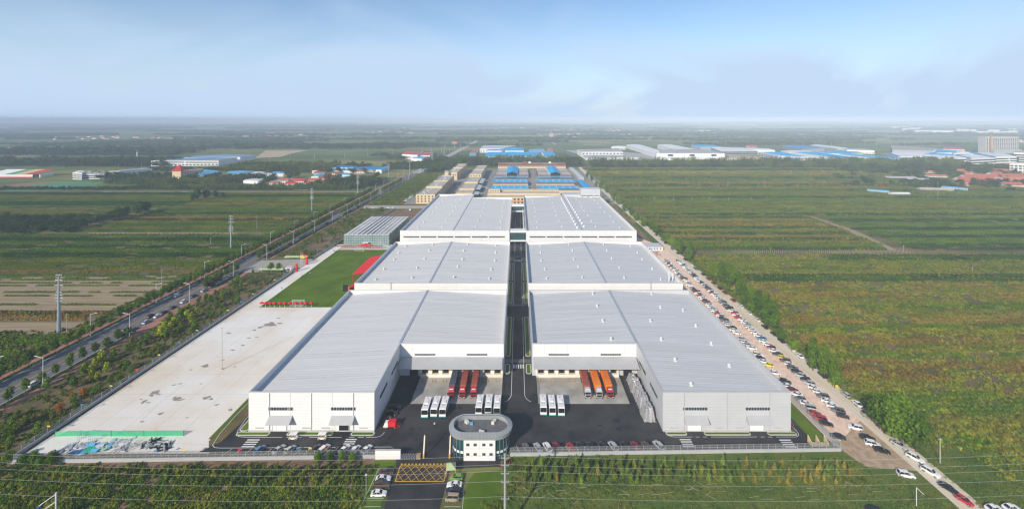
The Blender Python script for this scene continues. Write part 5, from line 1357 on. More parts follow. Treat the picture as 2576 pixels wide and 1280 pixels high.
# school
quad_shed('cream three-storey school block beside the sports field', [(182, 435), (206, 436), (214, 431), (195, 430)], 12, M['house_white'], M['roof_white'], 'school', 'school', wins=[('n', [1.5, 5, 8.5], 7, 2.4, 1.9)])
quad_shed('long white school wing with dark windows', [(205, 439), (262, 438), (268, 431), (214, 431)], 9, M['house_white'], M['roof_grey'], 'school', 'school', wins=[('n', [2, 5.5], 14, 3, 1.8)])
quad_shed('white upper school wing behind', [(284 - 15, 431), (262 + 40, 431), (388 / 1.0 - 5, 424), (345, 424)], 9, M['house_white'], M['roof_grey'], 'school', 'school', wins=[('n', [2.5, 6], 9, 4, 1.8)])
# striped stadium-like hall at the far left
X, Y = gp(-40, 447)
t = thing('striped_hall', 'long low hall with green, yellow and red roof at the left edge', 'hall', (X, Y, 0))
for k, (c, w) in enumerate((('white', 38), ('greenr', 17), ('yellowr', 20), ('crimson_roof', 17))):
    if c == 'greenr': M[c] = mat('green_sheet_roof', (0.06, 0.26, 0.15), var=0.08)
    if c == 'yellowr': M[c] = mat('sand_sheet_roof', (0.55, 0.38, 0.20), var=0.08)
    x0 = sum((38, 17, 20, 17)[:k])
    b = MB(); b.quad((x0, 0, 6), (x0 + w, 0, 6), (x0 + w + 14, 26, 13), (x0 + 14, 26, 13)); b.build('roof_panel', M[c], t)
b = MB(); b.box(0, 92, 0.3, 0.8, 0, 5.9); b.box(104, 106, 0.9, 26, 0, 6); b.build('wall', M['house_white'], t)
b = MB(); b.box(0, 92, -0.3, 0.2, 0, 1.6); b.build('red_base', M['crimson_roof'], t)
# monument column
X, Y = gp(345, 413)
b = MB(); b.cyl((0, 0, 0), (0, 0, 26), 1.5, 1.1, 10); b.cyl((0, 0, 26), (0, 0, 29), 1.7, 1.3, 10); b.cyl((0, 0, 29), (0, 0, 36), 0.6, 0.2, 8)
tag(b.build('chimney_mast', M['house_white'], None, (X, Y, 0)), 'tall white column standing in the fields beside the blue factory', 'mast')
# roadside billboard
X, Y = gp(1143, 372)
t = thing('billboard', 'orange billboard on a pole beside the distant highway', 'billboard', (X, Y, 0))
b = MB(); b.cyl((0, 0, 0), (0, 0, 16), 0.6, n=8); b.build('pole', M['metal'], t)
b = MB(); b.box(-10, 10, -0.8, 0.8, 16, 24); b.build('panel', mat('orange_poster', (0.55, 0.22, 0.12), var=0.15, scale=0.1), t)

# ---------------- village beyond the tree rows (left of the highway)
def zv(x, y): return ((1000 + x / 5.12) / 1.4907, (600 + y / 5.12) / 1.4907)
hs = [  # x, y of the front eave foot in the close survey, width m, depth m, eaves, roof, wall
    (130, 480, 15, 9, 3.4, 'red_roof', 'house_white'), (300, 462, 17, 10, 6.2, 'red_roof', 'house_white'), (440, 492, 16, 9, 3.4, 'crimson_roof', 'house_white'), (620, 478, 17, 10, 6.6, 'crimson_roof', 'house_white'),
    (520, 440, 16, 9, 4.5, 'red_roof', 'house_white'), (740, 476, 15, 9, 3.4, 'crimson_roof', 'house_white'), (900, 450, 19, 11, 5.6, 'red_roof', 'house_white'), (1050, 448, 12, 8, 3.4, 'red_roof', 'house_white'),
    (1190, 440, 16, 9, 5.2, 'crimson_roof', 'house_white'), (1330, 420, 17, 9, 3.6, 'red_roof', 'house_grey'), (1415, 455, 14, 8, 3.2, 'red_roof', 'house_grey'), (1510, 415, 14, 8, 3.6, 'red_roof', 'house_white'),
    (1170, 372, 20, 10, 4.2, 'brown_roof', 'cream'), (1030, 392, 14, 8, 3.6, 'brown_roof', 'house_white'), (1010, 285, 22, 9, 3.6, 'brown_roof', 'cream'), (1350, 296, 20, 10, 4.2, 'brown_roof', 'cream'),
    (1200, 256, 18, 9, 3.6, 'brown_roof', 'house_white'), (1500, 250, 18, 9, 3.6, 'brown_roof', 'cream'), (1650, 250, 18, 9, 3.6, 'brown_roof', 'cream'), (1780, 262, 20, 10, 4.2, 'red_roof', 'house_white'),
    (1820, 360, 14, 9, 3.4, 'brown_roof', 'house_white'), (1720, 400, 14, 9, 3.4, 'red_roof', 'house_white'), (1600, 330, 16, 9, 3.8, 'red_roof', 'cream'), (270, 318, 24, 9, 3.2, 'brown_roof', 'cream'), (2120, 250, 18, 9, 3.6, 'brown_roof', 'cream')]
spots = ['at the left end of the front row', 'second in the front row, two-storey', 'third in the front row, low with bright roof', 'tall, fourth in the front row', 'behind the gap in the front row', 'fifth in the front row', 'with weathered roof, sixth in the front row', 'small, seventh in the front row', 'with bright red roof near the right of the front row', 'with grey walls right of the bright red roof', 'lowest in front of the blue awning', 'between the blue awnings', 'with cream gable in the middle of the village', 'small and brown behind the front row', 'long and brown behind the white blue-roofed shed', 'brown, under the blue awnings', 'brown, below the long white sheds', 'brown and cream, below the long blue roof', 'brown and cream, right of its twin', 'with white front below the blue roof', 'by the big dark tree', 'in front of the big dark tree', 'among the blue awnings', 'half hidden in the trees left of the village', 'beside the blue shed at the right end']
for (x, y, w, d, h, rf, wl_), sp_ in zip(hs, spots):
    X, Y = gp(*zv(x, y))
    t = gable('red tiled village house ' + sp_ if rf != 'brown_roof' else 'tiled village house ' + sp_, X - w / 2, X + w / 2, Y, Y + d, h, d * 0.28, M[wl_], M[rf], 'x', 'house', 'house', 'village houses beside the tree rows', 0.5, ([1.0] if h < 5 else [1.0, 3.9], 4, 1.6, 1.5), R(rnd.uniform(-5, 5)))
quad_shed('white gabled shed with sky blue roof in the village', Q(zv, (855, 318), (995, 318), (1110, 268), (970, 268)), 7, M['white'], M['blue_roof2'], 'shed', 'shed')
quad_shed('long white shed with blue roof and pale shutters behind the village', Q(zv, (1108, 150), (1650, 150), (1740, 118), (1140, 118)), 7, M['white'], M['blue_dark'], 'shed', 'shed', wins=[('n', [1.5], 8, 1.2, 4)])
quad_shed('long blue roof behind the village, right of the shuttered shed', Q(zv, (1640, 190), (2110, 190), (2230, 138), (1730, 138)), 5, M['house_grey'], M['blue_dark'], 'shed', 'shed')
quad_shed('bright blue shed with white gable at the right end of the village', Q(zv, (2095, 190), (2205, 192), (2360, 128), (2260, 126)), 7, M['white'], M['blue_roof'], 'shed', 'shed')
quad_shed('flat sky blue roof strip in front of the shuttered shed', Q(zv, (1180, 208), (1870, 208), (1880, 180), (1200, 175)), 5, M['white'], M['blue_roof2'], 'shed', 'shed')
quad_shed('crimson roofed white shed at the left of the village', Q(zv, (870, 205), (985, 205), (1160, 178), (960, 170)), 6, M['white'], M['crimson_roof'], 'shed', 'shed')
quad_shed('sky blue awning in the middle of the village, larger', Q(zv, (1400, 348), (1680, 360), (1810, 320), (1520, 310)), 4, M['white'], M['blue_roof2'], 'shed', 'awning')
quad_shed('sky blue awning in the middle of the village, smaller', Q(zv, (1360, 288), (1600, 292), (1660, 258), (1420, 252)), 5, M['house_white'], M['blue_roof2'], 'shed', 'awning')
quad_shed('bright blue awning at the left end of the village', Q(zv, (95, 410), (200, 415), (355, 362), (250, 355)), 5, M['house_white'], M['blue_roof'], 'shed', 'awning')
quad_shed('white shed with pale blue roof half hidden in trees', Q(zv, (130, 265), (340, 262), (345, 235), (120, 230)), 6, M['house_white'], M['blue_roof2'], 'shed', 'shed')

# ---------------- red village on the right
def zr(x, y): return z2(x, y)
rows = [(945, 1260, 2400, 5, 26, 'pink_roof', 'top row of long red roofs'), (975, 1215, 1420, 2, 22, 'pink_roof', 'short row under the top row'), (1050, 1400, 1900, 3, 26, 'red_roof', 'middle row'), (1045, 2050, 2400, 2, 26, 'red_roof', 'middle row at the right edge'), (1100, 1290, 1860, 3, 27, 'red_roof', 'row below the middle one'), (1105, 2120, 2400, 2, 24, 'pink_roof', 'lower row at the right edge'), (1150, 1400, 2010, 3, 27, 'red_roof', 'lowest row of the village'), (1200, 2140, 2330, 1, 26, 'red_roof', 'small row at the right edge'), (1005, 1850, 2010, 1, 20, 'red_roof', 'short roof between the rows')]
for y, x0, x1, n, w, rf, nm in rows:
    for k in range(n):
        x = x0 + (k + 0.5) * (x1 - x0) / n
        X, Y = gp(*zr(x, y + rnd.uniform(-4, 4)))
        gable('red village house, %s, %s from the left' % (nm, ordw(k + 1)) if n > 1 else 'red roofed village house, ' + nm, X - w / 2, X + w / 2, Y, Y + 15, 3.8, 4.2, M['cream' if k % 2 else 'house_white'], M[rf], 'x', 'house', 'house', 'red village houses', 0.6, None, R(-6 + rnd.uniform(-3, 3)))
for x, y, w, nm in ((700, 958, 26, 'alone among trees left of the red village'), (850, 1035, 32, 'larger, with white walls left of the red village'), (1300, 1190, 16, 'small, beside a white yard')):
    X, Y = gp(*zr(x, y)); gable('red roofed house ' + nm, X - w / 2, X + w / 2, Y, Y + 10, 3.6, 2.6, M['house_white'], M['pink_roof'], 'x', 'house', 'house', 'red village houses', 0.6, None, R(-8))
for x, y, w, nm, rf in ((570, 1085, 44, 'grey sheeted barn left of the red village', 'silver'), (200, 1050, 50, 'long low grey barn far left of the red village', 'roof_grey'), (1690, 1010, 40, 'grey roof among the red roofs', 'silver'), (830, 1265, 46, 'low earthen barn behind the pole', 'flatroof')):
    X, Y = gp(*zr(x, y)); gable(nm, X - w / 2, X + w / 2, Y, Y + 9, 3, 1.4, M['house_grey'], M[rf], 'x', 'barn', 'barn', None, 0.5, None, R(-10))
for a, c, nm in (((2187, 483), (2242, 488), 'long pale shed with light blue roof edge in the fields'), ((2245, 492), (2290, 492), 'pale shed beside the long one in the fields'), ((2375, 475), (2440, 481), 'long white hut row with blue roof beyond the pole')):
    X0, Y0 = gp(*a); X1, Y1 = gp(*c); L = math.hypot(X1 - X0, Y1 - Y0)
    gable(nm, (X0 + X1) / 2 - L / 2, (X0 + X1) / 2 + L / 2, (Y0 + Y1) / 2, (Y0 + Y1) / 2 + 7, 3.0, 1.2, M['house_white'], M['blue_roof2'] if 'blue' in nm else M['roof_white'], 'x', 'shed', 'shed', None, 0.4, ([0.8], 8, 1.4, 1.4), math.atan2(Y1 - Y0, X1 - X0))

# ---------------- scattered far villages
hm = {}
def small_house(w, d, h, roof, wall):
    k = (w, roof, wall)
    if k not in hm:
        b = MB(); b.box(-w / 2, w / 2, 0, d, 0, h, 0)
        b.hexa([(-w / 2 - .5, -.5, h), (w / 2 + .5, -.5, h), (w / 2 + .5, d + .5, h), (-w / 2 - .5, d + .5, h), (-w / 2 - .5, d * .48, h + d * .35), (w / 2 + .5, d * .48, h + d * .35), (w / 2 + .5, d * .52, h + d * .35), (-w / 2 - .5, d * .52, h + d * .35)], 1)
        hm[k] = b.mesh('house', [M[wall], M[roof]])
    return hm[k]
far_v = [((110, 300, 340, 352), 16, 'in the wooded village far off at the left edge', 'red roofed house '), ((560, 780, 338, 350), 14, 'in the far hamlet behind the sandy plot', 'red roofed house '), ((1790, 1990, 330, 338), 14, 'in the far hamlet above the white warehouses', 'salmon roofed house '), ((1385, 1470, 337, 347), 22, 'in the far village right of the axis', 'salmon roofed house '), ((1500, 1560, 326, 333), 14, 'in the far upper village', 'salmon roofed house '), ((1560, 1640, 337, 352), 14, 'in the far village before the white warehouses', 'salmon roofed house '), ((1380, 1450, 326, 332), 12, 'in the far hamlet above the fields', 'salmon roofed house '),
         ((2480, 2576, 351, 360), 16, 'beyond the white complex at the right', 'salmon roofed house '), ((1710, 1790, 326, 332), 12, 'in the far white hamlet', 'pale walled house '), ((330, 470, 346, 358), 14, 'in the far village at the left', 'red roofed house '), ((1265 / 1, 1330, 322, 327), 8, 'in the hazy hamlet on the axis', 'pale walled house '), ((915, 1040, 330, 336), 10, 'in the hazy hamlet left of the highway', 'red roofed house '), ((2040, 2110, 333, 338), 8, 'in the hazy hamlet above the blue roofs', 'pale walled house '), ((2250, 2330, 320, 330), 12, 'in the hazy town below the hills', 'cream block '), ((2400, 2576, 329, 340), 20, 'in the hazy town beside the tower', 'cream block ')]
for (xa, xb, ya, yb), n, where, kind in far_v:
    for k in range(n):
        x, y = rnd.uniform(xa, xb), rnd.uniform(ya, yb)
        X, Y = gp(x, y); s = Y / 1000.0
        blk = 'block' in kind
        w = rnd.choice((14, 18, 24)) if not blk else rnd.choice((40, 60))
        me = small_house(w, 10 if not blk else 14, 4 if not blk else 16, 'pink_roof' if 'salmon' in kind else 'red_roof' if 'red' in kind else 'roof_white', 'house_white' if not blk else 'cream')
        o = link('house' if not blk else 'apartment_block', me, None, (X, Y, 0), R(rnd.uniform(-12, 12)))
        tag(o, kind + where, 'house' if not blk else 'building', 'houses ' + where)
quad_shed('long white hall on the hazy horizon at the right', [(2297, 329.5), (2400, 329.8), (2400, 328), (2300, 327.6)], 18, M['white'], M['white'], 'hall', 'hall')
# ================================================================ vehicles
PAINT = {k: mat('paint_' + k, c, rough=0.28, var=0.02, spec=0.5) for k, c in {
    'white': (0.74, 0.74, 0.73), 'silver': (0.40, 0.41, 0.43), 'grey': (0.13, 0.135, 0.145), 'black': (0.012, 0.012, 0.014), 'red': (0.42, 0.02, 0.025), 'dark red': (0.20, 0.015, 0.02),
    'blue': (0.06, 0.18, 0.34), 'yellow': (0.75, 0.62, 0.06), 'green': (0.16, 0.33, 0.07), 'brown': (0.10, 0.06, 0.042), 'beige': (0.36, 0.29, 0.20), 'navy': (0.02, 0.03, 0.07)}.items()}
M['carglass'] = mat('car_glass', (0.012, 0.015, 0.018), rough=0.06, var=0.2, spec=0.7)
M['head'] = mat('headlamp', (0.75, 0.75, 0.72), rough=0.2, var=0.02)
M['tail'] = mat('tail_lamp', (0.35, 0.01, 0.01), rough=0.3, var=0.02)
TYPES = {  # length, half width, belt z, roof z, cabin: base x0,x1 roof x0,x1 ; hood z, tail z
    'sedan': (4.65, 0.90, 0.92, 1.46, (-1.85, 1.05), (-1.0, 0.25), 0.86, 0.95),
    'hatchback': (4.05, 0.86, 0.94, 1.50, (-1.95, 1.0), (-1.45, 0.25), 0.88, 0.96),
    'estate car': (4.75, 0.94, 1.02, 1.70, (-2.2, 1.15), (-1.75, 0.45), 0.98, 1.02),
    'minivan': (4.0, 0.82, 1.05, 1.88, (-1.95, 1.85), (-1.85, 1.25), 1.0, 1.05)}
def car_shell(b, T, mi=0):
    L, w, zb, zr, cb, rf, zh, zt = T; h = L / 2
    st = [(-h, w * 0.80, 0.42, zt - 0.22), (-h + 0.12, w * 0.93, 0.28, zt - 0.02), (-h + 0.6, w, 0.24, zt), (cb[0], w, 0.24, zb), (0, w, 0.24, zb), (cb[1], w, 0.24, zh + 0.02), (h - 0.55, w * 0.98, 0.24, zh - 0.06), (h - 0.12, w * 0.90, 0.26, zh - 0.22), (h, w * 0.74, 0.38, zh - 0.38)]
    i0 = len(b.v)
    for x, ww, z0, z1 in st:
        zm = z0 + (z1 - z0) * 0.6
        b.v += [(x, -ww * 0.94, z0), (x, -ww, zm), (x, -ww * 0.90, z1), (x, ww * 0.90, z1), (x, ww, zm), (x, ww * 0.94, z0)]
    for s in range(len(st) - 1):
        a, c = i0 + s * 6, i0 + (s + 1) * 6
        for k in range(5): b.f.append((a + k, a + k + 1, c + k + 1, c + k)); b.m.append(mi)
        b.f.append((a + 5, a, c, c + 5)); b.m.append(mi)
    b.f.append(tuple(i0 + k for k in reversed(range(6)))); b.m.append(mi)
    e = i0 + (len(st) - 1) * 6; b.f.append(tuple(e + k for k in range(6))); b.m.append(mi)
    # roof panel and pillars
    wr = w * 0.74
    b.hexa([(rf[0], -wr, zr - 0.05), (rf[1], -wr, zr - 0.05), (rf[1], wr, zr - 0.05), (rf[0], wr, zr - 0.05), (rf[0] + 0.12, -wr * 0.9, zr), (rf[1] - 0.1, -wr * 0.9, zr), (rf[1] - 0.1, wr * 0.9, zr), (rf[0] + 0.12, wr * 0.9, zr)], mi)
    for s in (-1, 1):
        for xb, xr_ in ((cb[0] + 0.02, rf[0] + 0.02), (cb[1] - 0.02, rf[1] - 0.02), ((cb[0] + cb[1]) / 2 - 0.1, (rf[0] + rf[1]) / 2 - 0.1)):
            b.cyl((xb, s * w * 0.87, zb - 0.02), (xr_, s * wr * 0.99, zr - 0.03), 0.045, n=4, m=mi)
def car_glass(b, T, mi=0):
    L, w, zb, zr, cb, rf, zh, zt = T; wr = w * 0.74; wb = w * 0.87
    b.hexa([(cb[0], -wb, zb - 0.08), (cb[1], -wb, zb - 0.08), (cb[1], wb, zb - 0.08), (cb[0], wb, zb - 0.08), (rf[0], -wr * 0.97, zr - 0.052), (rf[1], -wr * 0.97, zr - 0.052), (rf[1], wr * 0.97, zr - 0.052), (rf[0], wr * 0.97, zr - 0.052)], mi)
def car_wheels(b, T, mi=0):
    L, w = T[0], T[1]
    for x in (-L * 0.29, L * 0.31):
        for s in (-1, 1): b.cyl((x, s * (w - 0.22), 0.32), (x, s * (w + 0.01), 0.32), 0.32, n=10, m=mi)
_cm = {}
def cmesh(kind, ty, col=None):
    k = (kind, ty, col)
    if k in _cm: return _cm[k]
    T = TYPES[ty]; b = MB()
    if kind == 'whole':
        car_shell(b, T, 0); car_glass(b, T, 1); car_wheels(b, T, 2); h = T[0] / 2
        b.box(-h - 0.02, -h + 0.1, -T[1] * 0.75, -T[1] * 0.45, 0.62, 0.78, 3); b.box(-h - 0.02, -h + 0.1, T[1] * 0.45, T[1] * 0.75, 0.62, 0.78, 3)
        me = b.mesh('car', [PAINT[col], M['carglass'], M['black'], M['tail']])
    elif kind == 'body': car_shell(b, T); me = b.mesh('body', PAINT[col])
    elif kind == 'windows': car_glass(b, T); me = b.mesh('windows', M['carglass'])
    elif kind == 'wheel': b.cyl((0, -0.11, 0), (0, 0.11, 0), 0.32, n=12); b.cyl((0, -0.125, 0), (0, 0.125, 0), 0.19, n=8, m=1); me = b.mesh('wheel', [M['black'], M['metal']])
    elif kind == 'headlight': b.box(-0.12, 0.03, -0.18, 0.18, -0.07, 0.07); me = b.mesh('headlight', M['head'])
    elif kind == 'taillight': b.box(-0.03, 0.10, -0.18, 0.18, -0.08, 0.08); me = b.mesh('taillight', M['tail'])
    _cm[k] = me
    return me
def car(x, y, ang, ty, col, label, group, near=False):
    if not near:
        o = link('car', cmesh('whole', ty, col), None, (x, y, 0.05), ang)
        return tag(o, label, 'car', group)
    T = TYPES[ty]; t = thing('car', label, 'car', (x, y, 0.05), ang, group)
    link('body', cmesh('body', ty, col), t); link('windows', cmesh('windows', ty), t)
    for xx in (-T[0] * 0.29, T[0] * 0.31):
        for s in (-1, 1): link('wheel', cmesh('wheel', 'sedan'), t, (xx, s * (T[1] - 0.10), 0.32))
    for s in (-1, 1):
        link('headlight', cmesh('headlight', 'sedan'), t, (T[0] / 2 - 0.12, s * T[1] * 0.66, T[6] - 0.30)); link('taillight', cmesh('taillight', 'sedan'), t, (-T[0] / 2 + 0.02, s * T[1] * 0.66, T[7] - 0.30))
    return t
TYW = ['sedan'] * 5 + ['hatchback'] * 3 + ['estate car'] * 3
CW = ['white'] * 11 + ['silver'] * 4 + ['grey'] * 2 + ['black'] * 5 + ['red'] * 1 + ['dark red'] * 2 + ['blue']
rc = random.Random(21)
def rty(): return rc.choice(TYW)
def rcol(): return rc.choice(CW)

# ---- rubble car park: fence row, middle row, track row
GA = 'cars parked on the rubble ground'
seqA = ['black', 'black', 'red', 'red', 'van', 'white', 'grey', 'white', 'dark red', 'white', 'black', 'white', 'yellow', 'white', 'black', 'white', 'white', 'silver', 'white', 'silver', 'white', 'white', 'black', 'white', 'silver', 'grey', 'black', 'white', 'red', 'white']
y = 153.6; k = 0
while y < 352:
    c = seqA[k] if k < len(seqA) else rcol(); ty = rty(); van = c == 'van'
    if van: c, ty = 'silver', 'minivan'
    if y > 268 and rc.random() < 0.08: y += 2.9; continue
    car(112.4 + 0.022 * (y - 155) + rc.uniform(-0.3, 0.3), y, R(-22 + rc.uniform(-4, 4)) + (math.pi if rc.random() < 0.4 else 0), ty, c, '%s %s, %s from the near end of the fence-side rubble row' % (c, ty, ordw(k + 1)), GA, y < 215)
    k += 1; y += 6.5 if k == 1 else 2.75 + rc.uniform(-0.1, 0.25) + (3.4 if k in (11, 12, 16, 20) else 0)
seqB = ['white', 'black', 'grey', 'white', 'white', 'grey', 'white', 'white', 'silver', 'black', 'silver', 'black', 'grey', 'white', 'brown', 'yellow', 'black', 'white', 'dark red', 'white', 'white', 'blue', 'white', 'white', 'white', 'white', 'silver', 'white', 'white', 'red', 'white', 'red']
y = 158.0; k = 0
while y < 345:
    c = seqB[k] if k < len(seqB) else rcol(); ty = rty()
    car(122.2 + 0.022 * (y - 158) + rc.uniform(-0.3, 0.3), y, R(-24 + rc.uniform(-4, 4)) + (math.pi if rc.random() < 0.4 else 0), ty, c, '%s %s, %s from the near end of the middle rubble row' % (c, ty, ordw(k + 1)), GA, y < 215)
    k += 1; y += 6.2 if k == 1 else 2.8 + rc.uniform(-0.1, 0.25)
seqC = [('black', 165.3), ('white', 171.5), ('silver', 177), ('yellow', 184.5), ('black', 190.5), ('black', 198), ('white', 206), ('white', 212), ('black', 220), ('black', 227), ('black', 234.5), ('white', 243), ('white', 251.5), ('white', 260)]
y = 269
while y < 430: seqC.append((rc.choice(['dark red', 'white', 'white', 'white', 'dark red', 'black', 'grey']), y)); y += rc.choice((7, 8, 9, 12))
for k, (c, y) in enumerate(seqC):
    ty = rty(); car(132.6 + rc.uniform(-0.3, 0.3), y, R(90 + rc.uniform(-3, 3)), ty, c, '%s %s, %s from the near end along the dusty track' % (c, ty, ordw(k + 1)), 'cars lined up along the dusty track', y < 215)
def z6(x, y): return gp((2900 + x / 2.52) / 1.4907, (1400 + y / 2.52) / 1.4907, 0.7)
for x, y, a, ty, c, lb in ((890, 603, -24, 'sedan', 'black', 'black sedan behind the white off-roader beside two bicycles'), (940, 660, -22, 'estate car', 'white', 'white off-roader between two black sedans at the corner of the track'), (1028, 722, -22, 'sedan', 'black', 'black sedan beside parked bicycles at the corner of the track'),
                           (1190, 668, -62, 'sedan', 'silver', 'silver sedan nosed under the big round tree by the track'), (1340, 792, -62, 'estate car', 'white', 'white estate car on the track below the big round tree'), (1485, 925, -64, 'estate car', 'white', 'white estate car with dark windows farther down the track'),
                           (1658, 1078, -66, 'sedan', 'black', 'black sedan near the bottom of the track'), (1806, 1192, -68, 'hatchback', 'red', 'red hatchback at the bottom of the track'), (1252, 950, -15, 'estate car', 'white', 'white estate car parked on the grass beside the track'),
                           (2085, 1268, 4, 'sedan', 'white', 'white sedan cut by the bottom edge, left of two'), (2250, 1262, 4, 'sedan', 'white', 'white sedan cut by the bottom edge, right of two'), (955, 1288, 4, 'sedan', 'black', 'black sedan cut by the bottom edge below the grass')):
    X, Y = z6(x, y); car(X, Y, R(a), ty, c, lb, 'cars near the corner of the track', True)

# ---- cars at the gate
def z8(x, y): return gp((1250 + x / 3.1375) / 1.4907, (1500 + y / 3.1375) / 1.4907, 0.7)
for x, y, a, ty, c, lb in ((622, 832, 3, 'sedan', 'brown', 'brown sedan in the bay nearest the white name wall'), (588, 915, 3, 'sedan', 'white', 'white sedan between two brown cars left of the drive'), (565, 990, 3, 'estate car', 'brown', 'dark brown estate car between two white sedans'), (536, 1090, 3, 'sedan', 'white', 'white sedan lowest left of the drive'),
                           (1448, 903, 178, 'hatchback', 'green', 'small green hatchback right of the drive'), (1425, 987, 178, 'sedan', 'white', 'white sedan right of the drive below the green car'), (1412, 1058, 178, 'sedan', 'navy', 'navy sedan between white car and beige van'), (1400, 1150, 178, 'minivan', 'beige', 'beige minivan right of the drive')):
    X, Y = z8(x, y); car(X, Y, R(a), ty, c, lb, 'cars in the gate bays', True)
def zw(x, y): return gp((800 + x / 2.52) / 1.4907, (1400 + y / 2.52) / 1.4907, 0.7)
for x, c, ty, lb in ((440, 'blue', 'hatchback', 'light blue hatchback inside the front fence'), (622, 'silver', 'sedan', 'silver sedan next but one to the blue hatchback'), (728, 'silver', 'hatchback', 'silver hatchback right of the silver sedan'), (958, 'black', 'estate car', 'black estate car left of the white off-roader inside the fence'), (1045, 'white', 'estate car', 'white estate car with dark roof glass inside the fence'),
                     (1180, 'black', 'hatchback', 'black hatchback between white cars inside the fence'), (1240, 'white', 'sedan', 'white sedan, third from the white name wall'), (1345, 'white', 'hatchback', 'white hatchback, second from the white name wall'), (1450, 'white', 'sedan', 'white sedan next to the white name wall')):
    X, Y = zw(x, 712); car(X, max(Y, fenceY(X) + 2.3), R(66), ty, c, lb, 'cars slanted inside the western front fence', True)
def ze(x, y): return gp((1900 + x / 2.56) / 1.4907, (1250 + y / 2.56) / 1.4907, 0.7)
for k, (x, c) in enumerate(((190, 'grey'), (300, 'silver'), (390, 'white'), (482, 'dark red'), (612, 'red'), (715, 'black'), (815, 'black'), (925, 'black'), (1022, 'silver'), (1140, 'black'), (1240, 'dark red'), (1345, 'brown'), (1462, 'silver'))):
    X, Y = ze(x, 1075); ty = rc.choice(('hatchback', 'estate car', 'sedan'))
    car(X, fenceY(X) + 2.9, R(112), ty, c, '%s %s, %s from the gatehouse inside the eastern front fence' % (c, ty, ordw(k + 1)), 'cars slanted inside the eastern front fence', True)
for k, (x, y) in enumerate(((-48.2, 162.5), (-48.0, 165.6), (-47.6, 168.8))):
    car(x, y, R(4), 'estate car' if k else 'sedan', 'black', 'black car in the shade of the white warehouse, %s from the small red truck' % ordw(k + 1), 'black cars in the shade', True)

# ---- cars on the highway
GH = 'cars along the highway'
def hw(x, y, c, lb, a=90): 
    ty = rty(); car(x, y, R(a + rc.uniform(-2, 2)), ty, c, '%s %s ' % (c, ty) + lb, GH, False)
k = 0
for c, y in (('white', 184), ('black', 217), ('black', 226), ('grey', 232), ('silver', 240), ('white', 247.5), ('black', 252), ('black', 258.5), ('white', 267), ('black', 275), ('silver', 284), ('black', 291), ('white', 298), ('white', 305), ('silver', 312)):
    k += 1; hw(-203.9 if y > 222 else -203.6, y, c, 'at the east kerb of the highway, %s from the near end' % ordw(k))
y, k = 352, 0
while y < 560:
    if rc.random() < 0.82: k += 1; hw(-203.2, y, rcol(), 'parked behind the median trees past the plaza, %s of the line' % ordw(k))
    y += rc.choice((6.2, 6.8, 7.4, 9))
y, k = 272, 0
while y < 470:
    if rc.random() < 0.5: k += 1; hw(-218.4 if rc.random() < 0.8 else -214.8, y, rcol(), 'driving down the west side of the highway, %s from the near end' % ordw(k), -90)
    y += rc.choice((8, 9, 11))
for k, (x, y, c) in enumerate(((-207.8, 247.3, 'black'), (-212.5, 330, 'dark red'), (-210.4, 326, 'white'), (-208, 232, 'grey'), (-215, 276, 'white'), (-209, 560, 'white'), (-214, 640, 'silver'), (-210, 690, 'black'), (-215, 760, 'grey'))):
    hw(x, y, c, 'in the middle of the highway, %s from the near end' % ordw(k + 1))
# ---- cars at the market and workshops
for k in range(11): car(-153 + 0.3 * rc.uniform(-1, 1), 581 + k * 5.4, R(20), rty(), rcol() if k else 'red', 'car beside the cream workshop, %s from the near end' % ordw(k + 1), 'cars beside the cream workshop')
for k, (x, y) in enumerate(((-98, 640), (-95, 660), (-92, 690), (-100, 720), (-55, 640), (-54, 668), (-50, 705), (-56, 730), (-52, 800), (-57, 820), (-48, 840), (22, 640), (25, 650), (22, 672), (27, 700), (24, 735), (22, 850), (24, 862), (26, 874))):
    car(x, y, R(rc.choice((0, 80, 100, 20))), rty(), rcol(), 'small car standing in the market yard', 'cars in the market yard')
for k, x in enumerate((-170, -163, -157, -182)): car(x, 548 + k * 0.6, R(5), rty(), rc.choice(('black', 'grey', 'white')), 'car waiting at the mouth of the cross road, %s from the plot' % ordw(k + 1), 'cars on the cross road')

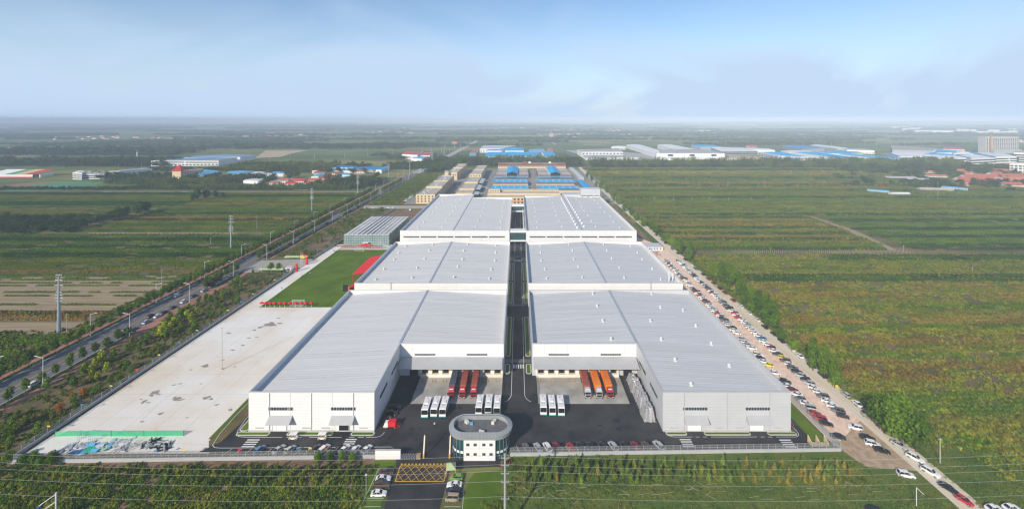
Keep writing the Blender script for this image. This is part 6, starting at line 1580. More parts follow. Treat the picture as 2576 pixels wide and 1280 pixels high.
# ================================================================ buses
def bus_proto():
    t = thing('bus', 'x', 'bus', (0, 0, 0), 0, 'white shuttle buses in the yard')
    L, w, h = 8.2, 1.25, 3.15
    b = MB()                                                     # body faces -Y; windscreen end at -L/2
    prof = [(-L / 2 + 0.12, 0.35), (-L / 2, 0.55), (-L / 2 + 0.02, 1.35), (-L / 2 + 0.35, 2.85), (-L / 2 + 0.6, h), (L / 2 - 0.2, h), (L / 2, h - 0.25), (L / 2, 0.35)]
    n = len(prof)
    b.poly([(-w, y, z) for y, z in reversed(prof)]); b.poly([(w, y, z) for y, z in prof])
    for k in range(n):
        (y0, z0), (y1, z1) = prof[k], prof[(k + 1) % n]
        b.quad((-w, y0, z0), (w, y0, z0), (w, y1, z1), (-w, y1, z1))
    b.build('body', PAINT['white'], t)
    b = MB(); b.quad((-w * 0.93, -L / 2 - 0.012, 1.42), (w * 0.93, -L / 2 - 0.012, 1.42), (w * 0.93, -L / 2 + 0.325, 2.92), (-w * 0.93, -L / 2 + 0.325, 2.92)); b.build('windscreen', M['carglass'], t)
    b = MB()
    for s in (-1, 1):
        x = s * (w + 0.012)
        b.quad((x, -L / 2 + 0.75, 1.45), (x, L / 2 - 0.4, 1.45), (x, L / 2 - 0.4, 2.55), (x, -L / 2 + 0.75, 2.55))
    b.build('side_windows', M['carglass'], t)
    b = MB(); b.box(-w - 0.015, w + 0.015, -L / 2 - 0.03, L / 2 + 0.01, 0.33, 0.58); b.build('teal_skirt', mat('teal_band', (0.03, 0.40, 0.42), var=0.05), t)
    b = MB(); b.hexa([(-0.75, -0.6, h), (0.75, -0.6, h), (0.75, 1.7, h), (-0.75, 1.7, h), (-0.6, -0.4, h + 0.25), (0.6, -0.4, h + 0.25), (0.6, 1.5, h + 0.25), (-0.6, 1.5, h + 0.25)]); b.build('roof_unit', PAINT['white'], t)
    fm_ = MB(); fm_.cyl((0, 0, 0), (0, 0, 0.07), 0.16, n=8); fm_ = fm_.mesh('roof_vent', M['black'])
    for x in (-0.5, 0, 0.5): link('roof_vent', fm_, t, (x, -1.35, h))
    b = MB()                                                     # worn red lettering on the roof
    for j, (cx, cy) in enumerate(((-0.25, 2.5), (0.2, 2.9), (-0.1, 3.35))):
        for q in range(4): b.box(cx - 0.32, cx + 0.32, cy - 0.18 + q * 0.11, cy - 0.14 + q * 0.11, h + 0.004, h + 0.01)
        b.box(cx - 0.03, cx + 0.03, cy - 0.2, cy + 0.2, h + 0.004, h + 0.012); b.box(cx - 0.25, cx - 0.2, cy - 0.12, cy + 0.2, h + 0.004, h + 0.012)
    b.build('roof_lettering', mat('faded_red_lettering', (0.50, 0.14, 0.09), var=0.1), t)
    wm = MB(); wm.cyl((-0.14, 0, 0), (0.14, 0, 0), 0.45, n=12); wm = wm.mesh('wheel', M['black'])
    for s in (-1, 1):
        for y in (-L / 2 + 1.7, L / 2 - 1.8): link('wheel', wm, t, (s * (w - 0.12), y, 0.45))
        b = MB(); b.box(s * (w + 0.05) - 0.06, s * (w + 0.05) + 0.16 * s + 0.06, -L / 2 - 0.12, -L / 2 - 0.02, 1.9, 2.4); b.build('mirror', M['black'], t)
    return t
bp = bus_proto()
pos = [(-35.0, 167.6, 'western trio of buses, left one'), (-31.6, 167.8, 'western trio of buses, middle one'), (-28.2, 168.0, 'western trio of buses, right one'), (-14.8, 168.9, 'trio behind the gatehouse, left one'), (-11.4, 168.9, 'trio behind the gatehouse, middle one'), (-7.9, 168.9, 'trio behind the gatehouse, right one'), (9.7, 169.2, 'eastern trio of buses, left one'), (13.1, 168.9, 'eastern trio of buses, middle one'), (16.5, 168.5, 'eastern trio of buses, right one')]
for k, (x, y, lb) in enumerate(pos):
    if k == 0: bp.location = (x, y, 0.05); bp['label'] = 'white shuttle bus, ' + lb
    else: copy_thing(bp, (x + rc.uniform(-0.15, 0.15), y + rc.uniform(-0.3, 0.3), 0.05), R(rc.uniform(-1.5, 1.5)), 'white shuttle bus, ' + lb)

# ================================================================ container trucks at the docks
def truck(x, y_rear, cont, cab, label, away=False, ang=0.0):
    """trailer with its doors at y_rear, tractor towards -Y"""
    t = thing('container_truck', label, 'truck', (x, y_rear, 0.05), ang + R(rc.uniform(-0.5, 0.5)), 'container trucks at the docks')
    L, w = 12.2, 1.22
    b = MB(); b.box(-w, w, -L, 0, 1.25, 3.95); b.build('container', M[cont], t)
    rb = MB()
    for k in range(40):
        yy = -0.2 - k * 0.3
        for s in (-1, 1): rb.box(s * (w + 0.03) - 0.03, s * (w + 0.03) + 0.03, yy - 0.15, yy, 1.4, 3.85)
    rb.build('container_ribs', M[cont], t)
    b = MB(); b.box(-w * 0.9, w * 0.9, -L, -0.1, 0.85, 1.22); b.build('chassis', M['black'], t)
    wm = MB(); wm.cyl((-1.2, 0, 0), (-0.85, 0, 0), 0.5, n=10); wm.cyl((0.85, 0, 0), (1.2, 0, 0), 0.5, n=10); wm = wm.mesh('wheel_axle', M['black'])
    for yy in (-1.8, -3.1, -4.4, -11.6, -12.7, -14.6): link('wheel_axle', wm, t, (0, yy, 0.5))
    b = MB(); y0 = -L - 0.5
    b.hexa([(-1.22, y0 - 2.3, 0.55), (1.22, y0 - 2.3, 0.55), (1.22, y0, 0.55), (-1.22, y0, 0.55), (-1.2, y0 - 2.15, 2.6), (1.2, y0 - 2.15, 2.6), (1.2, y0, 2.6), (-1.2, y0, 2.6)])
    b.hexa([(-1.2, y0 - 2.15, 2.603), (1.2, y0 - 2.15, 2.603), (1.2, y0, 2.603), (-1.2, y0, 2.603), (-1.05, y0 - 1.5, 3.35), (1.05, y0 - 1.5, 3.35), (1.05, y0, 3.5), (-1.05, y0, 3.5)])
    b.build('cab', PAINT[cab], t)
    b = MB(); b.quad((-1.08, y0 - 2.26, 1.75), (1.08, y0 - 2.26, 1.75), (1.08, y0 - 2.19, 2.58), (-1.08, y0 - 2.19, 2.58)); b.build('windscreen', M['carglass'], t)
    b = MB(); b.box(-1.0, 1.0, y0 - 2.36, y0 - 2.3, 0.7, 1.5); b.build('grille', M['black'], t)
    b = MB(); b.box(-0.8, 0.8, y0 - 1.7, y0 - 1.2, 3.36, 3.44); b.build('roof_hatch', M['head'], t)
    for s in (-1, 1):
        b = MB(); b.box(s * 1.42 - 0.14, s * 1.42 + 0.14, y0 - 2.25, y0 - 2.1, 1.6, 2.4); b.build('mirror', M['black'], t)
        b = MB(); b.box(s * 0.85 - 0.25, s * 0.85 + 0.25, y0 - 2.39, y0 - 2.3, 0.58, 0.75); b.build('headlight', M['head'], t)
    return t
truck(WC[3], 190.0, 'navy', 'red', 'truck with navy container and red cab at the western dock'); truck(WC[4], 190.0, 'rust', 'red', 'truck with rust red container and red cab, left of two at the western dock'); truck(WC[5], 190.0, 'rust', 'red', 'truck with rust red container and red cab, right of two at the western dock')
truck(EC[4], 190.0, 'rust', 'silver', 'truck with rust red container and silver cab at the eastern dock'); truck(EC[5], 190.0, 'orange', 'silver', 'truck with orange container and silver cab at the eastern dock'); truck(EC[6], 190.0, 'orange', 'red', 'truck with orange container and red cab at the eastern dock')
t = truck(-208.8, 291, 'rust', 'red', 'rust red container truck driving away on the highway', ang=math.pi); t['group'] = 'trucks on the highway'
# small red truck, white cab
t = thing('flatbed_truck', 'small truck with white cab and bright red cargo box beside the white warehouse', 'truck', (-45.9, 158.9, 0.05), R(180))
b = MB(); b.hexa([(1.2, -0.9, 0.5), (2.9, -0.85, 0.5), (2.9, 0.85, 0.5), (1.2, 0.9, 0.5), (1.2, -0.85, 2.1), (2.3, -0.8, 2.1), (2.3, 0.8, 2.1), (1.2, 0.85, 2.1)]); b.build('cab', PAINT['white'], t)
b = MB(); b.quad((2.86, -0.75, 1.2), (2.86, 0.75, 1.2), (2.4, 0.72, 2.03), (2.4, -0.72, 2.03)); b.build('windscreen', M['carglass'], t)
b = MB(); b.box(-1.6, 1.15, -1.0, 1.0, 0.8, 2.5); b.build('cargo_box', M['red'], t)
b = MB()
for yy in (-0.95, 0.0, 0.95): b.cyl((-3.0, yy, 0.8), (-1.6, yy, 2.0), 0.06, n=5); b.cyl((-3.0, yy, 0.8), (-1.6, yy, 0.8), 0.06, n=5)
b.cyl((-3.0, -1, 0.8), (-3.0, 1, 0.8), 0.06, n=5); b.cyl((-2.4, -1, 1.4), (-2.4, 1, 1.4), 0.05, n=5); b.build('rear_frame', M['red'], t)
for x in (2.0, -1.4):
    for s in (-1, 1): link('wheel', cmesh('wheel', 'sedan'), t, (x, s * 0.85, 0.34))
# golf carts
for x, lb in ((738, 'white golf cart, left of two in front of the white warehouse'), (811, 'white golf cart, right of two in front of the white warehouse')):
    X, Y = gp(x, 1104)
    t = thing('golf_cart', lb, 'golf cart', (X, Y, 0.05), 0, 'golf carts')
    b = MB(); b.hexa([(-1.5, -0.65, 0.3), (1.5, -0.65, 0.3), (1.5, 0.65, 0.3), (-1.5, 0.65, 0.3), (-1.35, -0.6, 0.75), (1.2, -0.6, 0.75), (1.2, 0.6, 0.75), (-1.35, 0.6, 0.75)]); b.build('body', PAINT['white'], t)
    b = MB(); b.box(-1.4, 1.3, -0.7, 0.7, 1.85, 1.97); b.build('roof', PAINT['white'], t)
    b = MB()
    for xx in (-1.25, 1.15):
        for yy in (-0.6, 0.6): b.cyl((xx, yy, 0.7), (xx, yy, 1.86), 0.035, n=5)
    b.build('posts', M['black'], t)
    for xx in (-0.7, 0.3): b = MB(); b.box(xx - 0.25, xx + 0.25, -0.55, 0.55, 0.76, 0.95); b.box(xx - 0.33, xx - 0.25, -0.55, 0.55, 0.76, 1.4); b.build('seat', M['cream'], t)
    for xx in (-1.0, 1.0):
        for s in (-1, 1): link('wheel', cmesh('wheel', 'sedan'), t, (xx, s * 0.6, 0.32))

# ================================================================ tarpaulin heap beside the silver warehouse
t = thing('tarped_machine', 'tall machine wrapped in silver tarpaulin against the silver warehouse', 'machine', (0, 0, 0))
def lumpy(x0, x1, y0, y1, h, seed):
    rg = np.random.default_rng(seed); b = MB(); nx, ny = 7, 9
    g = {}
    for i in range(nx + 1):
        for j in range(ny + 1):
            u, v_ = i / nx, j / ny
            e = min(1, 6 * min(u, 1 - u)) * min(1, 6 * min(v_, 1 - v_))
            ox = (u - 0.5) * (0.75 if e > 0.3 else 1.0); oy = (v_ - 0.5) * (0.85 if e > 0.3 else 1.0)
            g[i, j] = ((x0 + x1) / 2 + ox * (x1 - x0) + rg.normal(0, 0.12), (y0 + y1) / 2 + oy * (y1 - y0) + rg.normal(0, 0.12), 0.05 + h * (0 if e == 0 else (0.92 + rg.normal(0, 0.05))))
    for i in range(nx):
        for j in range(ny): b.quad(g[i, j], g[i + 1, j], g[i + 1, j + 1], g[i, j + 1])
    return b
for k, (x0, x1, y0, y1, h) in enumerate(((46.6, 51.3, 161.5, 168, 4.6), (46.8, 51.2, 167.8, 173.5, 4.9), (46.6, 51.0, 173.3, 178.5, 4.4), (46.4, 50.8, 178.2, 183.5, 4.6), (46.6, 50.4, 183.2, 188, 3.6))):
    lumpy(x0, x1, y0, y1, h, k).build('wrapped_section', M['tarp'], t)
# ================================================================ people
def person_mesh(name, top, legs, hair):
    J = [((0, 0, 0.95), .15), ((0, 0, 1.2), .15), ((0, 0, 1.42), .16), ((0, 0, 1.53), .06), ((0, -.01, 1.62), .095), ((0, -.01, 1.72), .085),
         ((.19, 0, 1.40), .06), ((.25, .02, 1.12), .045), ((.26, -.06, .88), .035), ((.26, -.08, .80), .035), ((-.19, 0, 1.40), .06), ((-.25, .02, 1.12), .045), ((-.26, -.06, .88), .035), ((-.26, -.08, .80), .035),
         ((.10, 0, .86), .09), ((.11, -.03, .48), .065), ((.12, .03, .08), .045), ((.12, -.10, .04), .04), ((-.10, 0, .86), .09), ((-.11, .04, .48), .065), ((-.12, .12, .08), .045), ((-.12, 0, .04), .04)]
    E_ = [(0, 1), (1, 2), (2, 3), (3, 4), (4, 5), (2, 6), (6, 7), (7, 8), (8, 9), (2, 10), (10, 11), (11, 12), (12, 13), (0, 14), (14, 15), (15, 16), (16, 17), (0, 18), (18, 19), (19, 20), (20, 21)]
    me = bpy.data.meshes.new('tmp'); me.from_pydata([j[0] for j in J], E_, [])
    o = bpy.data.objects.new('tmp', me); COL.objects.link(o)
    md = o.modifiers.new('s', 'SKIN'); 
    for k, j in enumerate(J):
        sv = me.skin_vertices[0].data[k]; sv.radius = (j[1], j[1] * (0.75 if k < 3 else 1)); sv.use_root = (k == 0)
    ss = o.modifiers.new('u', 'SUBSURF'); ss.levels = 1
    dg = bpy.context.evaluated_depsgraph_get(); dg.update()
    out = bpy.data.meshes.new_from_object(o.evaluated_get(dg)); out.name = name
    bpy.data.objects.remove(o); bpy.data.meshes.remove(me)
    out.materials.clear()
    for m in (top, legs, M['skin'], hair): out.materials.append(m)
    for p in out.polygons:
        z, x = p.center.z, abs(p.center.x)
        p.material_index = 3 if (z > 1.68 or (z > 1.58 and p.center.y > 0.02 and x < .12)) else 2 if z > 1.5 or (x > .2 and z < 0.92 and z > 0.72) else 0 if (z > 0.95) else 1
    out.polygons.foreach_set('use_smooth', [True] * len(out.polygons))
    return out
hairm = mat('black_hair', (0.012, 0.010, 0.010), var=0.1)
cl = {k: mat('cloth_' + k, c, rough=0.9, var=0.06) for k, c in {'white': (0.66, 0.66, 0.65), 'black': (0.016, 0.016, 0.018), 'blue': (0.05, 0.30, 0.55), 'red': (0.5, 0.03, 0.03), 'trouser': (0.02, 0.022, 0.03)}.items()}
PM = {k: person_mesh('person', cl[k], cl['trouser'], hairm) for k in ('white', 'black', 'blue', 'red')}
def person(x, y, c, label, group=None, a=None):
    return tag(link('person', PM[c], None, (x, y, 0.06), rnd.uniform(0, 6.28) if a is None else a), label, 'person', group)
person(*gp(1093, 1073), 'white', 'person in a white shirt walking across the yard behind the gate', None, 0.3)
person(*gp(780, 691), 'white', 'person in white standing on the lawn', None, 0.5)
person(*gp(709, 728), 'black', 'person in dark clothes at the edge of the lawn', None, 1.0)
for k, (x, y) in enumerate(((958, 642), (964, 641), (968, 640))): person(*gp(x, y + 3), ('white', 'white', 'red')[k], 'person near the far corner of the red canopy, %s from the left' % ordw(k + 1), 'people by the canopy')
for k in range(5): person(*gp(839 + k * 2.4, 634 + rnd.uniform(-1, 1)), ('black', 'white')[k % 2], 'person in the small group beside the fence near the glass hall', 'people by the glass hall')
for k in range(4): person(-193 + k * 1.9, 320.5 + rnd.uniform(-1.5, 1), 'black', 'person in dark clothes walking in from the highway, %s from the kerb' % ordw(k + 1), 'people arriving')
for k in range(40): person(-187 + (k % 20) * 0.86 + rnd.uniform(-0.3, 0.3), 318.6 + (k // 20) * 1.3 + rnd.uniform(-0.5, 0.5), 'black', 'person in black in the crowd queueing under the near lime canopies', 'crowd queueing at the canopies')
for k in range(6): person(-171 + k * 0.8, 320 + rnd.uniform(-0.8, 0.8), 'black', 'person in dark clothes beside the gate hut', 'people at the gate hut')
for k in range(16): person(112.8 + rnd.uniform(0, 4.5), 357 + rnd.uniform(0, 11), ('blue', 'white', 'blue', 'red')[k % 4], 'person in the crowd beyond the parked cars near the site cabin', 'crowd near the site cabin')
person(-22.0, 138.6, 'white', 'person in white under the green tent at the gate', None)
person(-19.6, 137.6, 'red', 'person in red beside the green tent at the gate', None)

# ================================================================ lawn furniture
def parasol_proto():
    t = thing('parasol', 'x', 'parasol', (0, 0, 0), 0, 'red parasols')
    b = MB(); b.cyl((0, 0, 0), (0, 0, 2.5), 0.05, n=6); b.cyl((0, 0, 0), (0, 0, 0.12), 0.4, n=8); b.build('pole', M['lamp_metal'], t)
    b = MB(); n = 8
    for k in range(n):
        a0, a1 = 2 * math.pi * k / n, 2 * math.pi * (k + 1) / n
        b.poly([(1.2 * math.cos(a0), 1.2 * math.sin(a0), 2.15), (1.2 * math.cos(a1), 1.2 * math.sin(a1), 2.15), (0, 0, 2.95)]); b.poly([(1.2 * math.cos(a1), 1.2 * math.sin(a1), 2.15), (1.2 * math.cos(a0), 1.2 * math.sin(a0), 2.15), (0, 0, 2.93)])
        b.quad((1.2 * math.cos(a0), 1.2 * math.sin(a0), 1.95), (1.2 * math.cos(a1), 1.2 * math.sin(a1), 1.95), (1.2 * math.cos(a1), 1.2 * math.sin(a1), 2.15), (1.2 * math.cos(a0), 1.2 * math.sin(a0), 2.15))
    b.build('canopy', M['red'], t)
    return t
pp = parasol_proto(); first = True
def parasol(x, y, lb):
    global first
    if first: pp.location = (x, y, 0.06); pp['label'] = lb; first = False; return pp
    return copy_thing(pp, (x, y, 0.06), 0, lb)
for k, x in enumerate((658, 668, 679, 690, 704, 716, 729, 743, 757, 769, 783)): parasol(*gp(x, 771), 'red parasol, %s from the left in the row behind the near goal' % ordw(k + 1))
for k in range(20): parasol(-155 + k * 1.95, 377.5 + rnd.uniform(-0.6, 0.6), 'red parasol in the terrace row before the glass hall, %s from the left' % ordw(k + 1))
for k in range(8): parasol(-137 + k * 1.1, 381.5 + rnd.uniform(-0.8, 0.8), 'red parasol in the cluster at the glass hall porch')
for k, (x, y) in enumerate(((-105.5, 268), (-105.2, 276), (-104.8, 283), (-104.5, 292), (-106, 345), (-106, 352), (-106.5, 360), (-107, 368), (-107, 376))): parasol(x, y, 'red parasol along the warehouse side of the lawn, %s from the near end' % ordw(k + 1))
def goal(label, x, y, a):
    t = thing('football_goal', label, 'football goal', (x, y, 0.05), a, 'football goals')
    for s in (-1, 1):
        b = MB(); b.cyl((s * 3.66, 0, 0), (s * 3.66, 0, 2.5), 0.09, n=6); b.cyl((s * 3.66, 0, 2.44), (s * 3.66, 1.2, 2.44), 0.06, n=6); b.cyl((s * 3.66, 1.2, 2.44), (s * 3.66, 2.0, 0.05), 0.06, n=6); b.cyl((s * 3.66, 0, 0.06), (s * 3.66, 2.0, 0.06), 0.06, n=6); b.build('post', PAINT['white'], t)
    b = MB(); b.cyl((-3.66, 0, 2.5), (3.66, 0, 2.5), 0.09, n=6); b.build('crossbar', PAINT['white'], t)
    b = MB(); b.cyl((-3.66, 2.0, 0.06), (3.66, 2.0, 0.06), 0.07, n=6); b.cyl((-3.66, 1.2, 2.44), (3.66, 1.2, 2.44), 0.05, n=6); b.build('back_bar', PAINT['white'], t)
    b = MB(); b.quad((-3.6, 1.98, 0.08), (3.6, 1.98, 0.08), (3.6, 1.2, 2.4), (-3.6, 1.2, 2.4)); b.build('net', mat_see('goal_net', (0.7, 0.7, 0.7), 0.15), t)
    return t
goal('white football goal near the parasols on the lawn', gp(753, 764)[0], 264.0, math.pi); goal('white football goal before the glass hall terrace', gp(903, 632)[0], 369.5, 0)
t = thing('grandstand', 'bright red canopied grandstand along the white warehouse', 'grandstand', (0, 0, 0))
b = MB(); b.hexa([(-114, 300, 5.2), (-103.2, 300, 6.9), (-103.2, 337, 6.9), (-114, 337, 5.2), (-114, 300, 5.35), (-103.2, 300, 7.05), (-103.2, 337, 7.05), (-114, 337, 5.35)]); b.build('canopy', M['red'], t)
for k in range(8):
    b = MB(); y = 300.4 + k * 5.2; b.cyl((-113.6, y, 0), (-113.6, y, 5.2), 0.09, n=6); b.cyl((-103.5, y, 0), (-103.5, y, 6.8), 0.09, n=6); b.build('column', M['red'], t)
for k in range(6):
    b = MB(); b.box(-111.5 + k * 1.3, -110.25 + k * 1.3, 288, 336, 0, 0.4 + k * 0.42); b.build('seating_step', M['red'], t)
for k in range(14):
    b = MB(); b.cyl((-113.8, 302 + k * 2.5, 5.42), (-103.4, 302 + k * 2.5, 7.1), 0.06, n=4); b.build('canopy_rib', M['red'], t)
b = MB(); b.box(-113.5, -110.5, 283.5, 284.2, 0.4, 4.2); b.box(-113.3, -113.1, 283.8, 286, 0, 0.4); b.box(-110.9, -110.7, 283.8, 286, 0, 0.4)
tag(b.build('speaker_stack', M['black']), 'black loudspeaker stack at the end of the red grandstand', 'loudspeaker')
for k, (x, y) in enumerate(((-106.8, 286), (-108.4, 279), (-106.6, 291))):
    t = thing('feather_flag', 'red feather flag beside the grandstand, %s from the near end' % ordw(k + 1), 'flag', (x, y, 0), 0, 'red feather flags')
    b = MB(); b.cyl((0, 0, 0), (0, 0, 5), 0.05, n=5); b.build('pole', M['lamp_metal'], t)
    b = MB(); b.box(0.05, 1.0, -0.03, 0.03, 1.2, 4.9); b.build('banner', M['red'], t)
def zl(x, y): return gp((900 + x / 5.12) / 1.4907, (880 + y / 5.12) / 1.4907)
for (x, y), lb in (((1280, 572), 'tall red arch pillar at the lawn gate, farther one'), ((1085, 708), 'tall red arch pillar at the lawn gate, nearer one')):
    X, Y = zl(x, y); b = MB(); b.box(-0.6, 0.6, -0.6, 0.6, 0, 5.2); b.box(-0.7, 0.7, -0.7, 0.7, 5.203, 5.5); b.box(-0.8, 0.8, -0.8, 0.8, 0, 0.3)
    tag(b.build('gate_pillar', M['red'], None, (X, Y, 0.05)), lb, 'pillar', 'red gate pillars')
for (x, y), c, lb in (((1165, 530), 'yellow', 'yellow flag on a pole at the plaza'), ((1190, 500), 'red', 'red flag on a pole at the plaza')):
    X, Y = zl(x, y + 30); t = thing('flag', lb, 'flag', (X, Y, 0), 0, 'flags at the plaza')
    b = MB(); b.cyl((0, 0, 0), (0, 0, 6.5), 0.06, n=6); b.build('pole', M['lamp_metal'], t)
    b = MB(); b.hexa([(0.06, -0.02, 4.4), (2.8, 0.3, 4.0), (2.8, 0.34, 4.0), (0.06, 0.02, 4.4), (0.06, -0.02, 6.4), (2.8, 0.3, 6.0), (2.8, 0.34, 6.0), (0.06, 0.02, 6.4)]); b.build('cloth', M[c], t)
for k, (x, y) in enumerate(((1160, 800), (1175, 790), (1205, 770))):
    X, Y = zl(x, y); b = MB(); b.cyl((0, 0, 0), (0, 0, 16), 0.11, 0.06, n=6); b.cyl((0, 0, 16), (0, 0, 16.3), 0.14, n=6); b.cyl((0, 0, 0), (0, 0, 0.5), 0.3, n=8)
    tag(b.build('flagpole', M['lamp_metal'], None, (X, Y, 0.05)), 'bare flagpole at the lawn gate, %s from the left' % ordw(k + 1), 'flagpole', 'flagpoles')
def tent_proto():
    t = thing('canopy_tent', 'x', 'tent', (0, 0, 0), 0, 'lime green canopy tents')
    b = MB(); c = [(-1.5, -1.5), (1.5, -1.5), (1.5, 1.5), (-1.5, 1.5)]
    for k in range(4):
        a, d = c[k], c[(k + 1) % 4]; b.poly([(*a, 2.2), (*d, 2.2), (0, 0, 3.3)]); b.quad((*a, 1.95), (*d, 1.95), (*d, 2.2), (*a, 2.2))
    b.build('canopy', M['limegreen'], t)
    b = MB()
    for x, y in c: b.cyl((x * .97, y * .97, 0), (x * .97, y * .97, 2.0), 0.04, n=5)
    b.build('legs', M['lamp_metal'], t)
    return t
tp = tent_proto(); k = 0
for row, n, x0, x1, y in (('far', 9, -184, -168.5, 348.2), ('near', 8, -187.5, -172.5, 319.9)):
    for q in range(n):
        x = x0 + (x1 - x0) * q / (n - 1) ; lb = 'lime green tent in the %s row on the plaza, %s from the highway' % (row, ordw(q + 1))
        if k == 0: tp.location = (x, y, 0.05); tp['label'] = lb
        else: copy_thing(tp, (x, y, 0.05), 0, lb)
        k += 1
X, Y = gp(1136, 1192); copy_thing(tp, (-21.2, 138.4, 0.05), 0.15, 'lime green tent beside the gatehouse')
b = MB(); b.box(-0.6, 0.6, -0.35, 0.35, 0.0, 0.78); tag(b.build('booth_table', mat('magenta_cloth', (0.55, 0.03, 0.16), var=0.05), None, (-20.6, 136.6, 0.06)), 'small magenta table in front of the green tent', 'table')
t = thing('gate_hut', 'small white guard hut with grey roof at the lawn gate', 'hut', (-168.5, 322.5, 0))
b = MB(); b.box(-2.2, 2.2, -1.6, 1.6, 0, 2.8); b.build('wall', M['house_white'], t)
b = MB(); b.box(-2.6, 2.6, -2.0, 2.0, 2.803, 3.1); b.build('roof', M['silver'], t)
b = MB(); b.box(-1.2, 1.2, -1.66, -1.605, 1.1, 2.1); b.build('window', M['glass'], t)

# ================================================================ yard clutter
# green safety net across the concrete yard
t = thing('safety_net', 'bright green safety net fence across the concrete yard', 'net fence', (0, 0, 0))
xs = [138, 235, 357, 390, 461]
pts = [gp(138, 1098), gp(204, 1096), gp(280, 1097), gp(362, 1097), gp(462, 1096)]
for k in range(len(pts)):
    b = MB(); b.cyl((*pts[k], 0), (*pts[k], 2.0), 0.06, n=6); b.build('post', M['black'], t)
for k in range(len(pts) - 1):
    b = MB(); b.quad((*pts[k], 0.15), (*pts[k + 1], 0.15), (*pts[k + 1], 1.75), (*pts[k], 1.9)); b.build('net_panel', M['greennet'], t)
# building leftovers by the fence
rg = random.Random(5)
def heap(name, lb, px, py, mats_, n, spread, sz, cat='pile'):
    X, Y = gp(px, py); t = thing(name, lb, cat, (X, Y, 0.04), rg.uniform(-0.3, 0.3))
    for k in range(n):
        b = MB(); w, d, h = [s * rg.uniform(0.5, 1.3) for s in sz]; x, y = rg.uniform(-spread[0], spread[0]), rg.uniform(-spread[1], spread[1]); z = rg.uniform(0, 0.5)
        b.box(-w, w, -d, d, z, z + h); o = b.build('board' if d > 0.3 else 'profile', M[rg.choice(mats_)], t, (x, y, 0)); o.rotation_euler = (rg.uniform(-.15, .15), rg.uniform(-.2, .2), rg.uniform(0, 3.1))
heap('scrap_pile', 'pile of white and grey roofing offcuts left of the green sheets', 195, 1125, ('white', 'metal', 'silver'), 26, (4.5, 2.0), (1.6, 0.5, 0.12))
heap('scrap_pile', 'pile of pale panels and green net in the middle of the fence', 260, 1122, ('white', 'silver', 'blue_roof2'), 22, (6.5, 2.0), (2.4, 0.8, 0.08))
heap('scrap_pile', 'pile of steel frames beside the pale panels', 325, 1126, ('metal', 'trim', 'silver'), 24, (4.0, 1.6), (2.0, 0.12, 0.12))
heap('scrap_pile', 'dark pile of bars and crates right of the steel frames', 395, 1120, ('black', 'trunk', 'metal'), 26, (4.8, 1.6), (1.5, 0.2, 0.3))
b = MB(); b.box(-3.5, 3.5, -1.4, 1.4, 0.1, 0.5); tag(b.build('folded_net', M['greennet'], None, (*gp(245, 1130), 0.04), 0.2), 'heap of folded green net by the front fence', 'net')
for px, py, lb in ((205, 1103, 'leaning steel frame left of the scrap piles'), (232, 1112, 'upright steel rack between the scrap piles')):
    X, Y = gp(px, py); b = MB()
    for k in range(5): b.cyl((-1.2 + k * 0.6, 0, 0), (-1.2 + k * 0.6, 0.5, 2.0), 0.05, n=5)
    for z in (0.1, 1.0, 1.9): b.cyl((-1.2, z * 0.25, z), (1.2, z * 0.25, z), 0.05, n=5)
    tag(b.build('steel_rack', M['bluegrey'], None, (X, Y, 0.04), 0.3), lb, 'rack')
# small coloured pennants on the fence
pc = ['red', 'yellow', 'bluef', 'limegreen']
pk = 0
for k in range(16):
    f = k / 15; x, y = -166.5 + 2.3 * f, 142.8 + (318 - 142.8) * f
    b = MB(); b.cyl((0, 0, 0), (0, 0, 0.9), 0.03, n=4); b.quad((0.02, 0, 0.35), (0.95, 0.1, 0.30), (0.95, 0.1, 0.82), (0.02, 0, 0.88)); b.quad((0.02, 0.01, 0.88), (0.95, 0.11, 0.82), (0.95, 0.11, 0.30), (0.02, 0.01, 0.35))
    c = pc[k % 4]; tag(b.build('pennant', M[c], None, (x, y, 2.9)), '%s pennant on the yard-side fence, %s from the front corner' % ({'bluef': 'blue', 'limegreen': 'green'}.get(c, c), ordw(k + 1)), 'pennant', 'pennants on the side fence')
for k, x in enumerate((-166, -152, -119, -110, -92, -77, -73, -69, -64)):
    b = MB(); b.cyl((0, 0, 0), (0, 0, 0.9), 0.03, n=4); b.quad((0.02, 0, 0.35), (0.95, 0.1, 0.30), (0.95, 0.1, 0.82), (0.02, 0, 0.88)); b.quad((0.02, 0.01, 0.88), (0.95, 0.11, 0.82), (0.95, 0.11, 0.30), (0.02, 0.01, 0.35))
    c = pc[(k * 3) % 4]; tag(b.build('pennant', M[c], None, (x, fenceY(x), 2.9)), '%s pennant on the front fence, %s from the corner' % ({'bluef': 'blue', 'limegreen': 'green'}.get(c, c), ordw(k + 1)), 'pennant', 'pennants on the front fence')
